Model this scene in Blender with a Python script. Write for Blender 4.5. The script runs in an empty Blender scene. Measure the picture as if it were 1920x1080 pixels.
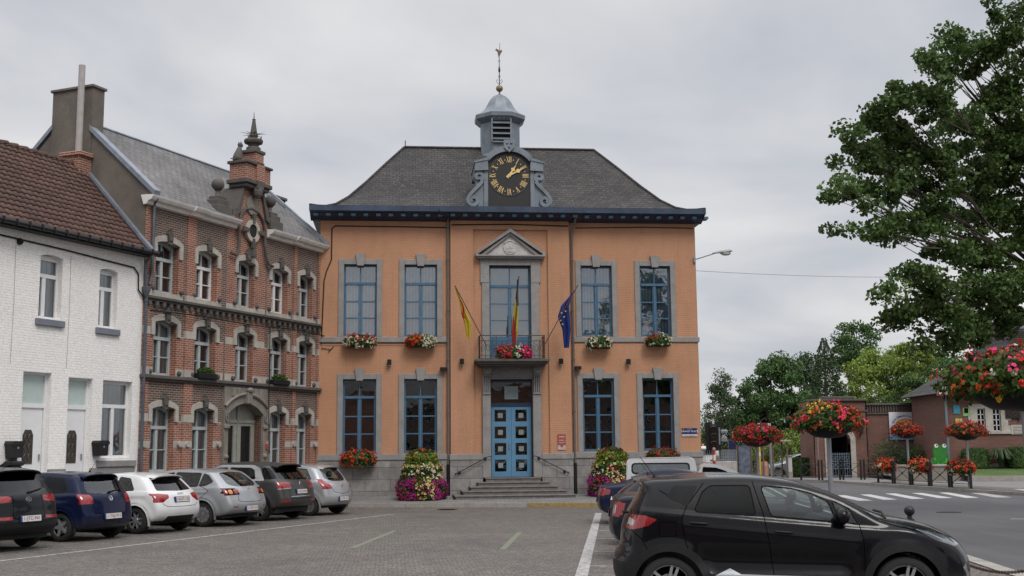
import bpy, bmesh, math, random
import numpy as np
from mathutils import Vector, Matrix, noise as mnoise
R_ = math.radians
PI = math.pi
S = bpy.context.scene
COL = S.collection
rnd = random.Random(7)

# ------------------------------------------------------------------ camera, sky, sun, exposure
cam_d = bpy.data.cameras.new('camera')
cam = bpy.data.objects.new('camera', cam_d)
COL.objects.link(cam)
cam_d.sensor_width = 36.0
cam_d.lens = 2200 / 1920 * 36
cam_d.clip_start = 0.1
cam_d.clip_end = 3000
cam.matrix_world = Matrix.Translation((0, 0, 1.9)) @ Matrix.Rotation(R_(90 + 7.78), 4, 'X') @ Matrix.Rotation(R_(-0.53), 4, 'Z')
S.camera = cam
S.render.resolution_x = 1024
S.render.resolution_y = 576
S.view_settings.view_transform = 'Standard'
S.view_settings.look = 'None'
S.view_settings.gamma = 1
S.view_settings.exposure = 0.22
SUN_EL, SUN_AZ = 50, 155      # azimuth measured clockwise from +Y: behind the camera, to the right
w = bpy.data.worlds.new('World')
S.world = w
w.use_nodes = True
nt = w.node_tree
nt.nodes.clear()
N = nt.nodes.new
L = nt.links.new
out = N('ShaderNodeOutputWorld'); bg = N('ShaderNodeBackground'); bg.inputs[1].default_value = 0.1
sky = N('ShaderNodeTexSky'); sky.sky_type = 'NISHITA'; sky.sun_disc = False
sky.sun_elevation = R_(SUN_EL); sky.sun_rotation = R_(SUN_AZ); sky.dust_density = 3; sky.altitude = 50
tc = N('ShaderNodeTexCoord'); sep = N('ShaderNodeSeparateXYZ'); L(tc.outputs['Generated'], sep.inputs[0])
def math_n(op, a, b=None, c=None, tree=None):
    n = (tree or nt).nodes.new('ShaderNodeMath'); n.operation = op
    for i, v in enumerate((a, b, c)):
        if v is None: continue
        if hasattr(v, 'is_output'): (tree or nt).links.new(v, n.inputs[i])
        else: n.inputs[i].default_value = v
    return n.outputs[0]
zc = math_n('MAXIMUM', sep.outputs[2], 0.0)
den = math_n('ADD', zc, 0.22)
cx_ = math_n('DIVIDE', sep.outputs[0], den); cy_ = math_n('DIVIDE', sep.outputs[1], den)
cmb = N('ShaderNodeCombineXYZ'); L(cx_, cmb.inputs[0]); L(cy_, cmb.inputs[1])
n1 = N('ShaderNodeTexNoise'); n1.inputs['Scale'].default_value = 1.15; n1.inputs['Detail'].default_value = 7; n1.inputs['Roughness'].default_value = 0.5
n1.inputs['Distortion'].default_value = 0.3
L(cmb.outputs[0], n1.inputs['Vector'])
ramp = N('ShaderNodeValToRGB')
ramp.color_ramp.elements[0].position = 0.36; ramp.color_ramp.elements[0].color = (4.5, 4.7, 5.15, 1)
ramp.color_ramp.elements[1].position = 0.62; ramp.color_ramp.elements[1].color = (6.9, 6.85, 6.85, 1)
L(n1.outputs['Fac'], ramp.inputs[0])
# an overcast sky is brighter overhead than near the horizon
el = N('ShaderNodeMapRange'); el.interpolation_type = 'SMOOTHSTEP'
el.inputs[1].default_value = 0.38; el.inputs[2].default_value = 0.95; el.inputs[3].default_value = 1.0; el.inputs[4].default_value = 2.6
L(sep.outputs[2], el.inputs[0])
vm = N('ShaderNodeVectorMath'); vm.operation = 'SCALE'; L(ramp.outputs[0], vm.inputs[0]); L(el.outputs[0], vm.inputs[3])
mx = N('ShaderNodeMix'); mx.data_type = 'RGBA'; mx.inputs[0].default_value = 0.93
L(sky.outputs[0], mx.inputs[6]); L(vm.outputs[0], mx.inputs[7])
L(mx.outputs[2], bg.inputs[0]); L(bg.outputs[0], out.inputs[0])
sd = bpy.data.lights.new('sun', 'SUN'); sd.energy = 1.4; sd.angle = R_(22); sd.color = (1, 0.96, 0.9)
sun = bpy.data.objects.new('sun', sd); COL.objects.link(sun)
az = R_(SUN_AZ); e_ = R_(SUN_EL)
dirv = Vector((math.sin(az) * math.cos(e_), math.cos(az) * math.cos(e_), math.sin(e_)))
sun.rotation_euler = dirv.to_track_quat('Z', 'Y').to_euler()
S.cycles.max_bounces = 8
S.cycles.transparent_max_bounces = 16
S.cycles.caustics_reflective = False
S.cycles.caustics_refractive = False

# ------------------------------------------------------------------ scene bookkeeping
def tag(o, label=None, cat=None, group=None, kind=None):
    if label: o['label'] = label
    if cat: o['category'] = cat
    if group: o['group'] = group
    if kind: o['kind'] = kind
    return o
def thing(name, label, cat, loc=(0, 0, 0), rz=0.0, group=None):
    o = bpy.data.objects.new(name, None); COL.objects.link(o)
    o.location = loc; o.rotation_euler = (0, 0, rz); o.empty_display_size = 0.2
    return tag(o, label, cat, group)
def kids(o): return [c for c in bpy.data.objects if c.parent == o]
def copy_tree(o, parent=None):
    c = o.copy(); COL.objects.link(c); c.parent = parent
    for ch in kids(o): copy_tree(ch, c)
    return c

class MB:
    def __init__(s): s.v = []; s.f = []; s.m = []; s.c = []
    def cut(s): s.c.append((len(s.v), len(s.f))); return s     # what follows is the next piece, an object of its own
    def add(s, vs, fs, m=0):
        b = len(s.v); s.v += [tuple(v) for v in vs]
        for f in fs: s.f.append(tuple(b + i for i in f)); s.m.append(m)
        return s
    def box(s, x0, x1, y0, y1, z0, z1, m=0):
        if x0 > x1: x0, x1 = x1, x0
        if y0 > y1: y0, y1 = y1, y0
        if z0 > z1: z0, z1 = z1, z0
        return s.add([(x0,y0,z0),(x1,y0,z0),(x1,y1,z0),(x0,y1,z0),(x0,y0,z1),(x1,y0,z1),(x1,y1,z1),(x0,y1,z1)],
              [(0,3,2,1),(4,5,6,7),(0,1,5,4),(1,2,6,5),(2,3,7,6),(3,0,4,7)], m)
    def bbox(s, x0, x1, y0, y1, z0, z1, b=0.01, m=0):
        # box with chamfered vertical and top front edges (chamfer all round)
        if x0 > x1: x0, x1 = x1, x0
        if y0 > y1: y0, y1 = y1, y0
        if z0 > z1: z0, z1 = z1, z0
        vs = []
        for z, i in ((z0, b), (z0 + b, 0), (z1 - b, 0), (z1, b)):
            X0, X1, Y0, Y1 = x0 + i, x1 - i, y0 + i, y1 - i
            vs += [(X0+b,Y0,z),(X1-b,Y0,z),(X1,Y0+b,z),(X1,Y1-b,z),(X1-b,Y1,z),(X0+b,Y1,z),(X0,Y1-b,z),(X0,Y0+b,z)]
        fs = [tuple(range(7, -1, -1)), tuple(range(24, 32))]
        for k in range(3):
            for i in range(8):
                j = (i + 1) % 8
                fs.append((k*8+i, k*8+j, k*8+8+j, k*8+8+i))
        return s.add(vs, fs, m)
    def prism(s, poly, a, b, plane='xz', m=0):
        # extruded polygon; plane xz: extrude along y
        def P(p, t):
            return {'xz': (p[0], t, p[1]), 'xy': (p[0], p[1], t), 'yz': (t, p[0], p[1])}[plane]
        n = len(poly)
        ar = sum(poly[i][0]*poly[(i+1)%n][1]-poly[(i+1)%n][0]*poly[i][1] for i in range(n))
        if ar < 0: poly = poly[::-1]
        vs = [P(p, a) for p in poly] + [P(p, b) for p in poly]
        flip = (plane == 'xz') != (b < a)
        front = tuple(range(n)); back = tuple(range(2*n-1, n-1, -1))
        side = [(i, n+i, n+(i+1)%n, (i+1)%n) for i in range(n)]
        fs = [front, back] + side
        if not flip: fs = [f[::-1] for f in fs]
        return s.add(vs, fs, m)
    def tube(s, pts, r, n=8, m=0, cap=True):
        pts = [Vector(p) for p in pts]
        rs = r if isinstance(r, (list, tuple)) else [r]*len(pts)
        vs = []; up = None
        for i, p in enumerate(pts):
            d = (pts[min(i+1, len(pts)-1)] - pts[max(i-1, 0)]).normalized()
            if up is None:
                up = Vector((0,0,1)) if abs(d.z) < .9 else Vector((1,0,0))
            a = d.cross(up).normalized(); up = a.cross(d).normalized()
            for k in range(n):
                t = 2*PI*k/n
                vs.append(p + (a*math.cos(t) + up*math.sin(t))*rs[i])
        fs = []
        for i in range(len(pts)-1):
            for k in range(n):
                k2 = (k+1) % n
                fs.append((i*n+k, i*n+k2, (i+1)*n+k2, (i+1)*n+k))
        if cap:
            fs.append(tuple(range(n-1, -1, -1))); fs.append(tuple(range((len(pts)-1)*n, len(pts)*n)))
        return s.add(vs, fs, m)
    def lathe(s, prof, c=(0,0,0), n=16, m=0, axis='z', ph=0.0):
        vs = []
        for r, h in prof:
            for k in range(n):
                t = 2*PI*k/n + ph
                a, b = r*math.cos(t), r*math.sin(t)
                p = {'z': (a, b, h), 'y': (a, h, b), 'x': (h, a, b)}[axis]
                vs.append((c[0]+p[0], c[1]+p[1], c[2]+p[2]))
        fs = []
        for i in range(len(prof)-1):
            for k in range(n):
                k2 = (k+1) % n
                f = (i*n+k, i*n+k2, (i+1)*n+k2, (i+1)*n+k)
                fs.append(f if axis != 'y' else f[::-1])
        fs.append(tuple(range(n-1, -1, -1)) if axis != 'y' else tuple(range(n)))
        e = tuple(range((len(prof)-1)*n, len(prof)*n)); fs.append(e if axis != 'y' else e[::-1])
        return s.add(vs, fs, m)
    def ball(s, c, r, n=14, m=0, sc=(1,1,1)):
        k = max(6, n//2)
        vs = [(c[0], c[1], c[2]-r*sc[2])]
        for i in range(1, k):
            t = -PI/2 + PI*i/k
            for j in range(n):
                a = 2*PI*j/n
                vs.append((c[0]+r*sc[0]*math.cos(t)*math.cos(a), c[1]+r*sc[1]*math.cos(t)*math.sin(a), c[2]+r*sc[2]*math.sin(t)))
        vs.append((c[0], c[1], c[2]+r*sc[2]))
        fs = []
        for j in range(n):
            fs.append((0, 1+(j+1)%n, 1+j))
            fs.append((len(vs)-1, 1+(k-2)*n+j, 1+(k-2)*n+(j+1)%n))
        for i in range(k-2):
            for j in range(n):
                a = 1+i*n+j; b = 1+i*n+(j+1)%n
                fs.append((a, b, b+n, a+n))
        return s.add(vs, fs, m)
    def mesh(s, me, mat4, m=0):
        return s.add([mat4 @ v.co for v in me.vertices], [tuple(p.vertices) for p in me.polygons], m)
    def xform(s, M, start=0):
        for i in range(start, len(s.v)): s.v[i] = tuple(M @ Vector(s.v[i]))
        return s
    def build(s, name, mats, parent=None, smooth=False, kind=None, angle=38):
        if s.c:
            cs = [(0, 0)] + s.c + [(len(s.v), len(s.f))]; res = None
            for (a, b), (c, d) in zip(cs, cs[1:]):
                if d <= b: continue
                q = MB(); q.v = s.v[a:c]; q.f = [tuple(i-a for i in f) for f in s.f[b:d]]; q.m = s.m[b:d]
                o = q.build(name, mats, parent, smooth, kind, angle); res = res or o
            return res
        me = bpy.data.meshes.new(name)
        me.from_pydata(s.v, [], s.f)
        if not isinstance(mats, (list, tuple)): mats = [mats]
        for mt in mats: me.materials.append(mt)
        me.polygons.foreach_set('material_index', s.m)
        if smooth:
            me.polygons.foreach_set('use_smooth', [True]*len(me.polygons))
            me.update()
            me.set_sharp_from_angle(angle=R_(angle))
        me.update()
        o = bpy.data.objects.new(name, me); COL.objects.link(o)
        if parent: o.parent = parent
        if kind: o['kind'] = kind
        return o

def text_mesh(txt, size=1.0, extrude=0.0, align='CENTER', spacing=1.0, offset=0.0):
    c = bpy.data.curves.new('txt', 'FONT'); c.body = txt; c.size = size; c.extrude = extrude
    c.align_x = align; c.align_y = 'CENTER'; c.space_character = spacing; c.offset = offset; c.resolution_u = 3
    o = bpy.data.objects.new('txt', c)
    me = bpy.data.meshes.new_from_object(o)
    bpy.data.objects.remove(o)
    return me
FRONT = Matrix.Rotation(R_(90), 4, 'X')     # text lying in xy -> standing, facing -y

# ------------------------------------------------------------------ materials
class NT:
    def __init__(s, name):
        s.m = bpy.data.materials.new(name); s.m.use_nodes = True; s.t = s.m.node_tree
        s.b = s.t.nodes['Principled BSDF']; s.o = s.t.nodes['Material Output']
    def n(s, t, **kw):
        x = s.t.nodes.new(t)
        for k, v in kw.items(): setattr(x, k, v)
        return x
    def l(s, a, b): s.t.links.new(a, b)
    def coord(s, kind='Object'):
        return s.n('ShaderNodeTexCoord').outputs[kind]
    def noise(s, vec, scale, detail=4, rough=.55, dist=0):
        x = s.n('ShaderNodeTexNoise'); x.inputs['Scale'].default_value = scale; x.inputs['Detail'].default_value = detail
        x.inputs['Roughness'].default_value = rough; x.inputs['Distortion'].default_value = dist
        if vec: s.l(vec, x.inputs['Vector'])
        return x.outputs['Fac']
    def ramp(s, fac, stops):
        x = s.n('ShaderNodeValToRGB'); cr = x.color_ramp
        while len(cr.elements) < len(stops): cr.elements.new(.5)
        for e, (p, c) in zip(cr.elements, stops):
            e.position = p; e.color = tuple(c) + (1,) if not isinstance(c, (int, float)) else (c, c, c, 1)
        s.l(fac, x.inputs[0]); return x.outputs[0]
    def mix(s, fac, a, b, mode='MIX'):
        x = s.n('ShaderNodeMix', data_type='RGBA', blend_type=mode)
        for i, v in ((0, fac), (6, a), (7, b)):
            if hasattr(v, 'is_output'): s.l(v, x.inputs[i])
            elif i == 0: x.inputs[0].default_value = v
            else: x.inputs[i].default_value = tuple(v) + (1,)
        return x.outputs[2]
    def bump(s, h, strength=.3, dist=.02, prev=None):
        x = s.n('ShaderNodeBump'); x.inputs['Strength'].default_value = strength; x.inputs['Distance'].default_value = dist
        s.l(h, x.inputs['Height'])
        if prev: s.l(prev, x.inputs['Normal'])
        return x.outputs[0]
    def sx(s, vec, fx=1, fy=1, fz=1, mode='wall'):
        # vector for brick patterns: wall -> (x+y, z)
        p = s.n('ShaderNodeSeparateXYZ'); s.l(vec, p.inputs[0])
        c = s.n('ShaderNodeCombineXYZ')
        if mode == 'wall':
            s.l(math_n('ADD', p.outputs[0], p.outputs[1], tree=s.t), c.inputs[0]); s.l(p.outputs[2], c.inputs[1])
        elif mode == 'xz':
            s.l(p.outputs[0], c.inputs[0]); s.l(math_n('MULTIPLY', p.outputs[2], fz, tree=s.t), c.inputs[1])
        elif mode == 'yz':
            s.l(p.outputs[1], c.inputs[0]); s.l(math_n('MULTIPLY', p.outputs[2], fz, tree=s.t), c.inputs[1])
        return c.outputs[0]
    def done(s, col=None, rough=None, metal=None, normal=None, spec=None):
        for k, v in (('Base Color', col), ('Roughness', rough), ('Metallic', metal), ('Specular IOR Level', spec)):
            if v is None: continue
            if hasattr(v, 'is_output'): s.l(v, s.b.inputs[k])
            else: s.b.inputs[k].default_value = (tuple(v) + (1,)) if isinstance(v, (tuple, list)) else v
        if normal: s.l(normal, s.b.inputs['Normal'])
        return s.m

def plain(name, col, rough=.6, metal=0, var=.12, scale=6, bump=0, spec=.5):
    t = NT(name); v = t.coord()
    n = t.noise(v, scale, 5)
    c = t.mix(1.0, col, t.ramp(n, [(.3, 1 - var), (.7, 1 + var)]), 'MULTIPLY')
    nm = t.bump(t.noise(v, scale*6, 4), bump, .01) if bump else None
    return t.done(c, rough, metal, nm, spec)

def brickmat(name, c1, c2, mortar, bw=.22, bh=.068, ms=.012, rough=.85, stain=.25, bumpd=.008, mode='wall', zf=1, soot=None, squash=1, mort_n=0):
    t = NT(name); v = t.coord(); bv = t.sx(v, fz=zf, mode=mode)
    b = t.n('ShaderNodeTexBrick'); b.inputs['Scale'].default_value = 1
    b.inputs['Brick Width'].default_value = bw; b.inputs['Row Height'].default_value = bh
    b.inputs['Mortar Size'].default_value = ms; b.inputs['Mortar Smooth'].default_value = .2; b.inputs['Bias'].default_value = 0
    b.inputs['Color1'].default_value = tuple(c1)+(1,); b.inputs['Color2'].default_value = tuple(c2)+(1,); b.inputs['Mortar'].default_value = tuple(mortar)+(1,)
    t.l(bv, b.inputs['Vector'])
    big = t.noise(v, .7, 6, .6); fine = t.noise(v, 30, 3)
    c = t.mix(1, b.outputs['Color'], t.ramp(big, [(.25, 1-stain), (.75, 1+stain)]), 'MULTIPLY')
    c = t.mix(1, c, t.ramp(fine, [(.3, .85), (.7, 1.15)]), 'MULTIPLY')
    if soot:
        s2 = t.noise(v, 2.2, 8, .7)
        c = t.mix(t.ramp(s2, [(.55, 0.0), (.75, .55)]), c, soot)
    inv = t.n('ShaderNodeInvert'); t.l(b.outputs['Fac'], inv.inputs['Color'])
    nm = t.bump(inv.outputs[0], .7, bumpd); nm = t.bump(fine, .25, .004, nm)
    return t.done(c, rough, 0, nm)

def stone(name, col, var=.3, joint=None, scale=3, rough=.8, stain=(.12, .11, .1), st=.35):
    t = NT(name); v = t.coord()
    n = t.noise(v, scale, 8, .65); f = t.noise(v, 45, 3, .6)
    c = t.mix(1, col, t.ramp(n, [(.25, 1-var), (.75, 1+var)]), 'MULTIPLY')
    c = t.mix(1, c, t.ramp(f, [(.3, .8), (.7, 1.2)]), 'MULTIPLY')
    s2 = t.noise(v, 1.3, 9, .7)
    c = t.mix(t.ramp(s2, [(.52, 0.0), (.72, st)]), c, stain)
    nm = t.bump(f, .3, .006)
    if joint:
        b = t.n('ShaderNodeTexBrick'); b.inputs['Scale'].default_value = 1
        b.inputs['Brick Width'].default_value = joint[0]; b.inputs['Row Height'].default_value = joint[1]
        b.inputs['Mortar Size'].default_value = .012; b.inputs['Mortar Smooth'].default_value = .3
        b.inputs['Color1'].default_value = (.85, .85, .85, 1); b.inputs['Color2'].default_value = (1.12, 1.12, 1.12, 1); b.inputs['Mortar'].default_value = (.5, .5, .5, 1)
        t.l(t.sx(v), b.inputs['Vector'])
        c = t.mix(1, c, b.outputs['Color'], 'MULTIPLY')
        inv = t.n('ShaderNodeInvert'); t.l(b.outputs['Fac'], inv.inputs['Color']); nm = t.bump(inv.outputs[0], .6, .008, nm)
    return t.done(c, rough, 0, nm)

M = {}
# orange painted brick of the town hall, with streaks and weathering
def m_orange():
    t = NT('orange_paint'); v = t.coord()
    b = t.n('ShaderNodeTexBrick'); b.inputs['Scale'].default_value = 1
    b.inputs['Brick Width'].default_value = .22; b.inputs['Row Height'].default_value = .075; b.inputs['Mortar Size'].default_value = .012; b.inputs['Mortar Smooth'].default_value = .6
    b.inputs['Color1'].default_value = (.98, .98, .98, 1); b.inputs['Color2'].default_value = (1.03, 1.03, 1.03, 1); b.inputs['Mortar'].default_value = (.91, .905, .90, 1)
    t.l(t.sx(v), b.inputs['Vector'])
    base = (.47, .245, .143)
    big = t.noise(v, .45, 7, .6); c = t.mix(1, base, t.ramp(big, [(.25, (.86, .84, .82)), (.75, (1.12, 1.13, 1.14))]), 'MULTIPLY')
    mp = t.n('ShaderNodeMapping'); mp.inputs['Scale'].default_value = (2.6, 2.6, .4); t.l(v, mp.inputs[0])
    st = t.noise(mp.outputs[0], 1.2, 6, .65)
    c = t.mix(t.ramp(st, [(.48, 0.0), (.78, .45)]), c, (.29, .17, .11))
    c = t.mix(1, c, b.outputs['Color'], 'MULTIPLY')
    f = t.noise(v, 40, 3); c = t.mix(1, c, t.ramp(f, [(.3, .9), (.7, 1.1)]), 'MULTIPLY')
    inv = t.n('ShaderNodeInvert'); t.l(b.outputs['Fac'], inv.inputs['Color'])
    nm = t.bump(inv.outputs[0], .5, .006); nm = t.bump(f, .2, .004, nm)
    return t.done(c, .85, 0, nm)
M['orange'] = m_orange()
M['bluestone'] = stone('grey_stone', (.25, .24, .235), .18, st=.4)
M['plinth'] = stone('plinth_stone', (.24, .23, .22), .3, joint=(.9, .42), st=.6)
M['darkstone'] = stone('dark_stone', (.085, .077, .07), .3, st=.5, stain=(.03, .03, .03))
M['whitestone'] = stone('pale_stone', (.40, .37, .33), .25, st=.45, stain=(.14, .13, .12))
M['portalstone'] = stone('portal_stone', (.21, .19, .165), .25, st=.4)
M['brick_o'] = brickmat('orange_brick', (.31, .088, .043), (.20, .058, .034), (.36, .31, .26), stain=.25, soot=(.1, .05, .04), ms=.011)
M['brick_d'] = brickmat('brown_brick', (.135, .064, .045), (.07, .042, .034), (.27, .24, .21), stain=.25, soot=(.06, .045, .04), ms=.011)
M['brick_s'] = brickmat('school_brick', (.19, .072, .05), (.13, .052, .04), (.16, .12, .1), stain=.2)
M['brick_w'] = brickmat('whitewashed_brick', (.82, .80, .78), (.80, .785, .765), (.775, .76, .74), stain=.05, bumpd=.005, ms=.014)
M['render'] = stone('grey_render', (.135, .115, .098), .35, scale=1.2, st=.6, stain=(.07, .065, .06))
M['blue'] = plain('blue_paint', (.055, .13, .215), .45, var=.12)
M['blue_l'] = plain('door_blue_paint', (.095, .225, .36), .42, var=.08)
M['blue_d'] = plain('dark_blue_paint', (.013, .027, .060), .4, var=.25, scale=2)
M['zinc'] = plain('zinc', (.17, .195, .225), .5, .25, var=.2, scale=3, bump=.1)
M['zinc_d'] = plain('dark_zinc', (.085, .1, .125), .5, .2, var=.2)
M['lead'] = plain('lead_sheet', (.22, .245, .29), .45, .3, var=.2, scale=4)
M['black'] = plain('black_metal', (.012, .012, .014), .45, .2)
M['matt_black'] = plain('black_plastic', (.012, .012, .013), .6, spec=.25)
M['grey_metal'] = plain('grey_metal', (.3, .31, .33), .4, .6, var=.08)
M['gold'] = plain('gold_leaf', (.74, .53, .22), .4, .3, var=.1)
M['clock_black'] = plain('clock_face_black', (.014, .014, .016), .5)
M['white_pvc'] = plain('white_window_frame', (.70, .70, .71), .35, var=.04)
M['grey_frame'] = plain('pale_grey_frame', (.40, .44, .45), .45, var=.08)
M['wood_grey'] = plain('grey_green_painted_wood', (.27, .27, .235), .6, var=.15)
M['white_paint'] = plain('weathered_white_paint', (.74, .72, .69), .6, var=.12, scale=3)
M['rust'] = plain('rust', (.10, .035, .02), .85, .2, var=.4, scale=20, bump=.3)
M['concrete'] = stone('concrete', (.30, .28, .255), .2)
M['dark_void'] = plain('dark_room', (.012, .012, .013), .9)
M['red_paint'] = plain('red_paint', (.45, .05, .04), .5)

def glassmat(name, tint=(1, 1, 1), refl=.18, wavy=True):
    t = NT(name); t.t.nodes.remove(t.b)
    tr = t.n('ShaderNodeBsdfTransparent'); tr.inputs[0].default_value = tuple(tint)+(1,)
    gl = t.n('ShaderNodeBsdfGlossy'); gl.inputs['Roughness'].default_value = .02; gl.inputs[0].default_value = (.95, .98, 1, 1)
    wv = t.noise(t.coord(), 1.6, 2); nm = t.bump(wv, .18, .03)
    if wavy: t.l(nm, gl.inputs['Normal'])
    fr = t.n('ShaderNodeFresnel'); fr.inputs[0].default_value = 1.5
    fac = math_n('MULTIPLY_ADD', fr.outputs[0], 1.4, refl - .056, tree=t.t)
    mx = t.n('ShaderNodeMixShader'); t.l(fac, mx.inputs[0]); t.l(tr.outputs[0], mx.inputs[1]); t.l(gl.outputs[0], mx.inputs[2])
    t.l(mx.outputs[0], t.o.inputs[0]); return t.m
M['glass'] = glassmat('window_glass', (.80, .86, .88), .16)
M['glass_up'] = glassmat('upper_window_glass', (.68, .78, .88), .24)
M['car_glass'] = glassmat('car_glass', (.72, .82, .79), .07, False)
M['privacy'] = glassmat('tinted_car_glass', (.10, .12, .13), .02, False)
def m_blind(name, col, freq, amp=.45):
    t = NT(name); v = t.coord(); p = t.n('ShaderNodeSeparateXYZ'); t.l(v, p.inputs[0])
    sn = math_n('SINE', math_n('MULTIPLY', p.outputs[0], freq, tree=t.t), tree=t.t)
    c = t.mix(1, col, t.ramp(math_n('MULTIPLY_ADD', sn, .5, .5, tree=t.t), [(0.0, 1-amp), (.35, 1), (1, 1.05)]), 'MULTIPLY')
    return t.done(c, .8)
M['blind'] = m_blind('blind_cloth', (.52, .58, .64), 52, .4)
M['curtain'] = m_blind('curtain_cloth', (.40, .42, .44), 38, .4)
M['door_square'] = plain('door_square_glass', (.20, .25, .26), .3)
M['frosted'] = plain('frosted_glass', (.42, .50, .48), .3, var=.05)

def slate(name, c1, c2, mort, bw, bh, zf, mode='xz', lichen=.5, orange=True):
    t = NT(name); v = t.coord()
    b = t.n('ShaderNodeTexBrick'); b.inputs['Scale'].default_value = 1
    b.inputs['Brick Width'].default_value = bw; b.inputs['Row Height'].default_value = bh; b.inputs['Mortar Size'].default_value = .012; b.inputs['Mortar Smooth'].default_value = .1
    b.inputs['Color1'].default_value = tuple(c1)+(1,); b.inputs['Color2'].default_value = tuple(c2)+(1,); b.inputs['Mortar'].default_value = tuple(mort)+(1,)
    bv = t.sx(v, fz=zf, mode=mode); t.l(bv, b.inputs['Vector'])
    big = t.noise(v, .6, 7, .65)
    c = t.mix(1, b.outputs['Color'], t.ramp(big, [(.25, .55), (.75, 1.5)]), 'MULTIPLY')
    c = t.mix(1, c, t.ramp(t.noise(bv, 9, 5, .8), [(.3, .6), (.7, 1.4)]), 'MULTIPLY')
    vo = t.n('ShaderNodeTexVoronoi'); vo.inputs['Scale'].default_value = 7; t.l(bv, vo.inputs['Vector'])
    sp = t.ramp(vo.outputs['Distance'], [(.10, 1.0), (.22, 0.0)])
    gate = t.ramp(t.noise(v, 1.1, 6, .7), [(.42, 0.0), (.6, lichen)])
    c = t.mix(t.mix(1, sp, gate, 'MULTIPLY'), c, (.28, .27, .25))
    inv = t.n('ShaderNodeInvert'); t.l(b.outputs['Fac'], inv.inputs['Color'])
    nm = t.bump(inv.outputs[0], .8, .02); nm = t.bump(t.noise(v, 14, 4), .3, .01, nm)
    return t.done(c, .75, 0, nm)
M['slate_hall'] = slate('dark_roof_slate', (.043, .037, .034), (.019, .017, .017), (.005, .005, .005), .26, .155, 1.3)
M['slate_hip'] = slate('dark_roof_slate_hip', (.043, .037, .034), (.019, .017, .017), (.005, .005, .005), .26, .155, 1.3, mode='yz')
M['slate_brick'] = slate('grey_roof_slate', (.165, .158, .158), (.125, .12, .122), (.05, .05, .052), .28, .15, 1.4, lichen=.2)
def m_tile():
    t = NT('brown_clay_tile'); v = t.coord()
    r = t.n('ShaderNodeNewGeometry').outputs['Random Per Island']
    c = t.ramp(r, [(0, (.060, .029, .022)), (.5, (.078, .038, .028)), (1, (.10, .050, .038))])
    c = t.mix(1, c, t.ramp(t.noise(v, .9, 6, .7), [(.3, .75), (.7, 1.25)]), 'MULTIPLY')
    c = t.mix(t.ramp(t.noise(v, 2.5, 8, .75), [(.6, 0.0), (.75, .4)]), c, (.10, .085, .065))
    return t.done(c, .7, 0, t.bump(t.noise(v, 30, 3), .2, .006))
M['tile'] = m_tile()

def m_cobble():
    t = NT('cobblestone'); v = t.coord()
    mp = t.n('ShaderNodeMapping'); mp.inputs['Rotation'].default_value = (0, 0, R_(-6)); t.l(v, mp.inputs[0])
    wob = t.n('ShaderNodeTexNoise'); wob.inputs['Scale'].default_value = 4.5; wob.inputs['Detail'].default_value = 4; t.l(mp.outputs[0], wob.inputs['Vector'])
    va = t.n('ShaderNodeVectorMath', operation='MULTIPLY_ADD'); t.l(wob.outputs['Color'], va.inputs[0]); va.inputs[1].default_value = (.16, .11, 0); t.l(mp.outputs[0], va.inputs[2])
    b = t.n('ShaderNodeTexBrick'); b.inputs['Scale'].default_value = 1
    b.inputs['Brick Width'].default_value = .145; b.inputs['Row Height'].default_value = .11; b.inputs['Mortar Size'].default_value = .02; b.inputs['Mortar Smooth'].default_value = .8
    b.inputs['Color1'].default_value = (.175, .155, .137, 1); b.inputs['Color2'].default_value = (.11, .098, .092, 1); b.inputs['Mortar'].default_value = (.062, .057, .052, 1)
    t.l(va.outputs[0], b.inputs['Vector'])
    c = t.mix(1, b.outputs['Color'], t.ramp(t.noise(v, .35, 8, .65), [(.25, (.78, .77, .76)), (.75, (1.25, 1.23, 1.2))]), 'MULTIPLY')
    c = t.mix(1, c, t.ramp(t.noise(v, 22, 4, .7), [(.3, .72), (.7, 1.28)]), 'MULTIPLY')
    oil = t.noise(v, .9, 7, .7)
    c = t.mix(t.ramp(oil, [(.54, 0.0), (.70, .45)]), c, (.055, .05, .047))
    c = t.mix(1, c, t.ramp(t.noise(v, 3.4, 6, .75), [(.3, .86), (.7, 1.14)]), 'MULTIPLY')
    inv = t.n('ShaderNodeInvert'); t.l(b.outputs['Fac'], inv.inputs['Color'])
    nm = t.bump(inv.outputs[0], .8, .02); nm = t.bump(t.noise(v, 40, 4), .3, .008, nm)
    return t.done(c, .72, 0, nm)
M['cobble'] = m_cobble()
def m_asphalt():
    t = NT('asphalt'); v = t.coord()
    c = t.mix(1, (.066, .066, .069), t.ramp(t.noise(v, .25, 8, .6), [(.25, .8), (.75, 1.3)]), 'MULTIPLY')
    mp = t.n('ShaderNodeMapping'); mp.inputs['Scale'].default_value = (2.2, .12, 1); mp.inputs['Rotation'].default_value = (0, 0, R_(-7)); t.l(v, mp.inputs[0])
    c = t.mix(1, c, t.ramp(t.noise(mp.outputs[0], 1, 5, .6), [(.3, .85), (.7, 1.18)]), 'MULTIPLY')
    c = t.mix(1, c, t.ramp(t.noise(v, 60, 3, .7), [(.3, .75), (.7, 1.25)]), 'MULTIPLY')
    return t.done(c, .75, 0, t.bump(t.noise(v, 90, 3), .4, .006))
M['asphalt'] = m_asphalt()
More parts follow.
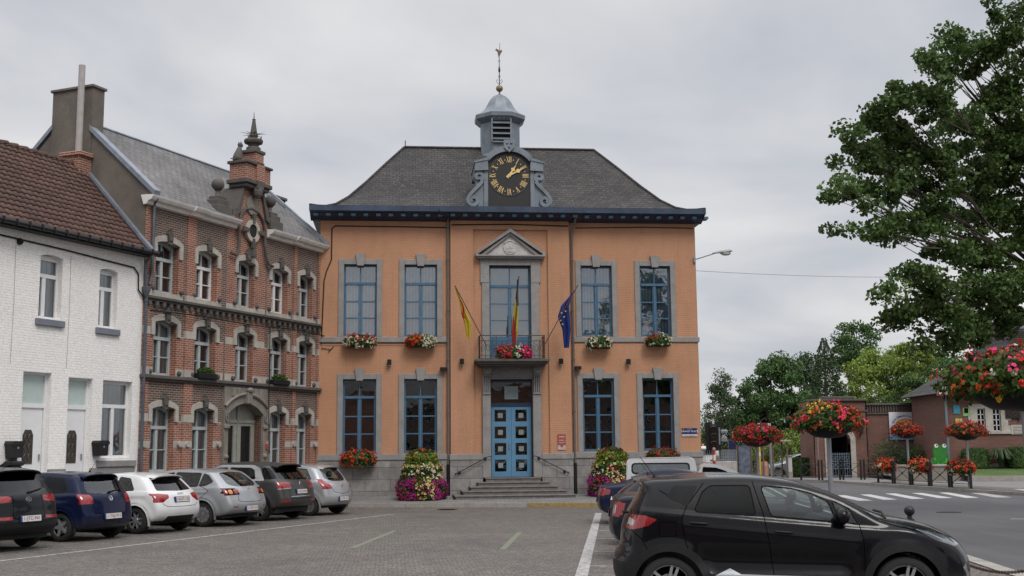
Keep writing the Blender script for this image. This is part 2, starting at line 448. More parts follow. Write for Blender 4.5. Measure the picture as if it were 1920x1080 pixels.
def m_paving():
    t = NT('grey_paving'); v = t.coord()
    b = t.n('ShaderNodeTexBrick'); b.inputs['Scale'].default_value = 1
    b.inputs['Brick Width'].default_value = .3; b.inputs['Row Height'].default_value = .3; b.inputs['Mortar Size'].default_value = .012
    b.inputs['Color1'].default_value = (.205, .2, .2, 1); b.inputs['Color2'].default_value = (.17, .165, .165, 1); b.inputs['Mortar'].default_value = (.09, .085, .08, 1)
    t.l(v, b.inputs['Vector'])
    c = t.mix(1, b.outputs['Color'], t.ramp(t.noise(v, .8, 8, .7), [(.25, .75), (.75, 1.25)]), 'MULTIPLY')
    c = t.mix(1, c, t.ramp(t.noise(v, 50, 3, .7), [(.3, .85), (.7, 1.15)]), 'MULTIPLY')
    return t.done(c, .8, 0, t.bump(b.outputs['Fac'], .4, -.006))
M['paving'] = m_paving()
def m_line(name, col, wear=.5):
    t = NT(name); v = t.coord()
    n = t.noise(v, 9, 8, .75)
    c = t.mix(t.ramp(n, [(wear-.06, 0.0), (wear+.12, 1.0)]), col, (.15, .14, .13))
    return t.done(c, .7, 0, t.bump(t.noise(v, 40, 3), .3, .006))
M['line'] = m_line('worn_white_road_paint', (.42, .41, .40), .50)
M['line_f'] = m_line('white_road_paint', (.50, .49, .49), .56)
M['line_w'] = m_line('faded_white_road_paint', (.33, .32, .30), .42)
M['green_line'] = m_line('faded_green_line', (.16, .195, .10), .46)
M['green_faint'] = m_line('faint_green_line', (.18, .22, .12), .42)
M['kerb_y'] = m_line('yellow_kerb_paint', (.33, .22, .06), .52)
def m_grass():
    t = NT('lawn'); v = t.coord()
    c = t.mix(t.noise(v, 14, 6, .7), (.045, .085, .02), (.09, .14, .035))
    c = t.mix(1, c, t.ramp(t.noise(v, .5, 5), [(.3, .7), (.7, 1.3)]), 'MULTIPLY')
    return t.done(c, .9, 0, t.bump(t.noise(v, 60, 4), .8, .03))
M['grass'] = m_grass()
M['earth'] = stone('dull_ground', (.11, .105, .09), .3, scale=.4)

def leafmat(name, cols, trans=.25, big=.25, bigscale=.5):
    t = NT(name)
    r = t.n('ShaderNodeNewGeometry').outputs['Random Per Island']
    k = len(cols)
    c = t.ramp(r, [(i/(k-1) if k > 1 else 0, cl) for i, cl in enumerate(cols)])
    v = t.coord()
    c = t.mix(1, c, t.ramp(t.noise(v, bigscale, 4), [(.3, 1-big), (.7, 1+big)]), 'MULTIPLY')
    t.done(c, .6, spec=.3)
    tl = t.n('ShaderNodeBsdfTranslucent'); t.l(c, tl.inputs[0])
    mx = t.n('ShaderNodeMixShader'); mx.inputs[0].default_value = trans
    t.l(t.b.outputs[0], mx.inputs[1]); t.l(tl.outputs[0], mx.inputs[2]); t.l(mx.outputs[0], t.o.inputs[0])
    return t.m
M['leaf_oak'] = leafmat('oak_leaves', [(.04, .078, .022), (.062, .112, .03), (.088, .145, .038), (.125, .185, .05)])
M['leaf_dark'] = leafmat('dark_leaves', [(.05, .10, .034), (.072, .135, .042), (.10, .175, .055)])
M['leaf_lime'] = leafmat('light_green_leaves', [(.14, .20, .04), (.20, .28, .055), (.27, .34, .08)])
M['leaf_mid'] = leafmat('mid_green_leaves', [(.045, .09, .026), (.07, .125, .035), (.10, .16, .045)])
M['leaf_birch'] = leafmat('birch_leaves', [(.04, .07, .035), (.07, .11, .05), (.10, .14, .07)])
M['leaf_con'] = leafmat('conifer_needles', [(.045, .075, .034), (.06, .095, .042), (.08, .115, .05)])
M['leaf_fl'] = leafmat('flower_foliage', [(.03, .065, .012), (.06, .11, .02), (.10, .16, .03)])
M['leaf_acid'] = leafmat('lime_foliage', [(.10, .19, .02), (.18, .28, .03), (.24, .33, .05)])
M['leaf_rust'] = leafmat('reddish_foliage', [(.05, .03, .015), (.09, .045, .02), (.13, .05, .02)])
M['bark'] = stone('bark', (.07, .055, .04), .35, scale=8)
for nme, cols in dict(red=[(.45, .014, .010), (.62, .022, .012), (.5, .045, .016)], dred=[(.22, .012, .012), (.4, .02, .015), (.5, .035, .02)], orange=[(.60, .09, .015), (.65, .14, .02), (.5, .06, .015)],
                      pink=[(.7, .03, .14), (.8, .06, .22), (.6, .02, .1)], yellow=[(.8, .45, .03), (.85, .55, .06), (.7, .35, .02)],
                      white=[(.62, .60, .46), (.72, .70, .58), (.55, .52, .36)], magenta=[(.30, .01, .16), (.42, .02, .24), (.22, .008, .12)], cream=[(.6, .45, .2), (.7, .55, .25), (.5, .35, .12)]).items():
    M['p_'+nme] = leafmat('petals_'+nme, cols, .2, .1, 3)

def np_obj(name, V, F, mats, mi=None, parent=None, smooth=False):
    me = bpy.data.meshes.new(name); V = np.asarray(V, dtype=np.float32); F = np.asarray(F, dtype=np.int32)
    k = F.shape[1]
    me.vertices.add(len(V)); me.vertices.foreach_set('co', V.ravel())
    me.loops.add(F.size); me.loops.foreach_set('vertex_index', F.ravel())
    me.polygons.add(len(F)); me.polygons.foreach_set('loop_start', np.arange(len(F), dtype=np.int32)*k)
    me.polygons.foreach_set('loop_total', np.full(len(F), k, dtype=np.int32))
    for m_ in (mats if isinstance(mats, (list, tuple)) else [mats]): me.materials.append(m_)
    if mi is not None: me.polygons.foreach_set('material_index', np.asarray(mi, dtype=np.int32))
    if smooth: me.polygons.foreach_set('use_smooth', np.ones(len(F), dtype=bool))
    me.update(calc_edges=True); me.validate()
    o = bpy.data.objects.new(name, me); COL.objects.link(o)
    if parent: o.parent = parent
    return o
def leaf_quads(rs, P, size, flat=0.0, nrm=None, aspect=.6):
    # P (n,3) leaf centres; each leaf a rhombus facing a random way (or mostly along nrm)
    n = len(P)
    a = rs.normal(size=(n, 3)); 
    if nrm is not None: a = nrm*(1.6) + a*.6
    if flat: a[:, 2] = np.abs(a[:, 2]) + flat
    a /= np.linalg.norm(a, axis=1)[:, None]
    b = rs.normal(size=(n, 3)); b -= (b*a).sum(1)[:, None]*a; b /= np.linalg.norm(b, axis=1)[:, None]
    c = np.cross(a, b)
    s = (size*rs.uniform(.6, 1.3, n))[:, None]
    V = np.empty((n, 4, 3)); V[:, 0] = P - b*s*.5; V[:, 1] = P + c*s*.5*aspect; V[:, 2] = P + b*s*.5; V[:, 3] = P - c*s*.5*aspect
    return V.reshape(-1, 3), np.arange(n*4).reshape(n, 4)
# ------------------------------------------------------------------ setting: ground, square, road, pavements, markings
def sheet(name, pts, mat, z=None):
    mb = MB(); mb.add([(p[0], p[1], p[2] if len(p) > 2 else z) for p in pts], [tuple(range(len(pts)))])
    return mb.build(name, mat, kind='structure')
sheet('ground', [(-700, -300), (700, -300), (700, 1200), (-700, 1200)], M['earth'], -.03)
sheet('cobbled_square', [(-40, -40), (9, -40), (9.9, 44), (-3, 46), (-40, 46)], M['cobble'], 0)
sheet('road', [(6.4, -40), (7.5, 17.6), (7.8, 20.6), (9.2, 36), (9.8, 46), (8.5, 50), (-30, 54), (-30, 66), (14.4, 64), (16.2, 61.9), (16.9, 55.9), (17.5, 51.6), (18.2, 46.4), (21, 30), (26, 8), (30, -40)], M['asphalt'], .006)
def strip(name, a, b, wd, mat, z=.004):
    a = Vector(a); b = Vector(b); d = (b - a).normalized(); n = Vector((-d.y, d.x)) * wd / 2
    return sheet(name, [tuple(a - n), tuple(b - n), tuple(b + n), tuple(a + n)], mat, z)
strip('parking_line', (-12.4, 13.1), (-3.54, 35.34), .11, M['line'])
ld2 = Vector((math.sin(R_(21.7)), math.cos(R_(21.7))))
for (x, y) in [(-8.42, 23.4), (-7.36, 26.1), (-6.3, 28.75), (-5.33, 31.2), (-4.35, 33.6), (-9.5, 20.7)]:
    strip('bay_line', (x, y), (x - 5.0 * math.cos(R_(22)), y + 5.0 * math.sin(R_(22))), .09, M['line_w'])
strip('parking_line', (.6, 13.4), (2.47, 34.9), .19, M['line'])
for (x, y) in [(1.12, 19.4), (1.36, 22.1), (1.58, 25.15), (1.74, 27.6), (2.0, 30.6), (.9, 16.7)]:
    strip('bay_line', (x + .1, y), (x + 5.0, y - .43), .09, M['line'])
strip('court_line', (-3.16, 23.32), (-2.8, 28.2), .13, M['green_line'])
strip('court_line', (-.23, 22.64), (.13, 27.29), .13, M['green_line'])
strip('court_line', (-2.8, 28.2), (.1, 27.3), .07, M['green_faint'])
strip('court_line', (-3.16, 23.32), (-.23, 22.64), .07, M['green_faint'])
strip('court_line', (-6.2, 28.6), (-2.8, 28.3), .07, M['green_faint'])
zs = [((9.7, 40.0), (9.9, 44.6)), ((10.75, 40.4), (11.05, 45.0)), ((11.79, 40.8), (12.2, 45.4)), ((12.82, 41.36), (13.34, 45.92)), ((13.93, 41.77), (14.53, 46.64)), ((15.06, 42.18), (15.65, 46.88)), ((16.0, 42.2), (16.76, 47.0))]
for a, b in zs:
    sheet('zebra_stripe', [a, (a[0] + .52, a[1] + .1), (b[0] + .42, b[1] + .05), b], M['line_f'], .012)
for k in range(3):
    a = (17.1 + 1.2 * k + (.5 if k else 0), 42.3 + .1 * k); sheet('zebra_stripe', [a, (a[0] + .6, a[1]), (a[0] + 1.15, a[1] + 4.2), (a[0] + .7, a[1] + 4.2)], M['line'], .14 if k else .012)
strip('road_line', (12.6, 30.3), (15.6, 29.4), .14, M['line_f'], .012)
strip('road_line', (13.5, 20), (17.0, 12), .14, M['line_f'], .012)
# edging of flat stones between the square and the road
mb = MB(); ed = [(6.4, -40), (7.35, 17.6), (7.65, 20.6), (9.05, 36)]
for i in range(3):
    a, b = Vector(ed[i]), Vector(ed[i+1]); d = (b-a); n = int(d.length/.8); d /= n
    for k in range(n):
        p = a + d*k; q = p + d*.985; u = Vector((-d.y, d.x)).normalized()*.14
        mb.add([(p.x-u.x, p.y-u.y, .016), (p.x+u.x, p.y+u.y, .016), (q.x+u.x, q.y+u.y, .016), (q.x-u.x, q.y-u.y, .016)], [(0, 3, 2, 1)])
mb.build('road_edging', M['concrete'], kind='structure')
# pavement in front of the town hall, along the houses
KA, KB = Vector((-8.6, 40.42)), Vector((7.5, 37.42))
mb = MB()
mb.add([(-9.6, 40.6, .12), (7.5, 37.42, .12), (6.95, 43.75, .26), (-7.2, 42.4, .26), (-9.0, 44, .26)], [(0, 1, 2, 3, 4)])
mb.add([(7.5, 37.42, .12), (8.9, 38.4, .12), (9.5, 50, .12), (6.3, 54, .2), (6.95, 43.75, .26)], [(0, 1, 2, 3, 4)])
C0 = Vector((-7.02, 42.31)); LD = Vector((-math.sin(R_(22.72)), -math.cos(R_(22.72)))); LN = Vector((math.cos(R_(22.72)), -math.sin(R_(22.72))))
p0 = C0 + LD*1.2; p1 = C0 + LD*24; q0 = p0 + LN*1.35; q1 = p1 + LN*1.35
mb.add([(p0.x, p0.y, .2), (p1.x, p1.y, .2), (q1.x, q1.y, .12), (q0.x, q0.y, .12)], [(0, 1, 2, 3)])
mb.build('pavement', M['paving'], kind='structure')
def kerb(name, pts, mats, zt=.13, wd=.16, seg=1.0, mf=None):
    mb = MB(); k2 = 0
    for i in range(len(pts)-1):
        a, b = Vector(pts[i]), Vector(pts[i+1]); d = b-a; n = max(1, int(d.length/seg)); d /= n
        u = Vector((-d.y, d.x)).normalized()*wd/2
        for k in range(n):
            p = a + d*k; q = p + d*.99
            vs = [(p-u), (q-u), (q+u), (p+u)]
            mb.add([(v.x, v.y, -.02) for v in vs] + [(v.x, v.y, zt) for v in vs], [(0,1,2,3),(4,5,6,7),(0,1,5,4),(1,2,6,5),(2,3,7,6),(3,0,4,7)], mf(p.x) if mf else 0)
    return mb.build(name, mats, kind='structure')
kerb('kerb', [(-9.6, 40.6), (7.5, 37.42)], [M['concrete'], M['kerb_y'], M['concrete']], .135, mf=lambda x: 1 if x > .35 else 0)
kerb('kerb', [(7.5, 37.42), (8.9, 38.4), (9.5, 50)], [M['concrete']])
kerb('kerb', [tuple(q0), tuple(q1)], [M['concrete']])
# far pavement by the school
far = [(-30, 66), (14.4, 64), (16.2, 61.9), (16.9, 55.9), (17.5, 51.6), (18.2, 46.4), (21, 30), (26, 8), (60, 8), (60, 90), (-30, 90)]
sheet('pavement', far, M['paving'], .12)
sheet('gravel_strip', [(17.9, 51.6), (18.5, 46.4), (21.2, 30), (23.4, 30), (20.6, 46.4), (19.4, 52), (18.4, 57.5), (17.2, 57.5)], M['cobble'], .135)
kerb('kerb', far[:8], [M['concrete']], .13)

# ------------------------------------------------------------------ wall with real openings
def wall_open(mb, x0, x1, z0, z1, ops, y=0.0, depth=.25, mf=None, extra_x=(), extra_z=(), mrev=None):
    xs = sorted(set([x0, x1] + [v for o in ops for v in o[:2] if x0 <= v <= x1] + [e for e in extra_x if x0 < e < x1]))
    zs_ = sorted(set([z0, z1] + [v for o in ops for v in o[2:4] if z0 <= v <= z1] + [e for e in extra_z if z0 < e < z1]))
    for i in range(len(xs)-1):
        for j in range(len(zs_)-1):
            cx, cz = (xs[i]+xs[i+1])/2, (zs_[j]+zs_[j+1])/2
            if any(o[0] < cx < o[1] and o[2] < cz < o[3] for o in ops): continue
            mb.add([(xs[i], y, zs_[j]), (xs[i+1], y, zs_[j]), (xs[i+1], y, zs_[j+1]), (xs[i], y, zs_[j+1])], [(0,1,2,3)], mf(cx, cz) if mf else 0)
    for o in ops:
        a, b, c, d = o[:4]; m = (mrev if mrev is not None else (mf((a+b)/2, c-.01) if mf else 0))
        mb.add([(a,y,c),(a,y+depth,c),(a,y+depth,d),(a,y,d)], [(0,1,2,3)], m)
        mb.add([(b,y,c),(b,y+depth,c),(b,y+depth,d),(b,y,d)], [(3,2,1,0)], m)
        if c > z0 + .01: mb.add([(a,y,c),(b,y,c),(b,y+depth,c),(a,y+depth,c)], [(0,1,2,3)], m)
        mb.add([(a,y,d),(b,y,d),(b,y+depth,d),(a,y+depth,d)], [(3,2,1,0)], m)
def room(mb, a, b, c, d, y, dep=1.2, m=0):
    mb.add([(a,y,c),(b,y,c),(b,y,d),(a,y,d),(a,y+dep,c),(b,y+dep,c),(b,y+dep,d),(a,y+dep,d)],
           [(4,5,6,7),(0,4,7,3),(1,2,6,5),(0,1,5,4),(3,7,6,2)], m)

# ------------------------------------------------------------------ TOWN HALL
hall = thing('town_hall', 'orange painted town hall with grey stone trim, slate roof and clock turret', 'town hall', (0, 43, 0), R_(5.58))
XL, XR, BW, BE = -7.04, 6.96, -2.28, 2.13
upW = [(-6.16, -4.97), (-3.96, -2.77), (2.57, 3.74), (4.80, 5.96)]
ZU = (5.97, 8.62); ZLo = (1.76, 4.42)
mb = MB()
ops = [(a, b, ZU[0], ZU[1]) for a, b in upW] + [(a, b, ZLo[0], ZLo[1]) for a, b in upW]
wall_open(mb, XL, BW, 1.7, 10.42, ops[:2] + ops[4:6], 0, .22)
wall_open(mb, BE, XR, 1.7, 10.42, ops[2:4] + ops[6:], 0, .22)
cw = (-.85, .69, 5.05, 8.60); dw = (-.83, .71, .86, 4.40)
# centre bay: two broad strips and a recessed panel
YB, YP = -.14, -.06
mb.box(BW, -1.44, YB, .1, 1.7, 10.42); mb.box(1.33, BE, YB, .1, 1.7, 10.42)
mb.box(-1.44, 1.33, YB, .1, 9.94, 10.42)
wall_open(mb, -1.44, 1.33, 1.7, 9.94, [cw, (dw[0], dw[1], 1.7, dw[3])], YP, .3)
mb.box(XL, XL+.01, 0, 10.2, 0, 10.42); mb.box(XR-.01, XR, 0, 10.2, 0, 10.42); mb.box(XL, XR, 10.19, 10.2, 0, 10.42)
walls = mb.build('wall', [M['orange']], hall)
mb = MB()
mb.box(XL-.03, BW, -.06, .1, 0, 1.52); mb.box(XL-.02, XL+.05, .1, 10.2, 0, 1.52); mb.box(BW-.03, -1.13, -.2, .1, 0, 1.5); mb.cut()
mb.box(1.02, BE+.03, -.2, .1, 0, 1.5); mb.box(BE, XR+.03, -.06, .1, 0, 1.52); mb.box(XR-.05, XR+.03, .1, 10.2, 0, 1.52)
mb.build('plinth', M['plinth'], hall)
mb = MB()
def bandbox(x0, x1, y, z0, z1):
    mb.bbox(x0, x1, y, .05, z0, z1, .012)
for a, b in ((XL-.05, BW-.04), (BE+.04, XR+.05)):
    bandbox(a, b, -.095, 1.52, 1.73)
    if a > 0: mb.box(XR, XR+.05, .05, 10.1, 1.53, 1.72)
    mb.cut(); bandbox(a, b, -.05, 5.76, 5.95)
    if a > 0: mb.box(XR, XR+.04, .05, 10.1, 5.77, 5.94)
    mb.cut()
bandbox(BW-.05, -1.13, -.225, 1.5, 1.71); mb.cut(); bandbox(1.02, BE+.05, -.225, 1.5, 1.71)
mb.build('string_course', M['bluestone'], hall)

def hall_window(a, b, zb, zt, upper):
    y = .13
    mb = MB()
    f = .055
    for x0, x1 in ((a, a+f), (b-f, b)): mb.box(x0, x1, y, y+.08, zb, zt)
    mb.box(a+f, b-f, y, y+.08, zb, zb+.09); mb.box(a+f, b-f, y, y+.08, zt-.06, zt)
    zt_ = zb + (1.96 if upper else 2.02)
    mb.box(a+f, b-f, y-.035, y+.085, zt_-.045, zt_+.045)
    m_ = (a+b)/2
    mb.box(m_-.04, m_+.04, y-.015, y+.08, zb+.09, zt_-.045); mb.box(m_-.02, m_+.02, y+.01, y+.07, zt_+.045, zt-.06)
    for z in ((zb+.69, zb+1.3) if upper else (zb+.70, zb+1.33)):
        mb.box(a+f, m_-.05, y+.0, y+.07, z-.022, z+.022); mb.box(m_+.05, b-f, y+.0, y+.07, z-.022, z+.022)
    for x0, x1 in ((a+f, m_-.05), (m_+.05, b-f)):
        mb.box(x0, x0+.022, y+.005, y+.075, zb+.09, zt_-.045); mb.box(x1-.022, x1, y+.005, y+.075, zb+.09, zt_-.045)
    w_ = mb.build('window', M['blue'], hall)
    g = MB(); g.add([(a+.02, y+.045, zb+.02), (b-.02, y+.045, zb+.02), (b-.02, y+.045, zt-.02), (a+.02, y+.045, zt-.02)], [(0,1,2,3)])
    g.build('pane', M['glass_up'] if upper else M['glass'], w_)
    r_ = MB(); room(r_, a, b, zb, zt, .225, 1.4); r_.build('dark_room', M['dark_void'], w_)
    s_ = MB(); k = .2
    s_.bbox(a-k, a, -.045, .12, (5.95 if upper else 1.73), zt+k, .01); s_.bbox(b, b+k, -.045, .12, (5.95 if upper else 1.73), zt+k, .01)
    s_.bbox(a, b, -.047, .12, zt, zt+k, .01)
    s_.build('stone_surround', M['bluestone'], w_)
    q_ = MB(); q_.prism([(m_-.12, zt-.05), (m_+.12, zt-.05), (m_+.175, zt+.39), (m_-.175, zt+.39)], -.11, 0.02)
    q_.build('keystone', M['bluestone'], w_)
    return w_
for i, (a, b) in enumerate(upW):
    w_ = hall_window(a, b, ZU[0], ZU[1], True)
    mb = MB(); n = 9; stp = (b-a-.1)/n          # vertical louvre blinds
    for side in range(n):
        x = a + .05 + stp*side; mb.add([(x, .30, 6.0), (x+stp*.93, .27, 6.0), (x+stp*.93, .27, 8.6), (x, .30, 8.6)], [(0,1,2,3)])
    mb.build('blind', M['blind'], w_)
    w_ = hall_window(a, b, ZLo[0], ZLo[1], False)
# centre window above the balcony
y = .13; a, b, zb, zt = cw; mb = MB()
for x0, x1 in ((a, a+.07), (b-.07, b)): mb.box(x0, x1, y, y+.08, zb, zt)
mb.box(a+.07, b-.07, y, y+.08, zt-.07, zt); mb.box(a+.07, b-.07, y-.03, y+.08, 7.80, 7.90)
m_ = -.08
mb.box(m_-.055, m_+.055, y-.012, y+.08, zb, 7.80); mb.box(m_-.018, m_+.018, y+.01, y+.07, 7.90, zt-.07)
for x0, x1 in ((a+.07, m_-.055), (m_+.055, b-.07)):
    for z in (7.2, 6.58): mb.box(x0, x1, y+.015, y+.07, z-.014, z+.014)
    mb.box(x0, x1, y+.004, y+.078, zb, 5.98)
    for zz in (5.12, 5.5): mb.box(x0+.08, x1-.08, y-.014, y+.005, zz+.04, zz+.36)
w_ = mb.build('window', M['blue'], hall)
g = MB(); g.add([(a+.02, y+.045, 5.9), (b-.02, y+.045, 5.9), (b-.02, y+.045, zt-.02), (a+.02, y+.045, zt-.02)], [(0,1,2,3)]); g.build('pane', M['glass_up'], w_)
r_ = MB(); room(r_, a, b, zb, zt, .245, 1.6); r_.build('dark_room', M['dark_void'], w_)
r_ = MB(); r_.add([(a+.03, .32, 5.95), (b-.03, .32, 5.95), (b-.03, .32, 8.58), (a+.03, .32, 8.58)], [(0,1,2,3)]); r_.build('blind', M['frosted'], w_)
mb = MB()
mb.bbox(-1.13, a, -.13, .12, 5.05, 7.95, .012); mb.bbox(b, 1.0, -.13, .12, 5.05, 7.95, .012)
mb.bbox(-1.18, a, -.14, .12, 7.95, 8.86, .012); mb.bbox(b, 1.05, -.14, .12, 7.95, 8.86, .012)
mb.bbox(a, b, -.137, .12, 8.60, 8.86, .01)
mb.build('stone_surround', M['bluestone'], w_)
# pediment
mb = MB()
mb.bbox(-1.36, 1.22, -.34, .0, 8.90, 8.97, .015); mb.bbox(-1.30, 1.17, -.28, .0, 8.84, 8.90, .01)
for s, x in ((1, -1.36), (-1, 1.22)):
    mb.prism([(x, 8.97), (x+.10*s, 8.97), (x+.10*s, 9.02), (-.07, 9.83), (-.07, 9.96), (x, 9.06)][:6], -.32, 0.0)
    mb.prism([(x+.2*s, 8.975), (x+.34*s, 8.975), (-.07, 9.73), (-.07, 9.82)], -.24, 0.0)
ped = mb.build('pediment', M['bluestone'], hall)
mb = MB(); mb.prism([(-1.2, 8.96), (1.06, 8.96), (-.07, 9.83)], -.15, 0.0)
mb.build('tympanum', plain('pale_relief', (.46, .45, .43), .8, var=.2), ped)
mb = MB(); mb.lathe([(.23, -.19), (.23, -.15)], (-.08, 0, 9.24), 24, axis='y'); mb.lathe([(.17, -.205), (.17, -.18)], (-.08, 0, 9.24), 20, axis='y')
mb.tube([(-.28+.4*k/8, -.18, 9.42+.09*math.sin(PI*k/8)) for k in range(9)], .03, 6); mb.box(-.05, -.11, -.22, -.2, 9.1, 9.38); mb.box(-.2, .04, -.22, -.2, 9.22, 9.26)
mb.build('carved_medallion', plain('pale_carving', (.5, .49, .47), .8, var=.2), ped)
# balcony
mb = MB()
mb.bbox(-1.42, 1.24, -1.0, .0, 4.98, 5.08, .015); mb.bbox(-1.36, 1.18, -.93, .0, 4.90, 4.98, .012); mb.bbox(-1.28, 1.10, -.84, .0, 4.83, 4.90, .01)
bal = mb.build('balcony', M['darkstone'], hall)
mb = MB()
rx0, rx1, ry = -1.26, 1.08, -.88
for z in (5.10, 5.22, 5.74, 5.93):
    mb.tube([(rx0, -.1, z), (rx0, ry, z), (rx1, ry, z), (rx1, -.1, z)], .013 if z < 5.9 else .02, 6)
n = 12
for i in range(n+1):
    x = rx0 + (rx1-rx0)*i/n; mb.box(x-.008, x+.008, ry-.008, ry+.008, 5.08, 5.93 if i % 3 == 0 else 5.74)
    if i < n:
        xm = x + (rx1-rx0)/n/2
        mb.tube([(xm+.06*math.cos(t), ry, 5.48+.12*math.sin(t)) for t in np.linspace(0, 2*PI, 11)], .006, 4, cap=False)
for i in range(1, 5):
    for x in (rx0, rx1): mb.box(x-.008, x+.008, ry+.17*i-.008, ry+.17*i+.008, 5.08, 5.93)
mb.build('railing', M['black'], bal)
mb = MB()
for x in (-.965, .865):     # corbels with fluted consoles
    mb.cut()
    mb.bbox(x-.15, x+.15, -.50, .0, 4.64, 4.83, .02); mb.ball((x, -.45, 4.66), .13, 12, sc=(1, .8, .8))
    mb.bbox(x-.13, x+.13, -.30, .0, 4.5, 4.64, .015)
mb.build('corbel', M['bluestone'], bal)
mb = MB()
mb.bbox(-1.13, dw[0], -.20, .1, .86, 3.84, .012); mb.bbox(dw[1], 1.02, -.20, .1, .86, 3.84, .012)
for x0 in (-1.12, .73):
    mb.bbox(x0-.01, x0+.29, -.24, .1, 3.84, 3.92, .012)
    for k in range(4): mb.bbox(x0+.015+k*.068, x0+.06+k*.068, -.25, -.1, 3.92, 4.5, .008)
    mb.box(x0, x0+.28, -.2, .1, 3.92, 4.5)
mb.box(-.85, .73, -.17, .1, 4.46, 4.83); mb.box(-.83, .71, -.12, .1, 4.40, 4.46)
mb.lathe([(.12, -.21), (.12, -.17)], (-.06, 0, 4.63), 16, axis='y')
mb.build('door_surround', M['bluestone'], hall)
# door
mb = MB(); yd = .12
mb.box(dw[0]+.04, dw[1]-.04, yd-.03, yd+.1, 3.42, 3.55, 1)
for x0, x1 in ((dw[0], dw[0]+.04), (dw[1]-.04, dw[1])): mb.box(x0, x1, yd-.02, yd+.1, .86, 4.40, 1)
mb.box(dw[0]+.04, dw[1]-.04, yd, yd+.08, 4.3, 4.4, 1)
mid = -.06
wx = {0: (-.67, -.25), 1: (.09, .51)}
for s, (x0, x1) in enumerate(((dw[0]+.04, mid-.004), (mid+.004, dw[1]-.04))):
    o2 = [(wx[s][0], wx[s][1], z, z+.43) for z in (2.87, 2.26, 1.665, 1.07)]
    wall_open(mb, x0, x1, .87, 3.42, o2, yd, .03)
    for o_ in o2:
        mb.box(o_[0]+.12, o_[1]-.12, yd+.02, yd+.026, o_[2]+.13, o_[3]-.12, 2)
mb.box(-.30, .2, yd+.03, yd+.036, 3.68, 4.16, 2)
door = mb.build('door', [M['blue_l'], M['blue_d'], M['door_square']], hall)
mb = MB(); mb.add([(dw[0]+.05, yd+.045, .9), (dw[1]-.05, yd+.045, .9), (dw[1]-.05, yd+.045, 4.32), (dw[0]+.05, yd+.045, 4.32)], [(0,1,2,3)]); mb.build('pane', M['glass'], door)
mb = MB(); mb.tube([(-.14, yd, 1.88), (-.14, yd-.05, 1.88), (-.14, yd-.05, 2.06), (-.14, yd, 2.06)], .012, 6); mb.build('handle', M['grey_metal'], door)
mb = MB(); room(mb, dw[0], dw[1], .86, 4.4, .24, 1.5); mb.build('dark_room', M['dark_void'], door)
# steps
mb = MB()
for i, (a, b, z) in enumerate([(-1.04, .93, .86), (-1.33, 1.18, .715), (-1.62, 1.44, .575), (-1.91, 1.70, .435), (-2.20, 1.97, .30)]):
    yf = -.45 - .36*i
    mb.bbox(a-.03, b+.03, yf-.03, -.1, z-.045, z, .01); mb.box(a, b, yf, -.1, 0, z-.045)
mb.build('steps', plain('step_stone', (.15, .135, .13), .8, var=.25), hall)
for x0, x1, z0, z1 in ((-2.08, -.97, 1.02, 1.60), (1.93, .82, 1.02, 1.60)):
    mb = MB(); s = 1 if x1 > x0 else -1; yh = -.30
    mb.tube([(x0-.02*s, yh+.1, z0+.02), (x0-.06*s, yh, z0-.03), (x0, yh, z0), (x1, yh, z1), (x1+.12*s, yh, z1+.03), (x1+.16*s, yh+.05, z1-.05)], .016, 7)
    for x, z in ((x0+.1*s, z0+.05), (x1-.08*s, z1-.04)):
        mb.tube([(x, yh, z), (x, -.2, z-.02)], .014, 6); mb.lathe([(.06, -.225), (.06, -.2)], (x, 0, z-.02), 14, axis='y', m=1)
    mb.build('handrail', [M['black'], M['blue_d']], hall)
# cornice, gutter, brackets
mb = MB()
prof = [(.02, 10.24), (-.18, 10.30), (-.40, 10.36), (-.46, 10.44), (-.60, 10.47), (-.62, 10.66), (-.66, 10.70), (-.5, 10.72), (.05, 10.70)]
def cornice(x0, x1, dy=0): mb.prism([(p[0]+dy if p[0] < 0 else p[0], p[1]) for p in prof], x0, x1, 'yz')
cornice(XL-.35, -2.68); cornice(2.55, XR+.26)
prof = [(p[0]-.10 if p[0] < 0 else p[0], p[1]-.015 if p[0] < -.4 else p[1]) for p in prof]; cornice(-2.68, 2.55)
mb.box(XL-.36, XL-.1, -.6, 10.6, 10.46, 10.71); mb.box(XR+.06, XR+.27, -.6, 10.6, 10.46, 10.71)
mb.box(XL-.2, XL, -.1, 10.3, 10.25, 10.47); mb.box(XR, XR+.2, -.1, 10.3, 10.25, 10.47)
corn = mb.build('cornice', M['blue_d'], hall)
mb = MB()
x = XL - .22
while x < XR + .3:
    dy = -.1 if -2.7 < x < 2.5 else 0
    mb.box(x, x+.16, -.52+dy, -.1, 10.345, 10.435); mb.cut(); x += .452
mb.build('bracket', M['blue'], corn)
mb = MB()
mb.box(XL-.37, -2.7, -.66, -.63, 10.5, 10.695); mb.cut(); mb.box(2.56, XR+.28, -.66, -.63, 10.5, 10.695); mb.cut()
mb.box(-2.7, 2.56, -.76, -.73, 10.48, 10.69)
mb.build('gutter', plain('gutter_blue', (.03, .048, .085), .45, var=.4, scale=2), hall)
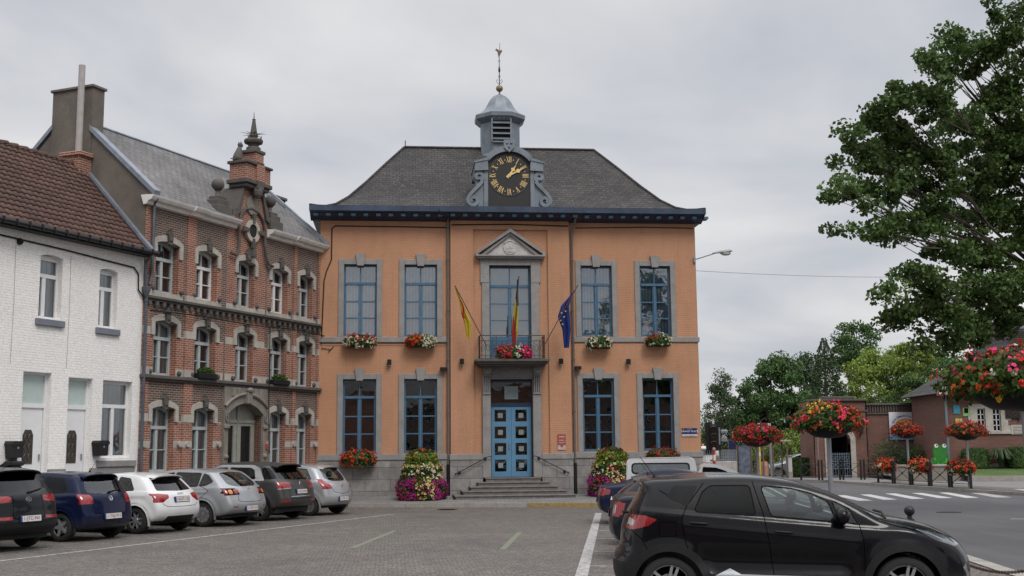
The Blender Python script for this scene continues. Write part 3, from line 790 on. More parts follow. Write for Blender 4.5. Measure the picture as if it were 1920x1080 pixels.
# roof, bell-cast hips
hg = [(0, 0), (.07, .012), (.15, .035), (.25, .09), (.38, .21), (.56, .43), (.78, .72), (1, 1)]
RX0, RX1, RZ0, RZ1 = -7.38, 7.22, 10.69, 14.34
mb = MB()
rings = []
for h, g_ in hg:
    z = RZ0 + (RZ1-RZ0)*g_
    rings.append([(RX0+3.42*h, -.62+5.62*h, z), (RX1-3.2*h, -.62+5.62*h, z), (RX1-3.2*h, 10.6-5.6*h, z), (RX0+3.42*h, 10.6-5.6*h, z)])
for i in range(len(rings)-1):
    for k in range(4):
        mb.add([rings[i][k], rings[i][(k+1) % 4], rings[i+1][(k+1) % 4], rings[i+1][k]], [(0,1,2,3)], 0 if k % 2 == 0 else 1)
roof = mb.build('roof', [M['slate_hall'], M['slate_hip']], hall)
mb = MB()
for k in (0, 1): mb.tube([Vector(r[k]) + Vector((0, 0, .02)) for r in rings], .05, 6)
mb.tube([(RX0+3.42, 4.99, RZ1+.02), (RX1-3.2, 4.99, RZ1+.02)], .06, 6); mb.tube([(RX0+3.46, 4.99, RZ1), (RX0+3.46, 4.99, RZ1+.3)], .02, 5)
mb.build('ridge_cap', M['slate_hall'], roof)
# clock dormer
mb = MB(); cx = -.10; yc = -.30
pts = [(cx-.79, 10.74)] + [(cx + .953*math.sin(t), 11.90 + .953*math.cos(t)) for t in np.linspace(-.98, .98, 15)] + [(cx+.79, 10.74)]
mb.prism(pts, yc, 3.6)
clk = mb.build('clock_dormer', M['clock_black'], hall)
mb = MB()
for s in (-1, 1):
    mb.box(cx+s*.79, cx+s*.94, yc-.05, 2.6, 10.74, 12.16)
    mb.prism([(cx+s*.78, 12.13), (cx+s*1.27, 12.10), (cx+s*1.27, 12.42), (cx+s*1.12, 12.44), (cx+s*.80, 12.56)], yc-.14, 1.8)
    mb.prism([(cx+s*.80, 12.5), (cx+s*1.30, 12.40), (cx+s*1.30, 12.45), (cx+s*.80, 12.62)], yc-.17, 1.8)
arc = [(cx + 1.13*math.sin(t), 11.94 + 1.13*math.cos(t)) for t in np.linspace(-.86, .86, 17)] + [(cx + .955*math.sin(t), 11.90 + .955*math.cos(t)) for t in np.linspace(.92, -.92, 17)]
mb.prism(arc, yc-.14, 2.6)
mb.prism([(cx-.2, 13.27), (cx+.2, 13.27), (cx+.19, 12.98), (cx, 12.80), (cx-.19, 12.98)], yc-.2, yc-.02)
for (x, z) in ((-.08, 13.15), (.08, 13.15), (0, 13.0)): mb.ball((cx+x, yc-.21, z), .045, 8)
mb.build('zinc_surround', M['zinc'], clk)
mb = MB()
for s in (-1, 1):          # volutes: S-shaped scrolls
    mb.cut()
    X = lambda u: cx + s*u
    out_ = [(.93, 10.76), (1.55, 10.76), (1.60, 10.92), (1.57, 11.10), (1.46, 11.26), (1.30, 11.40), (1.22, 11.55), (1.25, 11.68), (1.31, 11.78), (1.33, 11.92), (1.26, 12.06), (1.10, 12.12), (.93, 12.10)]
    mb.prism([(X(u), z) for u, z in out_], yc+.02, yc+.22)
    def spiral(cu, cz, r0, turns, ph, dr):
        return [(X(cu + (r0-dr*q)*math.cos(ph + q*2*PI*turns)), cz + (r0-dr*q)*math.sin(ph + q*2*PI*turns)) for q in np.linspace(0, 1, 26)]
    lo = spiral(1.33, 11.0, .22, -1.25, PI*.25, .15); hi = spiral(1.13, 11.90, .17, -1.15, PI*1.35, .11)
    path = lo[::-1] + [(X(1.40), 11.28), (X(1.27), 11.42), (X(1.10), 11.58), (X(1.0), 11.72)] + hi
    path = [tuple(p) for p in path]
    for i in range(len(path)-1):
        p_, q_ = Vector(path[i]), Vector(path[i+1]); d_ = q_-p_
        if d_.length < 1e-4: continue
        d_.normalize(); n_ = Vector((-d_.y, d_.x)); e_ = d_*.012
        wd = .062 if 6 < i < len(path)-8 else .045
        mb.prism([tuple(p_-n_*wd-e_), tuple(q_-n_*wd+e_), tuple(q_+n_*wd+e_), tuple(p_+n_*wd-e_)], yc-.075+.0004*(i % 3), yc+.04)
mb.build('volute', M['zinc'], clk)
mb = MB(); cz = 11.95; yf = yc-.005
mb.lathe([(.78, yf-.012), (.78, yf)], (cx, 0, cz), 48, axis='y')
face = mb.build('clock_face', M['clock_black'], clk)
mb = MB()
for k in range(60):
    t = 2*PI*k/60; mb.box(-.004, .004, -.002, .002, .745, .762)
    mb.xform(Matrix.Translation((cx, yf-.018, cz)) @ Matrix.Rotation(t, 4, 'Y'), len(mb.v)-8)
rom = ['XII', 'I', 'II', 'III', 'IIII', 'V', 'VI', 'VII', 'VIII', 'IX', 'X', 'XI']
def stroke(x0, z0, x1, z1, wd):
    d = Vector((x1-x0, z1-z0)).normalized(); n_ = Vector((-d.y, d.x))*wd/2
    mb.prism([(x0-n_.x, z0-n_.y), (x1-n_.x, z1-n_.y), (x1+n_.x, z1+n_.y), (x0+n_.x, z0+n_.y)], -.008, 0)
gw = {'I': .052, 'V': .10, 'X': .10}
for k, s_ in enumerate(rom):
    st = len(mb.v); tot = sum(gw[c_] for c_ in s_); x = -tot/2
    for c_ in s_:
        w2 = gw[c_]
        if c_ == 'I': stroke(x+w2/2, .50, x+w2/2, .73, .024)
        if c_ == 'V': stroke(x+.012, .73, x+w2/2, .50, .024); stroke(x+w2-.012, .73, x+w2/2, .50, .013)
        if c_ == 'X': stroke(x+.01, .73, x+w2-.01, .50, .024); stroke(x+w2-.01, .73, x+.01, .50, .013)
        x += w2
    mb.xform(Matrix.Translation((cx, yf-.016, cz)) @ Matrix.Rotation(2*PI*k/12, 4, 'Y'), st)
    st = len(mb.v); mb.prism([(-.018, .61), (0, .64), (.018, .61), (0, .58)], -.008, 0); mb.xform(Matrix.Translation((cx, yf-.016, cz)) @ Matrix.Rotation(2*PI*(k+.5)/12, 4, 'Y'), st)
mb.build('numerals', M['gold'], face)
for nm, ang, ln, wd in (('hour_hand', 33, .50, .055), ('minute_hand', 62, .70, .05)):
    mb = MB(); mb.prism([(-wd*.7, -.12), (wd*.7, -.12), (wd*.55, ln*.42), (wd*1.7, ln*.55), (wd*.5, ln*.68), (0, ln), (-wd*.5, ln*.68), (-wd*1.7, ln*.55), (-wd*.55, ln*.42)], -.012, 0)
    mb.lathe([(wd*1.2, -.014), (wd*1.2, 0)], (0, 0, 0), 12, axis='y')
    mb.xform(Matrix.Translation((cx, yf-.03 - (.015 if nm[0] == 'm' else 0), cz)) @ Matrix.Rotation(R_(ang), 4, 'Y'))
    mb.build(nm, M['gold'], face)
# bell turret
TX, TY = .03, 4.95
o8 = PI/8
mb = MB()
mb.lathe([(.92, 13.2), (.90, 13.9), (.865, 14.0), (.865, 15.5)], (TX, TY, 0), 8, ph=o8)
tur = mb.build('bell_turret', M['zinc'], hall)
mb = MB(); mb.box(TX-.37, TX+.35, TY-.84, TY-.79, 14.45, 15.42)
mb.build('louvre_recess', M['dark_void'], tur)
mb = MB()
for k in range(4):
    z = 14.52 + k*.225
    mb.add([(TX-.38, TY-.96, z), (TX+.36, TY-.96, z), (TX+.36, TY-.80, z+.12), (TX-.38, TY-.80, z+.12), (TX-.38, TY-.96, z-.025), (TX+.36, TY-.96, z-.025)], [(0,1,2,3), (4,5,1,0)])
for x0, x1 in ((-.43, -.37), (.35, .41)): mb.box(TX+x0, TX+x1, TY-.92, TY-.79, 14.40, 15.5)
mb.box(TX-.43, TX+.41, TY-.92, TY-.79, 14.38, 14.44)
mb.prism([(TX-.38, 15.5), (TX-.38, 15.38), (TX-.19, 15.44), (TX-.09, 15.38), (TX, 15.45), (TX+.09, 15.38), (TX+.19, 15.44), (TX+.36, 15.38), (TX+.36, 15.5)], TY-.93, TY-.85)
mb.build('louvre', M['zinc'], tur)
mb = MB(); mb.lathe([(.87, 15.30), (1.03, 15.44), (1.10, 15.50), (1.12, 15.66), (1.06, 15.70), (.97, 15.74), (.84, 15.82), (.72, 15.93), (.62, 16.08), (.53, 16.26), (.43, 16.42), (.28, 16.58), (.13, 16.66), (.05, 16.70)], (TX, TY, 0), 8, ph=o8)
dome = mb.build('dome_roof', M['zinc'], tur)
mb = MB(); mb.tube([(TX, TY, 16.6), (TX, TY, 16.85)], .035, 8); mb.ball((TX, TY, 16.95), .15, 16); mb.build('ball_finial', plain('verdigris_ball', (.22, .18, .10), .5, .4, var=.2), dome)
mb = MB()
mb.tube([(TX, TY, 17.0), (TX, TY, 18.55), (TX+.04, TY, 18.95)], [.022, .014, .008], 6)
mb.lathe([(.01, 17.62), (.05, 17.72), (.035, 17.85), (.01, 17.95)], (TX, TY, 0), 8)
for s in (-1, 1):
    mb.tube([(TX, TY, 17.15), (TX+s*.09, TY, 17.2), (TX+s*.13, TY, 17.28), (TX+s*.08, TY, 17.35), (TX+s*.04, TY, 17.3)], .01, 5)
    mb.tube([(TX, TY, 17.42), (TX+s*.05, TY, 17.46), (TX+s*.02, TY, 17.52)], .008, 5); mb.tube([(TX, TY, 18.1), (TX+s*.06, TY, 18.15), (TX, TY, 18.2)], .007, 5)
iron = mb.build('vane_rod', M['black'], dome)
mb = MB(); mb.prism([(TX-.17, 18.62), (TX-.13, 18.70), (TX-.06, 18.66), (TX+.02, 18.60), (TX+.10, 18.66), (TX+.13, 18.58), (TX+.08, 18.50), (TX+.03, 18.40), (TX-.02, 18.30), (TX-.05, 18.42), (TX-.07, 18.54), (TX-.12, 18.60)], TY-.012, TY+.012)
mb.build('weathercock', plain('tarnished_brass', (.14, .10, .07), .5, .5), dome)
# downpipes, cable
for x, xo in ((-2.37, 0), (2.24, 1)):
    mb = MB()
    if xo: mb.tube([(x+.12, -.45, 10.4), (x+.1, -.3, 10.2), (x, -.1, 9.9), (x, -.1, .2)], .042, 8)
    else: mb.tube([(x, -.4, 10.42), (x, -.15, 10.25), (x, -.1, 9.9), (x, -.1, .2)], .042, 8)
    for z in (8.8, 6.9, 5.1, 3.2): mb.lathe([(.065, z), (.065, z+.05)], (x, -.1, 0), 10)
    mb.tube([(x, -.1, .22), (x, -.1, 1.35)], .06, 8, m=1)
    mb.build('downpipe', [plain('brown_grey_pipe', (.13, .12, .115), .5), M['black']], hall, smooth=True)
mb = MB()
mb.tube([(-6.62, -.03, 2.0), (-6.95, -.03, 5.7), (-6.88, -.03, 8.0), (-6.80, -.03, 8.35), (-6.62, -.03, 8.8), (-6.62, -.03, 9.95), (-6.5, -.03, 10.05), (-4, -.03, 10.04), (-2.3, -.03, 10.02)][1:], .022, 5)
mb.tube([(-2.25, -.17, 10.1), (0, -.17, 10.14), (2.1, -.17, 10.09)], .02, 5); mb.tube([(2.4, -.03, 10.05), (5, -.03, 10.1), (6.9, -.03, 10.08)], .015, 5)
mb.tube([(-6.95, -.03, 5.55), (-6.6, -.03, 5.5), (-6.5, -.03, 5.62), (-6.7, -.03, 5.4)], .012, 5)
mb.tube([(-6.95, -.06, 5.71), (-4, -.06, 5.72), (-2.4, -.06, 5.70)], .012, 5)
mb.build('cable', M['matt_black'], hall)

HM = Matrix.Translation((0, 43, 0)) @ Matrix.Rotation(R_(5.58), 4, 'Z')
def hp(u, y, z): return HM @ Vector((u, y, z))
# wall lamps
for u, y_, z, flat, lab in ((-4.50, -.03, 5.02, 0, 'black wall lamp on the orange facade between the two left ground-floor windows'),
                       (-1.88, -.17, 5.03, 0, 'black wall lamp left of the town hall balcony'), (1.75, -.17, 5.03, 0, 'black wall lamp right of the town hall balcony'),
                       (4.28, -.03, 5.02, 0, 'black wall lamp on the orange facade between the two right ground-floor windows'),
                       (-2.54, -.03, 4.78, 1, 'small black floodlight beside the left downpipe of the town hall'), (2.40, -.03, 4.80, 1, 'small black floodlight beside the right downpipe of the town hall')):
    t = thing('wall_lamp', lab, 'wall lamp', hp(u, y_, z), R_(5.58), 'black lamps on the town hall facade')
    mb = MB()
    if flat:
        mb.bbox(-.13, .11, -.22, -.02, -.06, .06, .015); mb.box(-.03, .03, -.03, .04, -.03, .03)
    else:
        mb.bbox(-.075, .075, -.17, -.03, -.10, .11, .015); mb.box(-.04, .04, -.04, .04, -.04, .04)
    mb.build('housing', M['matt_black'], t)
    mb = MB(); mb.box(-.06, .06, -.155, -.045, -.107, -.1) if not flat else mb.box(-.10, .08, -.2, -.06, -.064, -.06)
    mb.build('lens', M['frosted'], t)
# plaques and signs on the hall
t = thing('street_name_sign', 'blue enamel street sign reading GRAND\' PLACE on the orange wall', 'sign', hp(6.53, -.01, 2.43), R_(5.58))
mb = MB(); mb.box(-.285, .285, -.02, 0, -.13, .15); mb.build('panel', plain('enamel_blue', (.012, .028, .12), .3), t)
mb = MB(); mb.box(-.285, .285, -.024, -.02, -.15, -.075); mb.build('lower_strip', plain('enamel_white', (.55, .55, .55), .4), t)
mb = MB(); mb.mesh(text_mesh("GRAND' PLACE", .093, .001), Matrix.Translation((0, -.025, .03)) @ FRONT); mb.mesh(text_mesh("COMMUNE", .035, .001), Matrix.Translation((0, -.025, .115)) @ FRONT); mb.build('lettering', plain('sign_white', (.7, .7, .7), .5), t)
mb = MB(); mb.mesh(text_mesh("PLACE COMMUNALE", .04, .001), Matrix.Translation((0, -.028, -.113)) @ FRONT); mb.box(-.26, -.20, -.025, -.02, .085, .135); mb.build('red_lettering', M['red_paint'], t)
t = thing('info_plaque', 'small red and white plaque on the orange wall right of the door', 'plaque', hp(1.745, -.15, 2.11), R_(5.58))
mb = MB(); mb.box(-.145, .145, -.02, 0, -.28, .28, 0); mb.box(-.145, .145, -.022, -.02, -.28, -.12, 1); mb.box(-.1, .1, -.023, -.021, .17, .21, 1); mb.box(-.1, .08, -.023, -.021, .05, .08, 1); mb.box(-.1, .1, -.023, -.021, -.03, -.01, 1)
mb.lathe([(.06, -.026), (.06, -.022)], (0, 0, -.12), 14, m=0, axis='y'); mb.build('panel', [plain('plaque_red', (.32, .07, .05), .5), plain('plaque_white', (.42, .38, .38), .5)], t)
# ------------------------------------------------------------------ OLD BRICK HOUSE (local x runs along the wall towards the town hall, y into the house)
LR = R_(67.28)
LMx = Matrix.Translation((C0.x, C0.y, 0)) @ Matrix.Rotation(LR, 4, 'Z')
def lp(x, y, z): return LMx @ Vector((x, y, z))
bh = thing('brick_house', 'tall red and brown brick house with white stone arches, stepped gable and spire', 'house', (C0.x, C0.y, 0), LR)
wxs = [(-8.93, -7.90), (-7.03, -6.02), (-4.95, -4.00), (-3.02, -2.05), (-1.34, -.44)]
floors = {1: (1.30, 3.22), 2: (4.12, 5.74), 3: (6.56, 8.10)}
D1 = (-5.36, -3.46, .25, 3.42)
ops = []
for fl, (z0, z1) in floors.items():
    for i, (a, b) in enumerate(wxs):
        if fl == 1 and i == 2: ops.append(D1)
        else: ops.append((a, b, z0, z1))
pil = [(-9.45, -9.10), (-7.56, -7.10), (-5.50, -3.36), (-1.72, -1.48), (-.12, 0)]
def bmat(cx, cz):
    if cz < 1.28: return 2
    for a, b in pil:
        if a < cx < b: return 3 if 0 < min(abs(cz-2.11)-.10, abs(cz-2.87)-.11, abs(cz-4.23)-.1, abs(cz-5.4)-.11, abs(cz-6.5)-.1)+1e9*0 and False else (4 if (2.01 < cz < 2.21 or 2.76 < cz < 2.99 or 4.12 < cz < 4.33 or 5.28 < cz < 5.51 or 6.40 < cz < 6.60) else 0)
    for fl, (z0, z1) in floors.items():
        if z0 - .1 < cz < z1 - .42:
            for a, b in wxs:
                if a - (.26 if fl == 3 else .42) < cx < b + (.26 if fl == 3 else .42):
                    return 4 if (2.01 < cz < 2.21 or 2.76 < cz < 2.99 or 5.28 < cz < 5.51 or 4.12 < cz < 4.33 or 6.40 < cz < 6.60) else 0
    return 1
mb = MB()
ez = [1.28, 2.01, 2.21, 2.76, 2.99, 4.12, 4.33, 5.28, 5.51, 6.4, 6.6, 2.80, 5.32, 7.68]
ex = [v for p_ in pil for v in p_] + [v for a, b in wxs for v in (a-.26, b+.26, a-.42, b+.42)]
wall_open(mb, -9.45, 0, 0, 9.2, ops, 0, .30, bmat, ex, ez, mrev=0)
mb.box(-.01, 0, 0, 6, 0, 9.2, 1); mb.box(-9.45, 0, 5.99, 6, 0, 9.2, 1)
bw_ = mb.build('wall', [M['brick_o'], M['brick_d'], M['portalstone'], M['whitestone'], M['whitestone']], bh)
# proud pilasters of brick with stone bands
mb = MB()
for a, b in ((-9.44, -9.12), (-7.54, -7.12), (-1.70, -1.50), (-.12, -.01)):
    mb.cut()
    for z0, z1, m in ((1.28, 2.01, 0), (2.01, 2.21, 1), (2.21, 2.76, 0), (2.76, 2.99, 1), (2.99, 3.93, 0), (4.12, 4.33, 1), (4.33, 5.28, 0), (5.28, 5.51, 1), (5.51, 6.24, 0), (6.4, 6.6, 1), (6.6, 9.07, 0)):
        mb.box(a, b, -.045 - (.012 if m else 0), .02, z0, z1, m)
mb.build('pilaster', [M['brick_o'], M['whitestone']], bh)
for z0, z1 in ((3.94, 4.10), (6.25, 6.40)):
    mb = MB(); mb.bbox(-9.50, .04, -.16, 0, z0+.06, z1, .015); mb.bbox(-9.47, .02, -.10, 0, z0, z0+.06, .01)
    if z0 > 5:
        for k in range(30): mb.box(-9.3+k*.315, -9.18+k*.315, -.12, 0, z0-.12, z0)
    mb.build('string_course', M['darkstone'], bh)
mb = MB(); mb.bbox(-9.46, D1[0]-.2, -.07, 0, .1, 1.28, .01); mb.cut(); mb.bbox(D1[1]+.2, .02, -.07, 0, .1, 1.28, .01); mb.build('plinth', M['portalstone'], bh)
def arc_pts(a, b, zs_, zc_, n=9):
    w2 = (b-a)/2; r = (w2*w2 + (zc_-zs_)**2)/(2*(zc_-zs_)); cx = (a+b)/2; cz = zc_-r; t = math.asin(min(1, w2/r))
    if zc_-zs_ > w2: t = PI-t
    return [(cx + r*math.sin(u), cz + r*math.cos(u)) for u in np.linspace(-t, t, n)]
def arch_stone(mb, a, b, zt, yf, yb, k=.15, leg=.40, rise=.08, m=0):
    inner = arc_pts(a, b, zt-rise, zt)
    outer = [(a-k, zt-leg-.06), (a-k, zt-.03)] + arc_pts(a-k+.05, b+k-.05, zt+.03, zt+.19) + [(b+k, zt-.03), (b+k, zt-leg-.06)]
    poly = outer + [(b, zt-leg-.06)] + inner[::-1] + [(a, zt-leg-.06)]
    mb.prism(poly, yf, yb, m=m)
def bwindow(a, b, zb, zt, fl, i):
    y = .26; f = .07; mb = MB()
    inn = arc_pts(a+.01, b-.01, zt-.09, zt-.01)
    zt_ = zt - (.52 if fl > 1 else .62)
    for x0, x1 in ((a, a+f), (b-f, b)): mb.box(x0, x1, y-.04, y+.04, zb, zt-.1)
    mb.box(a+f, b-f, y-.04, y+.04, zb, zb+.08); mb.box(a+f, b-f, y-.07, y+.04, zt_-.05, zt_+.05)
    mb.prism(inn + [(b-.08, zt-.20)] + arc_pts(a+.08, b-.08, zt-.20, zt-.08)[::-1] + [(a+.08, zt-.20)], y-.04, y+.04)
    m_ = (a+b)/2
    mb.box(m_-.055, m_+.055, y-.05, y+.04, zb+.08, zt_-.05); mb.box(m_-.02, m_+.02, y-.03, y+.03, zt_+.05, zt-.09)
    zm = (zb+zt_)/2
    for x0, x1 in ((a+f, m_-.055), (m_+.055, b-f)): mb.box(x0, x1, y-.03, y+.03, zm-.015, zm+.015)
    w_ = mb.build('window', M['grey_frame'] if fl < 3 else M['white_pvc'] if i in (1, 3) else M['grey_frame'], bh)
    g = MB(); g.add([(a, y+.02, zb), (b, y+.02, zb), (b, y+.02, zt), (a, y+.02, zt)], [(0,1,2,3)]); g.build('pane', M['glass'], w_)
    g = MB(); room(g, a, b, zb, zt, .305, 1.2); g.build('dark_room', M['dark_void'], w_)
    if fl == 1 or (fl == 2 and i in (0,)):
        g = MB(); n = 24
        vs = [(a+.02+(b-a-.04)*k/n, .34+.018*math.sin(k*1.9), z) for z in (zb, zt-.02) for k in range(n+1)]
        g.add(vs, [(k, k+1, n+2+k, n+1+k) for k in range(n)]); g.build('curtain', M['curtain'], w_)
    g = MB(); arch_stone(g, a, b, zt, -.055, .27); g.build('arch', M['whitestone'], w_)
    g = MB(); g.prism([(m_-.075, zt-.09), (m_+.075, zt-.09), (m_+.11, zt+.22), (m_-.11, zt+.22)], -.13, 0)
    g.prism([(m_-.13, zt+.22), (m_+.13, zt+.22), (m_+.04, zt+.31), (m_+.03, zt+.38), (m_-.03, zt+.38), (m_-.04, zt+.31)], -.12, 0)
    g.bbox(m_-.07, m_+.07, -.16, -.1, zt+.0, zt+.14, .02); g.build('keystone', M['darkstone'], w_)
    if fl > 1:
        g = MB()
        for x in (a-.14, b+.14): g.cut(); g.ball((x, -.03, zb+.09), .10, 10, sc=(.8, .7, .8)); 
        g.build('carved_block', M['darkstone'], w_)
    return w_
for fl, (z0, z1) in floors.items():
    for i, (a, b) in enumerate(wxs):
        if fl == 1 and i == 2: continue
        bwindow(a, b, z0, z1, fl, i)
# portal
a, b, zb, zt = D1
mb = MB()
inner = arc_pts(a, b, zt-.36, zt, 15)
outer = [(a-.22, .1), (a-.22, 3.93), (b+.22, 3.93), (b+.22, .1), (b, .1)] + inner[::-1] + [(a, .1)]
mb.prism(outer, -.09, .30)
mb.tube([(p[0], -.12, p[1]+.02) for p in arc_pts(a-.22, b+.22, zt-.14, zt+.28, 15)], .055, 6)
mb.bbox((a+b)/2-.13, (a+b)/2+.13, -.24, -.05, zt-.02, zt+.36, .02)
mb.ball(((a+b)/2, -.22, zt+.42), .13, 10, sc=(1.2, .7, .7))
for x in (a-.11, b+.11):
    mb.tube([(x+.07*math.cos(t)*(1-.5*q), -.12, 2.95+.17*math.sin(t)*(1-.5*q)) for q, t in zip(np.linspace(0, 1, 16), np.linspace(0, 9, 16))], .022, 5)
    mb.tube([(x+.06*math.cos(t)*(1-.5*q), -.12, .95+.22*math.sin(t)*(1-.5*q)) for q, t in zip(np.linspace(0, 1, 16), np.linspace(0, 9, 16))], .022, 5)
    mb.ball((x, -.1, 1.72), .09, 10); mb.bbox(x-.12, x+.12, -.16, -.05, 2.60, 2.72, .02)
for k, x in enumerate((-5.15, -4.85, -3.95, -3.66)): mb.bbox(x-.07, x+.07, -.14, -.05, 3.62, 3.9, .02)
mb.build('portal', M['portalstone'], bh)
mb = MB(); y = .26; zl = 2.84; m_ = (a+b)/2
mb.prism([(a, zl)] + inner + [(b, zl)], y+.02, y+.06)
for s, (x0, x1) in enumerate(((a, m_-.01), (m_+.01, b))):
    wall_open(mb, x0, x1, .28, zl, [(x0+.19, x1-.19, .4, 2.70)], y, .05); mb.box(x0, x1, y+.0, y+.02, zl-.02, zl+.01)
mb.box(m_-.03, m_+.03, y-.03, y, .3, 3.35); mb.box(a, b, y-.03, y, zl-.04, zl+.06)
dr = mb.build('double_door', M['wood_grey'], bh)
mb = MB(); mb.add([(a+.1, y+.045, .3), (b-.1, y+.045, .3), (b-.1, y+.045, 2.78), (a+.1, y+.045, 2.78)], [(0,1,2,3)]); mb.build('pane', plain('black_door_glass', (.010, .012, .013), .15), dr)
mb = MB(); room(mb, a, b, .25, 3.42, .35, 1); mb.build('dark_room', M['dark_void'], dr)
tag((lambda o: (setattr(o, 'matrix_world', LMx), o)[1])((lambda mb: (mb.box(-3.33, -3.22, -.12, -.09, 1.95, 2.12), mb.build('notice', M['red_paint']))[1])(MB())), 'small red notice fixed to the right pillar of the brick house portal', 'notice')
# stone discs on the ground-floor band
mb = MB()
for x in (-9.27, -7.68, -7.33, -5.78, -3.18, -1.6, -1.46, -.22): mb.cut(); mb.lathe([(.085, -.10), (.085, -.04)], (x, 0, 2.11), 12, axis='y')
mb.build('stone_disc', M['whitestone'], bh)
# cornice
mb = MB()
cp = [(.0, 9.04), (-.12, 9.06), (-.16, 9.14), (-.28, 9.18), (-.34, 9.26), (-.36, 9.31), (-.1, 9.33), (.1, 9.33)]
for a, b in ((-9.55, -7.6), (-7.6, -7.0), (-7.0, -5.2), (-3.42, -1.95), (-1.95, -1.35), (-1.35, .12)):
    dy = -.06 if b-a < .7 else 0
    if a == -3.42: mb.cut()
    mb.prism([(p[0]+(dy if p[0] < 0 else 0), p[1]+(0.002 if dy else 0)) for p in cp], a, b, 'yz')
mb.build('cornice', M['white_paint'], bh)
# roof
def roofq(mb, x0, x1, y0, z0, y1, z1, m=0): mb.add([(x0, y0, z0), (x1, y0, z0), (x1, y1, z1), (x0, y1, z1)], [(0,1,2,3)], m)
mb = MB(); roofq(mb, -9.42, -5.46, -.28, 9.33, 2.95, 12.02); roofq(mb, -3.30, .0, -.28, 9.33, 2.95, 12.02); roofq(mb, -5.46, -3.30, .30, 9.33+.58*2.69/3.23, 2.95, 12.02); roofq(mb, .0, -9.42, 6.2, 9.33, 2.95, 12.02)
rf = mb.build('roof', M['slate_brick'], bh)
mb = MB(); mb.tube([(-9.4, 2.95, 12.04), (.0, 2.95, 12.04)], .05, 6); mb.build('ridge_cap', M['lead'], rf)
mb = MB(); mb.add([(.02, -.3, 9.28), (.02, 2.95, 12.0), (.02, 6.2, 9.28)], [(0,1,2)], 0)
mb.prism([(-.34, 9.30), (2.95, 12.06), (2.95, 12.2), (-.34, 9.44)], -.06, .06, 'yz'); mb.build('verge', M['lead'], bh)
mb = MB()    # west gable wall of grey render with its chimney
mb.prism([(0, 0), (0, 9.2), (-.25, 9.38), (2.95, 12.22), (6.15, 9.38), (6, 0)], -9.47, -9.30, 'yz')
gw_ = mb.build('gable_wall', M['render'], bh)
mb = MB(); mb.prism([(-.34, 9.30), (2.15, 11.51), (2.15, 11.67), (-.38, 9.44)], -9.54, -9.26, 'yz'); mb.cut(); mb.prism([(3.62, 11.7), (6.25, 9.32), (6.3, 9.46), (3.62, 11.85)], -9.54, -9.26, 'yz')
mb.build('lead_capping', M['lead'], gw_)
mb = MB(); mb.box(-9.50, -9.0, 2.10, 3.66, 10.6, 12.86); mb.bbox(-9.56, -8.94, 2.04, 3.72, 12.86, 12.94, .01)
mb.build('chimney', M['render'], bh)
# the stepped centre gable
mb = MB()
mb.prism([(-5.46, 9.05), (-5.46, 9.42), (-5.05, 9.62), (-4.78, 10.5), (-3.88, 10.5), (-3.56, 9.62), (-3.30, 9.42), (-3.30, 9.05)], -.07, .35)
gb = mb.build('gable', M['brick_o'], bh)
mb = MB()
for s, X in ((1, lambda u: -4.33 - u), (-1, lambda u: -4.33 + u)):
    mb.cut(); mb.prism([(X(1.14), 9.42), (X(.74), 9.60), (X(.47), 10.50), (X(.56), 10.52), (X(.86), 9.75), (X(1.14), 9.66)], -.16, .5)
    mb.prism([(X(.86), 9.72), (X(.50), 10.52), (X(.50), 10.0)], .3, .9)
mb.build('coping', M['darkstone'], gb)
mb = MB(); mb.lathe([(.34, -.13), (.34, -.05)], (-4.33, 0, 9.98), 18, axis='y'); mb.build('stone_roundel', M['portalstone'], gb)
mb = MB()
n = 28
for k in range(n):
    t0, t1 = 2*PI*k/n, 2*PI*(k+1)/n
    mb.prism([(-4.28+.38*math.cos(t0), 9.12+.38*math.sin(t0)), (-4.28+.38*math.cos(t1), 9.12+.38*math.sin(t1)), (-4.28+.23*math.cos(t1), 9.12+.23*math.sin(t1)), (-4.28+.23*math.cos(t0), 9.12+.23*math.sin(t0))], -.13, -.02)
oc = mb.build('oculus_ring', M['whitestone'], gb)
mb = MB(); mb.lathe([(.235, -.085), (.235, -.075)], (-4.28, 0, 9.12), 24, axis='y'); mb.build('pane', M['dark_void'], oc)
mb = MB()
for t in (0, PI/2, PI, 1.5*PI):
    st = len(mb.v); mb.prism([(-.045, .26), (.045, .26), (.085, .58), (-.085, .58)], -.17, -.1); mb.xform(Matrix.Translation((-4.28, 0, 9.12)) @ Matrix.Rotation(t, 4, 'Y'), st); mb.cut()
mb.prism([(-4.4, 8.25), (-4.16, 8.25), (-4.22, 8.5), (-4.34, 8.5)], -.2, 0); mb.prism([(-4.33, 8.5), (-4.23, 8.5), (-4.28, 8.72)], -.16, 0)
mb.build('carved_stone', M['darkstone'], gb)
pts = [(-5.46, 8.22), (-5.2, 8.18), (-5.06, 8.34), (-5.03, 8.7), (-5.05, 9.2), (-4.98, 9.55), (-4.75, 9.78), (-4.4, 9.86), (-4.0, 9.78), (-3.72, 9.55), (-3.60, 9.2), (-3.60, 8.8), (-3.52, 8.40), (-3.35, 8.12), (-3.10, 8.10)]
mb = MB(); mb.tube([(x, -.11, z) for x, z in pts], .052, 8); mb.build('serpentine_moulding', M['darkstone'], gb, smooth=True)
mb = MB()
mb.bbox(-4.98, -3.68, -.30, .40, 10.5, 10.62, .02); mb.bbox(-5.06, -3.60, -.38, .45, 10.62, 10.76, .02); mb.ball((-4.33, -.3, 10.42), .2, 10, sc=(1, .8, 1.2)); mb.box(-4.5, -4.16, -.42, -.2, 10.5, 10.74)
cb = mb.build('corbel_block', M['darkstone'], gb)
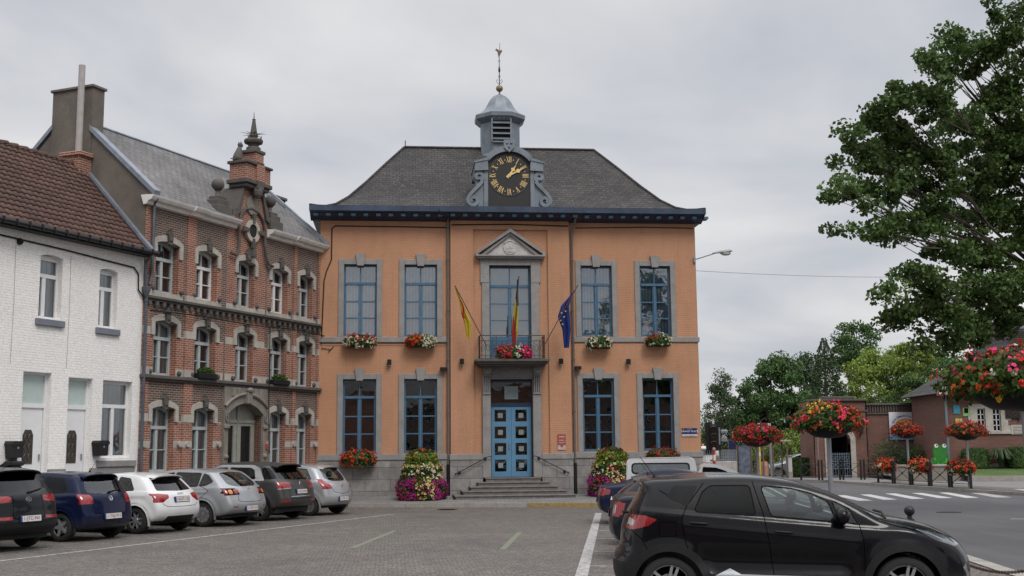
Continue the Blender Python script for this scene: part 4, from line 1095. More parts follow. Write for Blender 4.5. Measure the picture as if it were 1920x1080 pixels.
mb = MB(); mb.box(-5.0, -3.66, -.32, .36, 10.76, 11.28); mb.box(-4.52, -4.05, -.38, .3, 10.76, 11.30); mb.build('parapet', M['brick_o'], gb)
mb = MB(); mb.bbox(-5.08, -4.5, -.40, .42, 11.28, 11.38, .015); mb.bbox(-4.04, -3.58, -.38, .42, 11.28, 11.36, .015); mb.build('parapet_coping', M['darkstone'], gb)
mb = MB(); mb.box(-4.50, -4.04, -.3, .22, 11.28, 11.74); mb.bbox(-4.54, -4.0, -.32, .24, 11.38, 11.44, .01, 1); mb.bbox(-4.56, -3.98, -.34, .26, 11.74, 11.85, .015, 1)
sp = mb.build('spire_base', [M['brick_o'], M['darkstone']], gb)
mb = MB(); c_ = (-4.27, -.04, 0)
mb.lathe([(.25, 12.06), (.25, 12.22), (.17, 12.32), (.19, 12.42), (.30, 12.50), (.33, 12.62), (.30, 12.72), (.14, 12.68), (.12, 12.80), (.16, 12.95), (.10, 13.05), (.12, 13.10), (.05, 13.85), (.07, 13.88), (.02, 13.92), (.005, 14.35)], c_, 10)
for k in range(8):
    t = 2*PI*k/8; mb.tube([(c_[0], c_[1], 13.02), (c_[0]+.44*math.cos(t), c_[1]+.44*math.sin(t), 13.04+.05*(k % 2))], [.03, .004], 5)
    if k % 2 == 0: mb.tube([(c_[0]+.24*math.cos(t), c_[1]+.24*math.sin(t), 12.6), (c_[0]+.32*math.cos(t), c_[1]+.32*math.sin(t), 12.85)], [.06, .01], 5)
mb.v = [(v[0], v[1], 11.85+(v[2]-12.06)*.60) for v in mb.v]; mb.build('spire', M['darkstone'], gb)
# piers with ball finials
mb = MB()
for x, zz in ((-5.95, 0), (-3.05, -.02)):
    mb.cut(); mb.bbox(x-.36, x+.36, -.22, .45, 9.33, 9.66, .02); mb.bbox(x-.28, x+.28, -.16, .38, 9.66, 9.86, .02); mb.bbox(x-.20, x+.20, -.1, .30, 9.86, 9.98, .02)
    mb.lathe([(.13, 9.98), (.08, 10.06), (.07, 10.16), (.12, 10.2)], (x, .1, 0), 12); mb.ball((x, .1, 10.38), .21, 14)
mb.build('ball_finial', M['darkstone'], gb, smooth=True)
# cable and downpipes
mb = MB(); mb.tube([(-9.3, -.15, 5.95), (-7, -.17, 6.02), (-4.5, -.17, 5.98), (-3.3, -.17, 6.0), (-3.28, -.17, 5.2), (-3.28, -.17, 3.4), (-3.2, -.17, 1.8)], .02, 5); mb.tube([(-3.3, -.17, 6.02), (-1.5, -.17, 6.05), (.1, -.17, 6.0)], .02, 5); mb.build('cable', M['matt_black'], bh)
mb = MB(); mb.tube([(-9.30, -.3, 9.25), (-9.22, -.12, 9.1), (-9.22, -.12, 7.0), (-9.30, -.12, 6.7)], .05, 8); mb.build('downpipe', M['zinc_d'], bh, smooth=True)
# cat figure on the parapet
cat = thing('cat_statue', 'dark seated cat figure on top of the brick gable', 'statue', lp(-4.93, .12, 11.38), LR); cat.scale = (1.15, 1.15, 1.15)
mb = MB()
mb.lathe([(.13, 0), (.15, .08), (.13, .2), (.09, .34), (.065, .42), (.05, .46)], (0, 0, 0), 10)
mb.xform(Matrix.Rotation(R_(14), 4, 'Y'))
mb.tube([(.07, 0, .3), (.13, 0, .15), (.14, 0, .0)], [.05, .035, .03], 7); mb.ball((.13, 0, .50), .075, 10, sc=(1.2, 1, 1)); mb.ball((.21, 0, .485), .03, 8)
for s in (-1, 1): mb.tube([(.11, s*.035, .54), (.10, s*.045, .61)], [.025, .004], 5)
mb.tube([(-.12, 0, .03), (-.22, 0, .02), (-.26, .05, .03)], [.03, .02, .01], 6)
mb.build('body', M['darkstone'], cat, smooth=True, angle=80)
# window planters on the first floor sills of the brick house
def greens(parent, cx, cy, cz, rx, ry, rz, n, size, mats, name='foliage', seed=1):
    rs = np.random.RandomState(seed); d = rs.normal(size=(n, 3)); d /= np.linalg.norm(d, axis=1)[:, None]
    P = np.array([cx, cy, cz]) + d*np.array([rx, ry, rz])*(rs.uniform(.3, 1.08, n)**.6)[:, None]
    V, F = leaf_quads(rs, P, size); return np_obj(name, V, F, mats, parent=parent)
for i, (x, lab) in enumerate(((-6.6, 'long dark planter with green plants on the second window sill of the brick house'), (-2.6, 'long dark planter with green plants on the sill right of the portal'))):
    t = thing('window_planter', lab, 'planter', lp(x, -.12, 4.1), LR, 'planters on the brick house sills')
    mb = MB(); mb.bbox(-.45, .45, -.12, .12, 0.0, .17, .02); mb.build('trough', M['matt_black'], t)
    greens(t, 0, 0, .22, .42, .13, .14, 350, .09, M['leaf_fl'], seed=i)
# a house behind, of which only the chimney shows
t = thing('rear_house', 'house behind the brick house with only its square chimney showing', 'house', lp(3.8, 4.6, 0), LR)
mb = MB(); mb.box(-1.6, 1.6, -.7, 2.5, 0, 9.6); mb.build('wall', M['brick_d'], t)
mb = MB(); mb.prism([(-.8, 9.5), (.9, 10.9), (2.6, 9.5)], -1.7, 1.7, 'yz'); mb.build('roof', M['slate_brick'], t)
mb = MB(); mb.box(-.35, .35, -.3, .3, 10.0, 12.15); mb.bbox(-.42, .42, -.37, .37, 12.15, 12.28, .02); mb.build('chimney', M['render'], t)

# ------------------------------------------------------------------ WHITE HOUSE
wh = thing('white_house', 'low whitewashed brick house with brown tiled roof and two white doors', 'house', (C0.x, C0.y, 0), LR)
wo = {'A': (-13.40, -12.62, 5.34, 7.03), 'B': (-11.23, -10.52, 5.30, 6.95), 'd1': (-13.80, -12.85, .25, 3.94), 'd2': (-12.24, -11.35, .25, 3.87), 'C': (-10.95, -9.78, 1.74, 3.86)}
XW0, XW1 = -17.5, -9.46
mb = MB(); wall_open(mb, XW0, XW1, 0, 7.6, list(wo.values()), -.02, .26); mb.box(XW1-.2, XW1, 0, 5, 0, 7.5)
mb.box(XW0, XW0+.2, 0, 5, 0, 7.5)
mb.build('wall', M['brick_w'], wh)
mb = MB()
for a, b in ((XW0, -13.80), (-12.85, -12.24), (-11.35, -9.6)): mb.cut(); mb.bbox(a, b, -.06, 0, .1, 1.48, .01)
mb.build('plinth', M['bluestone'], wh)
def wsill(a, b, z, w_, mat): mb = MB(); mb.bbox(a, b, -.10, .1, z, z+.17, .01); mb.build('sill', mat, w_)
for k in 'ABC':
    a, b, zb, zt = wo[k]; y = .14; mb = MB(); f = .06
    zt_ = zt - (.56 if k != 'C' else .70)
    if k != 'C': zt -= .06
    for x0, x1 in ((a, a+f), (b-f, b)): mb.box(x0, x1, y, y+.07, zb, zt)
    mb.box(a+f, b-f, y, y+.07, zb, zb+.07); mb.box(a+f, b-f, y, y+.07, zt-.1, zt+.04); mb.box(a+f, b-f, y-.01, y+.07, zt_-.05, zt_+.05)
    m_ = (a+b)/2 if k == 'C' else a+.30
    mb.box(m_-.06, m_+.06, y-.005, y+.07, zb+.07, zt_-.05)
    w_ = mb.build('window', M['white_pvc'], wh)
    g = MB(); g.add([(a, y+.04, zb), (b, y+.04, zb), (b, y+.04, zt), (a, y+.04, zt)], [(0,1,2,3)]); g.build('pane', M['glass'], w_)
    g = MB(); room(g, a, b, zb, wo[k][3], .245, 1.2); g.build('dark_room', M['dark_void'], w_)
    g = MB(); n = 26
    for z0, z1 in ((zt_, zt-.1), (zb+.12, zt_-.05)):
        vs = [(a+f+(b-a-2*f)*q/n, y+.09+.016*math.sin(q*1.7), z) for z in (z0, z1) for q in range(n+1)]
        g.add(vs, [(q, q+1, n+2+q, n+1+q) for q in range(n)])
    g.build('curtain', M['curtain'], w_)
    if k != 'C':
        wsill(a-.1, b+.1, zb-.19, w_, plain('blue_grey_sill', (.17, .18, .22), .6))
        g = MB(); g.prism([(a, wo[k][3]+.002), (a, wo[k][3]-.07)] + arc_pts(a, b, wo[k][3]-.07, wo[k][3]-.005)[1:-1] + [(b, wo[k][3]-.07), (b, wo[k][3]+.002)], -.024, .14); g.build('arched_head', M['brick_w'], w_)
    else: wsill(a-.15, b+.2, 1.50, w_, M['bluestone'])
for k in ('d1', 'd2'):
    a, b, zb, zt = wo[k]; y = .15; zl = 3.10
    mb = MB()
    for x0, x1 in ((a, a+.06), (b-.06, b)): mb.box(x0, x1, y-.02, y+.06, zb, zt)
    mb.box(a+.06, b-.06, y-.02, y+.06, zt-.06, zt); mb.box(a+.06, b-.06, y-.03, y+.06, zl-.06, zl+.05)
    dr = mb.build('door_frame', M['white_pvc'], wh)
    mb = MB(); x0, x1 = a+.07, b-.07; cx_w = (x0+x1)/2 - .06
    mb.box(x0, x1, y+.01, y+.05, zb, zl-.06); mb.box(x0+.1, x1-.1, y, y+.01, zb+.2, zb+.75)
    mb.build('door', M['white_pvc'], dr)
    mb = MB(); mb.prism([(cx_w-.17, 1.62), (cx_w+.17, 1.62), (cx_w+.17, 2.35), (cx_w+.1, 2.48), (cx_w-.1, 2.48), (cx_w-.17, 2.35)], y-.004, y+.02)
    mb.build('door_glass', plain('dark_door_glass', (.035, .03, .026), .25), dr)
    mb = MB()
    for q in range(3):
        for s in (-1, 1): mb.tube([(cx_w+s*.07+.06*math.cos(t), y-.012, 1.78+.25*q+.09*math.sin(t)) for t in np.linspace(0, 5, 9)], .008, 4)
    mb.build('grille', plain('bronze', (.12, .10, .07), .5, .4), dr)
    mb = MB(); mb.box(b-.16, b-.13, y-.03, y+.01, 1.70, 1.86); mb.build('handle', M['grey_metal'], dr)
    mb = MB(); mb.add([(a+.06, y+.03, zl+.05), (b-.06, y+.03, zl+.05), (b-.06, y+.03, zt-.06), (a+.06, y+.03, zt-.06)], [(0,1,2,3)]); mb.build('transom_glass', M['frosted'], dr)
# tiled roof: real tiles laid in rows
y0, z0, y1, z1 = -.34, 7.60, 2.35, 10.38
sl = Vector((0, y1-y0, z1-z0)); ln = sl.length; sl /= ln; nrm = Vector((0, -sl.z, sl.y))
rows = int(ln/.235); tw = .215; nt_ = int((XW1-XW0-.2)/tw)
V = []; F = []
prof_t = [(0, .0), (.18, .035), (.42, .045), (.62, .02), (.82, .0), (1.04, .012)]
for r in range(rows+1):
    s0 = r*.235; s1 = min(s0 + .27, ln)
    off = .0
    for c in range(nt_):
        xb = XW0 + c*tw + off + rnd.uniform(-.004, .004); lift = rnd.uniform(0, .006); base = len(V)
        for s_, h in ((s0, .045+lift), (s1, .006)):
            for u, hh in prof_t:
                sag = -.02*math.sin(u*PI) if s_ == s0 else 0
                p = Vector((xb+u*tw, y0, z0)) + sl*(s_+sag) + nrm*(hh+h); V.append(tuple(p))
        for u, hh in prof_t:
            sag = -.02*math.sin(u*PI); p = Vector((xb+u*tw, y0, z0)) + sl*(s0+sag) + nrm*(hh+.018+lift); V.append(tuple(p))
        for q in range(5):
            F.append((base+q, base+q+1, base+7+q, base+6+q)); F.append((base+12+q, base+13+q, base+q+1, base+q))
rf = np_obj('roof', V, F, M['tile'], parent=wh)
mb = MB(); mb.add([(XW0, y0, z0-.02), (XW1-.05, y0, z0-.02), (XW1-.05, y1, z1-.02), (XW0, y1, z1-.02)], [(0,1,2,3)]); mb.add([(XW0, y1, z1), (XW1-.05, y1, z1), (XW1-.05, 5, 7.6), (XW0, 5, 7.6)], [(0,1,2,3)])
mb.add([(XW1-.06, -.2, 7.5), (XW1-.06, 5, 7.5), (XW1-.06, y1, z1-.03)], [(0,1,2)]); mb.build('roof_underlay', M['tile'], rf)
mb = MB()
for k in range(int((XW1-XW0)/.36)+1): mb.tube([(XW0+k*.36, y1, z1+.0), (XW0+k*.36+.37, y1, z1+.03)], [.085, .10], 8)
mb.build('ridge_tiles', M['tile'], rf)
mb = MB(); mb.prism([(y0-.02, z0+.0), (y1, z1+.02), (y1, z1+.13), (y0-.02, z0+.12)], XW1-.16, XW1+.01, 'yz'); mb.build('lead_flashing', M['lead'], rf)
mb = MB(); mb.tube([(XW0, y0-.07, z0-.02), (XW1+.12, y0-.07, z0-.02)], .075, 8); mb.box(XW0, XW1, -.3, -.02, z0-.12, z0-.07)
for k in range(20): mb.box(XW0+.3+k*.42, XW0+.33+k*.42, y0-.155, y0+.02, z0-.10, z0+.06)
mb.build('gutter', M['black'], wh)
mb = MB(); mb.tube([(XW1-.06, y0, z0-.05), (XW1-.05, -.12, z0-.3), (XW1-.05, -.12, 7.0), (XW1+.03, -.12, 6.5), (XW1+.03, -.12, .2)], .045, 8)
for z in (6.2, 5.0, 3.6, 2.2): mb.lathe([(.06, z), (.06, z+.05)], (XW1+.03, -.12, 0), 8)
mb.lathe([(.05, 6.35), (.12, 6.5), (.12, 6.62)], (XW1+.0, -.13, 0), 8)
mb.build('downpipe', M['zinc_d'], wh, smooth=True)
mb = MB(); mb.tube([(XW0, -.05, 7.32), (-14.4, -.05, 7.26), (-12.5, -.05, 7.22), (-11, -.05, 7.16), (-9.9, -.05, 7.12), (-9.72, -.06, 6.95), (-9.7, -.06, 6.5), (-9.5, -.08, 6.3)], .022, 5)
mb.ball((-14.15, -.05, 7.2), .09, 8); mb.build('cable', M['matt_black'], wh)
mb = MB()
for x in (-14.25, -12.35): mb.cut(); mb.tube([(x, -.03, 7.1), (x+.02, -.03, 5.6), (x, -.03, 4.1)], .006, 4)
mb.build('wire', plain('pale_wire', (.35, .27, .25), .7), wh)
mb = MB(); mb.box(-10.0, -9.50, 2.05, 2.75, 10.0, 10.62); mb.bbox(-10.06, -9.48, 1.98, 2.8, 10.62, 10.76, .02)
ch = mb.build('chimney', M['brick_o'], wh)
mb = MB(); mb.tube([(-9.72, 2.35, 10.7), (-9.72, 2.35, 13.5)], .10, 12); mb.build('flue_pipe', plain('pale_flue_pipe', (.36, .34, .33), .7, var=.1), ch)
# letterboxes
for x, z, lab, post in ((-14.12, 2.0, 'black letterbox on a stout post at the left end of the white house', 1), (-11.12, 2.0, 'black letterbox on the white wall between the right door and the window', 0)):
    t = thing('letterbox', lab, 'letterbox', lp(x, -.16, z - (.0 if not post else .02)), LR, 'black letterboxes of the white house')
    mb = MB(); mb.prism([(-.15, -.2), (.15, -.2), (.19, .12), (-.19, .12)], -.12, .12); mb.build('box', M['black'], t)
    mb = MB(); mb.prism([(-.2, .11), (.2, .11), (.2, .15), (.16, .21), (-.16, .21), (-.2, .15)], -.15, .13); mb.build('lid', M['black'], t)
    mb = MB(); mb.box(-.02, .03, -.13, -.11, .02, .07); mb.build('lock', M['grey_metal'], t)
    if post: mb = MB(); mb.bbox(-.22, .24, -.14, .14, -.40, -.28, .03); mb.box(-.06, .06, -.05, .05, -.3, -.19); mb.bbox(-.17, .17, -.12, .12, -1.9, -.4, .02); mb.build('post', M['black'], t)
    else: mb = MB(); mb.box(-.1, .1, .11, .15, -.1, .1); mb.build('bracket', M['black'], t)
# ------------------------------------------------------------------ CARS: bodies grown from a signed distance field, panels cut out of the surface
def chaikin(P, n=2):
    P = np.array(P, float)
    for _ in range(n):
        Q = np.roll(P, -1, 0); A = .75*P+.25*Q; B = .25*P+.75*Q
        P = np.stack([A, B], 1).reshape(-1, 2)
    return P
def poly_sdf(P, X, Z):
    A = P; B = np.roll(P, -1, 0); d = np.full(X.shape, 1e9); s = np.zeros(X.shape, bool)
    for (ax, az), (bx, bz) in zip(A, B):
        ex, ez = bx-ax, bz-az; wx, wz = X-ax, Z-az
        t = np.clip((wx*ex+wz*ez)/(ex*ex+ez*ez+1e-12), 0, 1)
        d = np.minimum(d, (wx-ex*t)**2+(wz-ez*t)**2)
        c = (az > Z) != (bz > Z)
        if abs(bz-az) > 1e-9: s ^= c & (X < (bx-ax)*(Z-az)/(bz-az)+ax)
    d = np.sqrt(d); return np.where(s, -d, d)
def smax(a, b, k):
    h = np.clip(.5 + .5*(a-b)/k, 0, 1); return b + (a-b)*h + k*h*(1-h)
def surface_nets(F, ax, ay, az):
    nx, ny, nz = F.shape; In = F < 0
    ps = np.zeros((nx-1, ny-1, nz-1, 3)); ct = np.zeros((nx-1, ny-1, nz-1))
    sh = (nx-1, ny-1, nz-1)
    for axis in range(3):
        for o1 in (0, 1):
            for o2 in (0, 1):
                o = [0, 0, 0]; oth = [q for q in range(3) if q != axis]; o[oth[0]] = o1; o[oth[1]] = o2
                e = list(o); e[axis] = 1
                a = F[o[0]:o[0]+sh[0], o[1]:o[1]+sh[1], o[2]:o[2]+sh[2]]; b = F[e[0]:e[0]+sh[0], e[1]:e[1]+sh[1], e[2]:e[2]+sh[2]]
                c = (a < 0) != (b < 0); t = np.where(c, a/(a-b+1e-20), 0)
                for q in range(3):
                    ps[..., q] += np.where(c, (o[q] + (t if q == axis else 0)), 0)
                ct += c
    act = ct > 0; idx = -np.ones(sh, int); idx[act] = np.arange(act.sum())
    ii = np.argwhere(act); P = ps[act]/ct[act][:, None] + ii
    h = np.array([ax[1]-ax[0], ay[1]-ay[0], az[1]-az[0]]); V = P*h + np.array([ax[0], ay[0], az[0]])
    Q = []
    for axis in range(3):
        sl0 = [slice(1, -1)]*3; sl1 = [slice(1, -1)]*3; sl0[axis] = slice(0, -1); sl1[axis] = slice(1, None)
        a = In[tuple(sl0)]; b = In[tuple(sl1)]; c = np.argwhere(a != b); inside_first = a[tuple(c.T)]
        c = c + 1; c[:, axis] -= 1
        u, v = [(1, 2), (2, 0), (0, 1)][axis]
        def cell(du, dv):
            k = c.copy(); k[:, u] -= du; k[:, v] -= dv; return idx[tuple(k.T)]
        q = np.stack([cell(1, 1), cell(0, 1), cell(0, 0), cell(1, 0)], 1)
        q[~inside_first] = q[~inside_first][:, ::-1]; Q.append(q)
    return V, np.concatenate(Q)
def in_poly(P, x, z):
    s = False; n = len(P)
    for i in range(n):
        ax, az = P[i]; bx, bz = P[(i+1) % n]
        if (az > z) != (bz > z) and x < (bx-ax)*(z-az)/(bz-az)+ax: s = not s
    return s
def round_poly(P, r=.03, n=3):
    P = [Vector(p) for p in P]; out_ = []
    for i, p in enumerate(P):
        a = P[i-1]; b = P[(i+1) % len(P)]; da = (a-p); db = (b-p); q = min(r, da.length*.45, db.length*.45)
        A = p + da.normalized()*q; B = p + db.normalized()*q
        for k in range(n+1):
            t = k/n; out_.append(tuple(A.lerp(p, t).lerp(p.lerp(B, t), t)))
    return out_
def cut_region(bm, lay, poly, view, cond, rid, only=None):
    i0, i1 = (0, 2) if view == 'side' else (1, 2)
    xs = [p[0] for p in poly]; zs_ = [p[1] for p in poly]; pad = .06
    bb = (min(xs)-pad, max(xs)+pad, min(zs_)-pad, max(zs_)+pad)
    fs = []
    for f in bm.faces:
        c = f.calc_center_median()
        if bb[0] < c[i0] < bb[1] and bb[2] < c[i1] < bb[3] and cond(f.normal, c) and (only is None or f[lay] in only): fs.append(f)
    n = len(poly)
    for i in range(n):
        p, q = poly[i], poly[(i+1) % n]; d = (q[0]-p[0], q[1]-p[1])
        if abs(d[0])+abs(d[1]) < 1e-5: continue
        co = [0, 0, 0]; co[i0] = p[0]; co[i1] = p[1]; no = [0, 0, 0]; no[i0] = -d[1]; no[i1] = d[0]
        # only the faces near this edge need cutting
        near = []; rest = []
        L2 = math.hypot(*d)
        for f in fs:
            c = f.calc_center_median(); u = ((c[i0]-p[0])*d[0]+(c[i1]-p[1])*d[1])/L2; v = abs(-(c[i0]-p[0])*d[1]+(c[i1]-p[1])*d[0])/L2
            (near if (-.05 < u < L2+.05 and v < .06) else rest).append(f)
        if not near: continue
        geom = list(set(near) | {e for f in near for e in f.edges} | {v for f in near for v in f.verts})
        r = bmesh.ops.bisect_plane(bm, geom=geom, dist=1e-4, plane_co=co, plane_no=no)
        fs = rest + [g for g in r['geom'] if isinstance(g, bmesh.types.BMFace)]
    seen = set()
    for f in fs:
        if not f.is_valid or f in seen: continue
        seen.add(f); c = f.calc_center_median()
        if in_poly(poly, c[i0], c[i1]): f[lay] = rid
def thick_line(pts, wd):
    out_ = []
    for a, b in zip(pts, pts[1:]):
        a = Vector(a); b = Vector(b); d = (b-a).normalized(); n = Vector((-d.y, d.x))*wd/2; e = d*wd*.3
        out_.append([tuple(a-n-e), tuple(b-n+e), tuple(b+n+e), tuple(a+n-e)])
    return out_

def paint(name, col, metal=.0, rough=.28):
    t = NT(name); v = t.coord()
    n = t.noise(v, 2.5, 4); c = t.mix(1, col, t.ramp(n, [(.3, .93), (.7, 1.07)]), 'MULTIPLY')
    dirt = t.n('ShaderNodeSeparateXYZ'); t.l(v, dirt.inputs[0])
    dn = t.noise(v, 9, 6, .7)
    low = math_n('MULTIPLY', t.ramp(dirt.outputs[2], [(.18, .5), (.55, 0.0)]), dn, tree=t.t)
    c = t.mix(low, c, (.12, .105, .09))
    t.done(c, t.ramp(dn, [(.3, rough), (.8, rough+.1)]), metal)
    t.b.inputs['Specular IOR Level'].default_value = .08 if max(col) < .3 else .4
    t.b.inputs['Coat Weight'].default_value = .42 if max(col) < .3 else .8; t.b.inputs['Coat Roughness'].default_value = .05
    return t.m
def light_mat(name, col, rough=.15):
    t = NT(name); v = t.coord(); w_ = t.n('ShaderNodeTexWave'); w_.inputs['Scale'].default_value = 9; t.l(v, w_.inputs[0])
    c = t.mix(1, col, t.ramp(w_.outputs['Fac'], [(0, .7), (1, 1.15)]), 'MULTIPLY'); t.done(c, rough); t.b.inputs['Coat Weight'].default_value = 1; t.b.inputs['Coat Roughness'].default_value = .02
    return t.m
M['tail'] = light_mat('red_lamp_lens', (.26, .006, .010)); M['tail_w'] = light_mat('clear_lamp_lens', (.42, .38, .38)); M['amber'] = light_mat('amber_lens', (.6, .2, .02))
M['head'] = light_mat('headlamp_lens', (.10, .11, .125), .08)
M['chrome'] = plain('chrome', (.55, .56, .58), .18, .9, var=.04); M['rim'] = plain('silver_wheel', (.42, .43, .45), .3, .65, var=.05)
M['tyre'] = plain('tyre_rubber', (.016, .016, .016), .85, bump=.3); M['seat'] = plain('seat_cloth', (.03, .032, .036), .9)
M['trim'] = plain('gloss_black_trim', (.004, .004, .005), .65, spec=.08); M['plate'] = plain('plate_white', (.55, .54, .53), .5, var=.03); M['plate_r'] = plain('plate_red_text', (.22, .05, .06), .6)
M['plate_b'] = plain('plate_blue', (.02, .04, .3), .5)
M['seam'] = plain('panel_gap', (.003, .003, .003), .9, var=0, spec=0); M['mirror'] = plain('mirror_glass', (.5, .52, .55), .05, 1)

def wheel(car, x, y, R, Wd, style, parent_name='wheel', rf=.67):
    s = -1 if y < 0 else 1
    mb = MB(); w2 = Wd/2; rr = R*rf
    mb.lathe([(rr, -w2), (R*.9, -w2), (R*.975, -w2*.8), (R, -w2*.45), (R, w2*.45), (R*.975, w2*.8), (R*.9, w2), (rr, w2), (rr-.01, w2*.6), (rr-.01, -w2*.6), (rr, -w2)], (0, 0, 0), 40, axis='y')
    kk = [i for i, f in enumerate(mb.f) if len(f) == 4]; mb.f = [mb.f[i] for i in kk]; mb.m = [0]*len(kk)
    w_ = mb.build(parent_name, M['tyre'], car, smooth=True, angle=50); w_.location = (x, y, R)
    mb = MB()
    mb.lathe([(rr+.004, s*w2*.93), (rr+.004, s*w2*.6), (rr-.02, s*w2*.6), (rr-.022, s*w2*.90)][:], (0, 0, 0), 40, axis='y', m=0)
    mb.v, mb.f, mb.m = mb.v, [f for f in mb.f if len(f) == 4], [0]*len([f for f in mb.f if len(f) == 4])
    nsp = {'cap': 9, 'multi': 8, 'five': 5, 'twin': 5, 'ten': 10}[style]
    yo = s*w2*.84; yi = s*w2*.62
    def spoke(t, wi, wo, dx=0):
        st = len(mb.v); mb.prism([(-wi+dx*.6, .04), (wi+dx*.6, .04), (wo+dx, rr-.01), (-wo+dx, rr-.01)], yi, yo); mb.xform(Matrix.Rotation(t, 4, 'Y'), st)
    for k in range(nsp):
        t = 2*PI*k/nsp + .3
        if style == 'twin': spoke(t, .016, .016, .035); spoke(t, .016, .016, -.035)
        elif style == 'cap': spoke(t, .022, .055)
        elif style == 'multi': spoke(t, .016, .020)
        elif style == 'ten': spoke(t, .011, .014)
        else: spoke(t, .035, .028, .01)
    mb.lathe([(.0, yo+.004*s), (.055, yo), (.07, yi)], (0, 0, 0), 16, axis='y')
    if style == 'cap': mb.lathe([(.13, yo), (.14, yi)], (0, 0, 0), 20, axis='y'); 
    r = mb.build('rim', M['rim'], w_, smooth=True, angle=30)
    mb = MB(); mb.lathe([(.0, s*w2*.35), (rr-.012, s*w2*.35)], (0, 0, 0), 24, axis='y'); mb.lathe([(.14, s*w2*.38), (.14, s*w2*.42)], (0, 0, 0), 20, axis='y', m=1)
    mb.build('brake_disc', [M['seam'], M['grey_metal']], w_)
    return w_

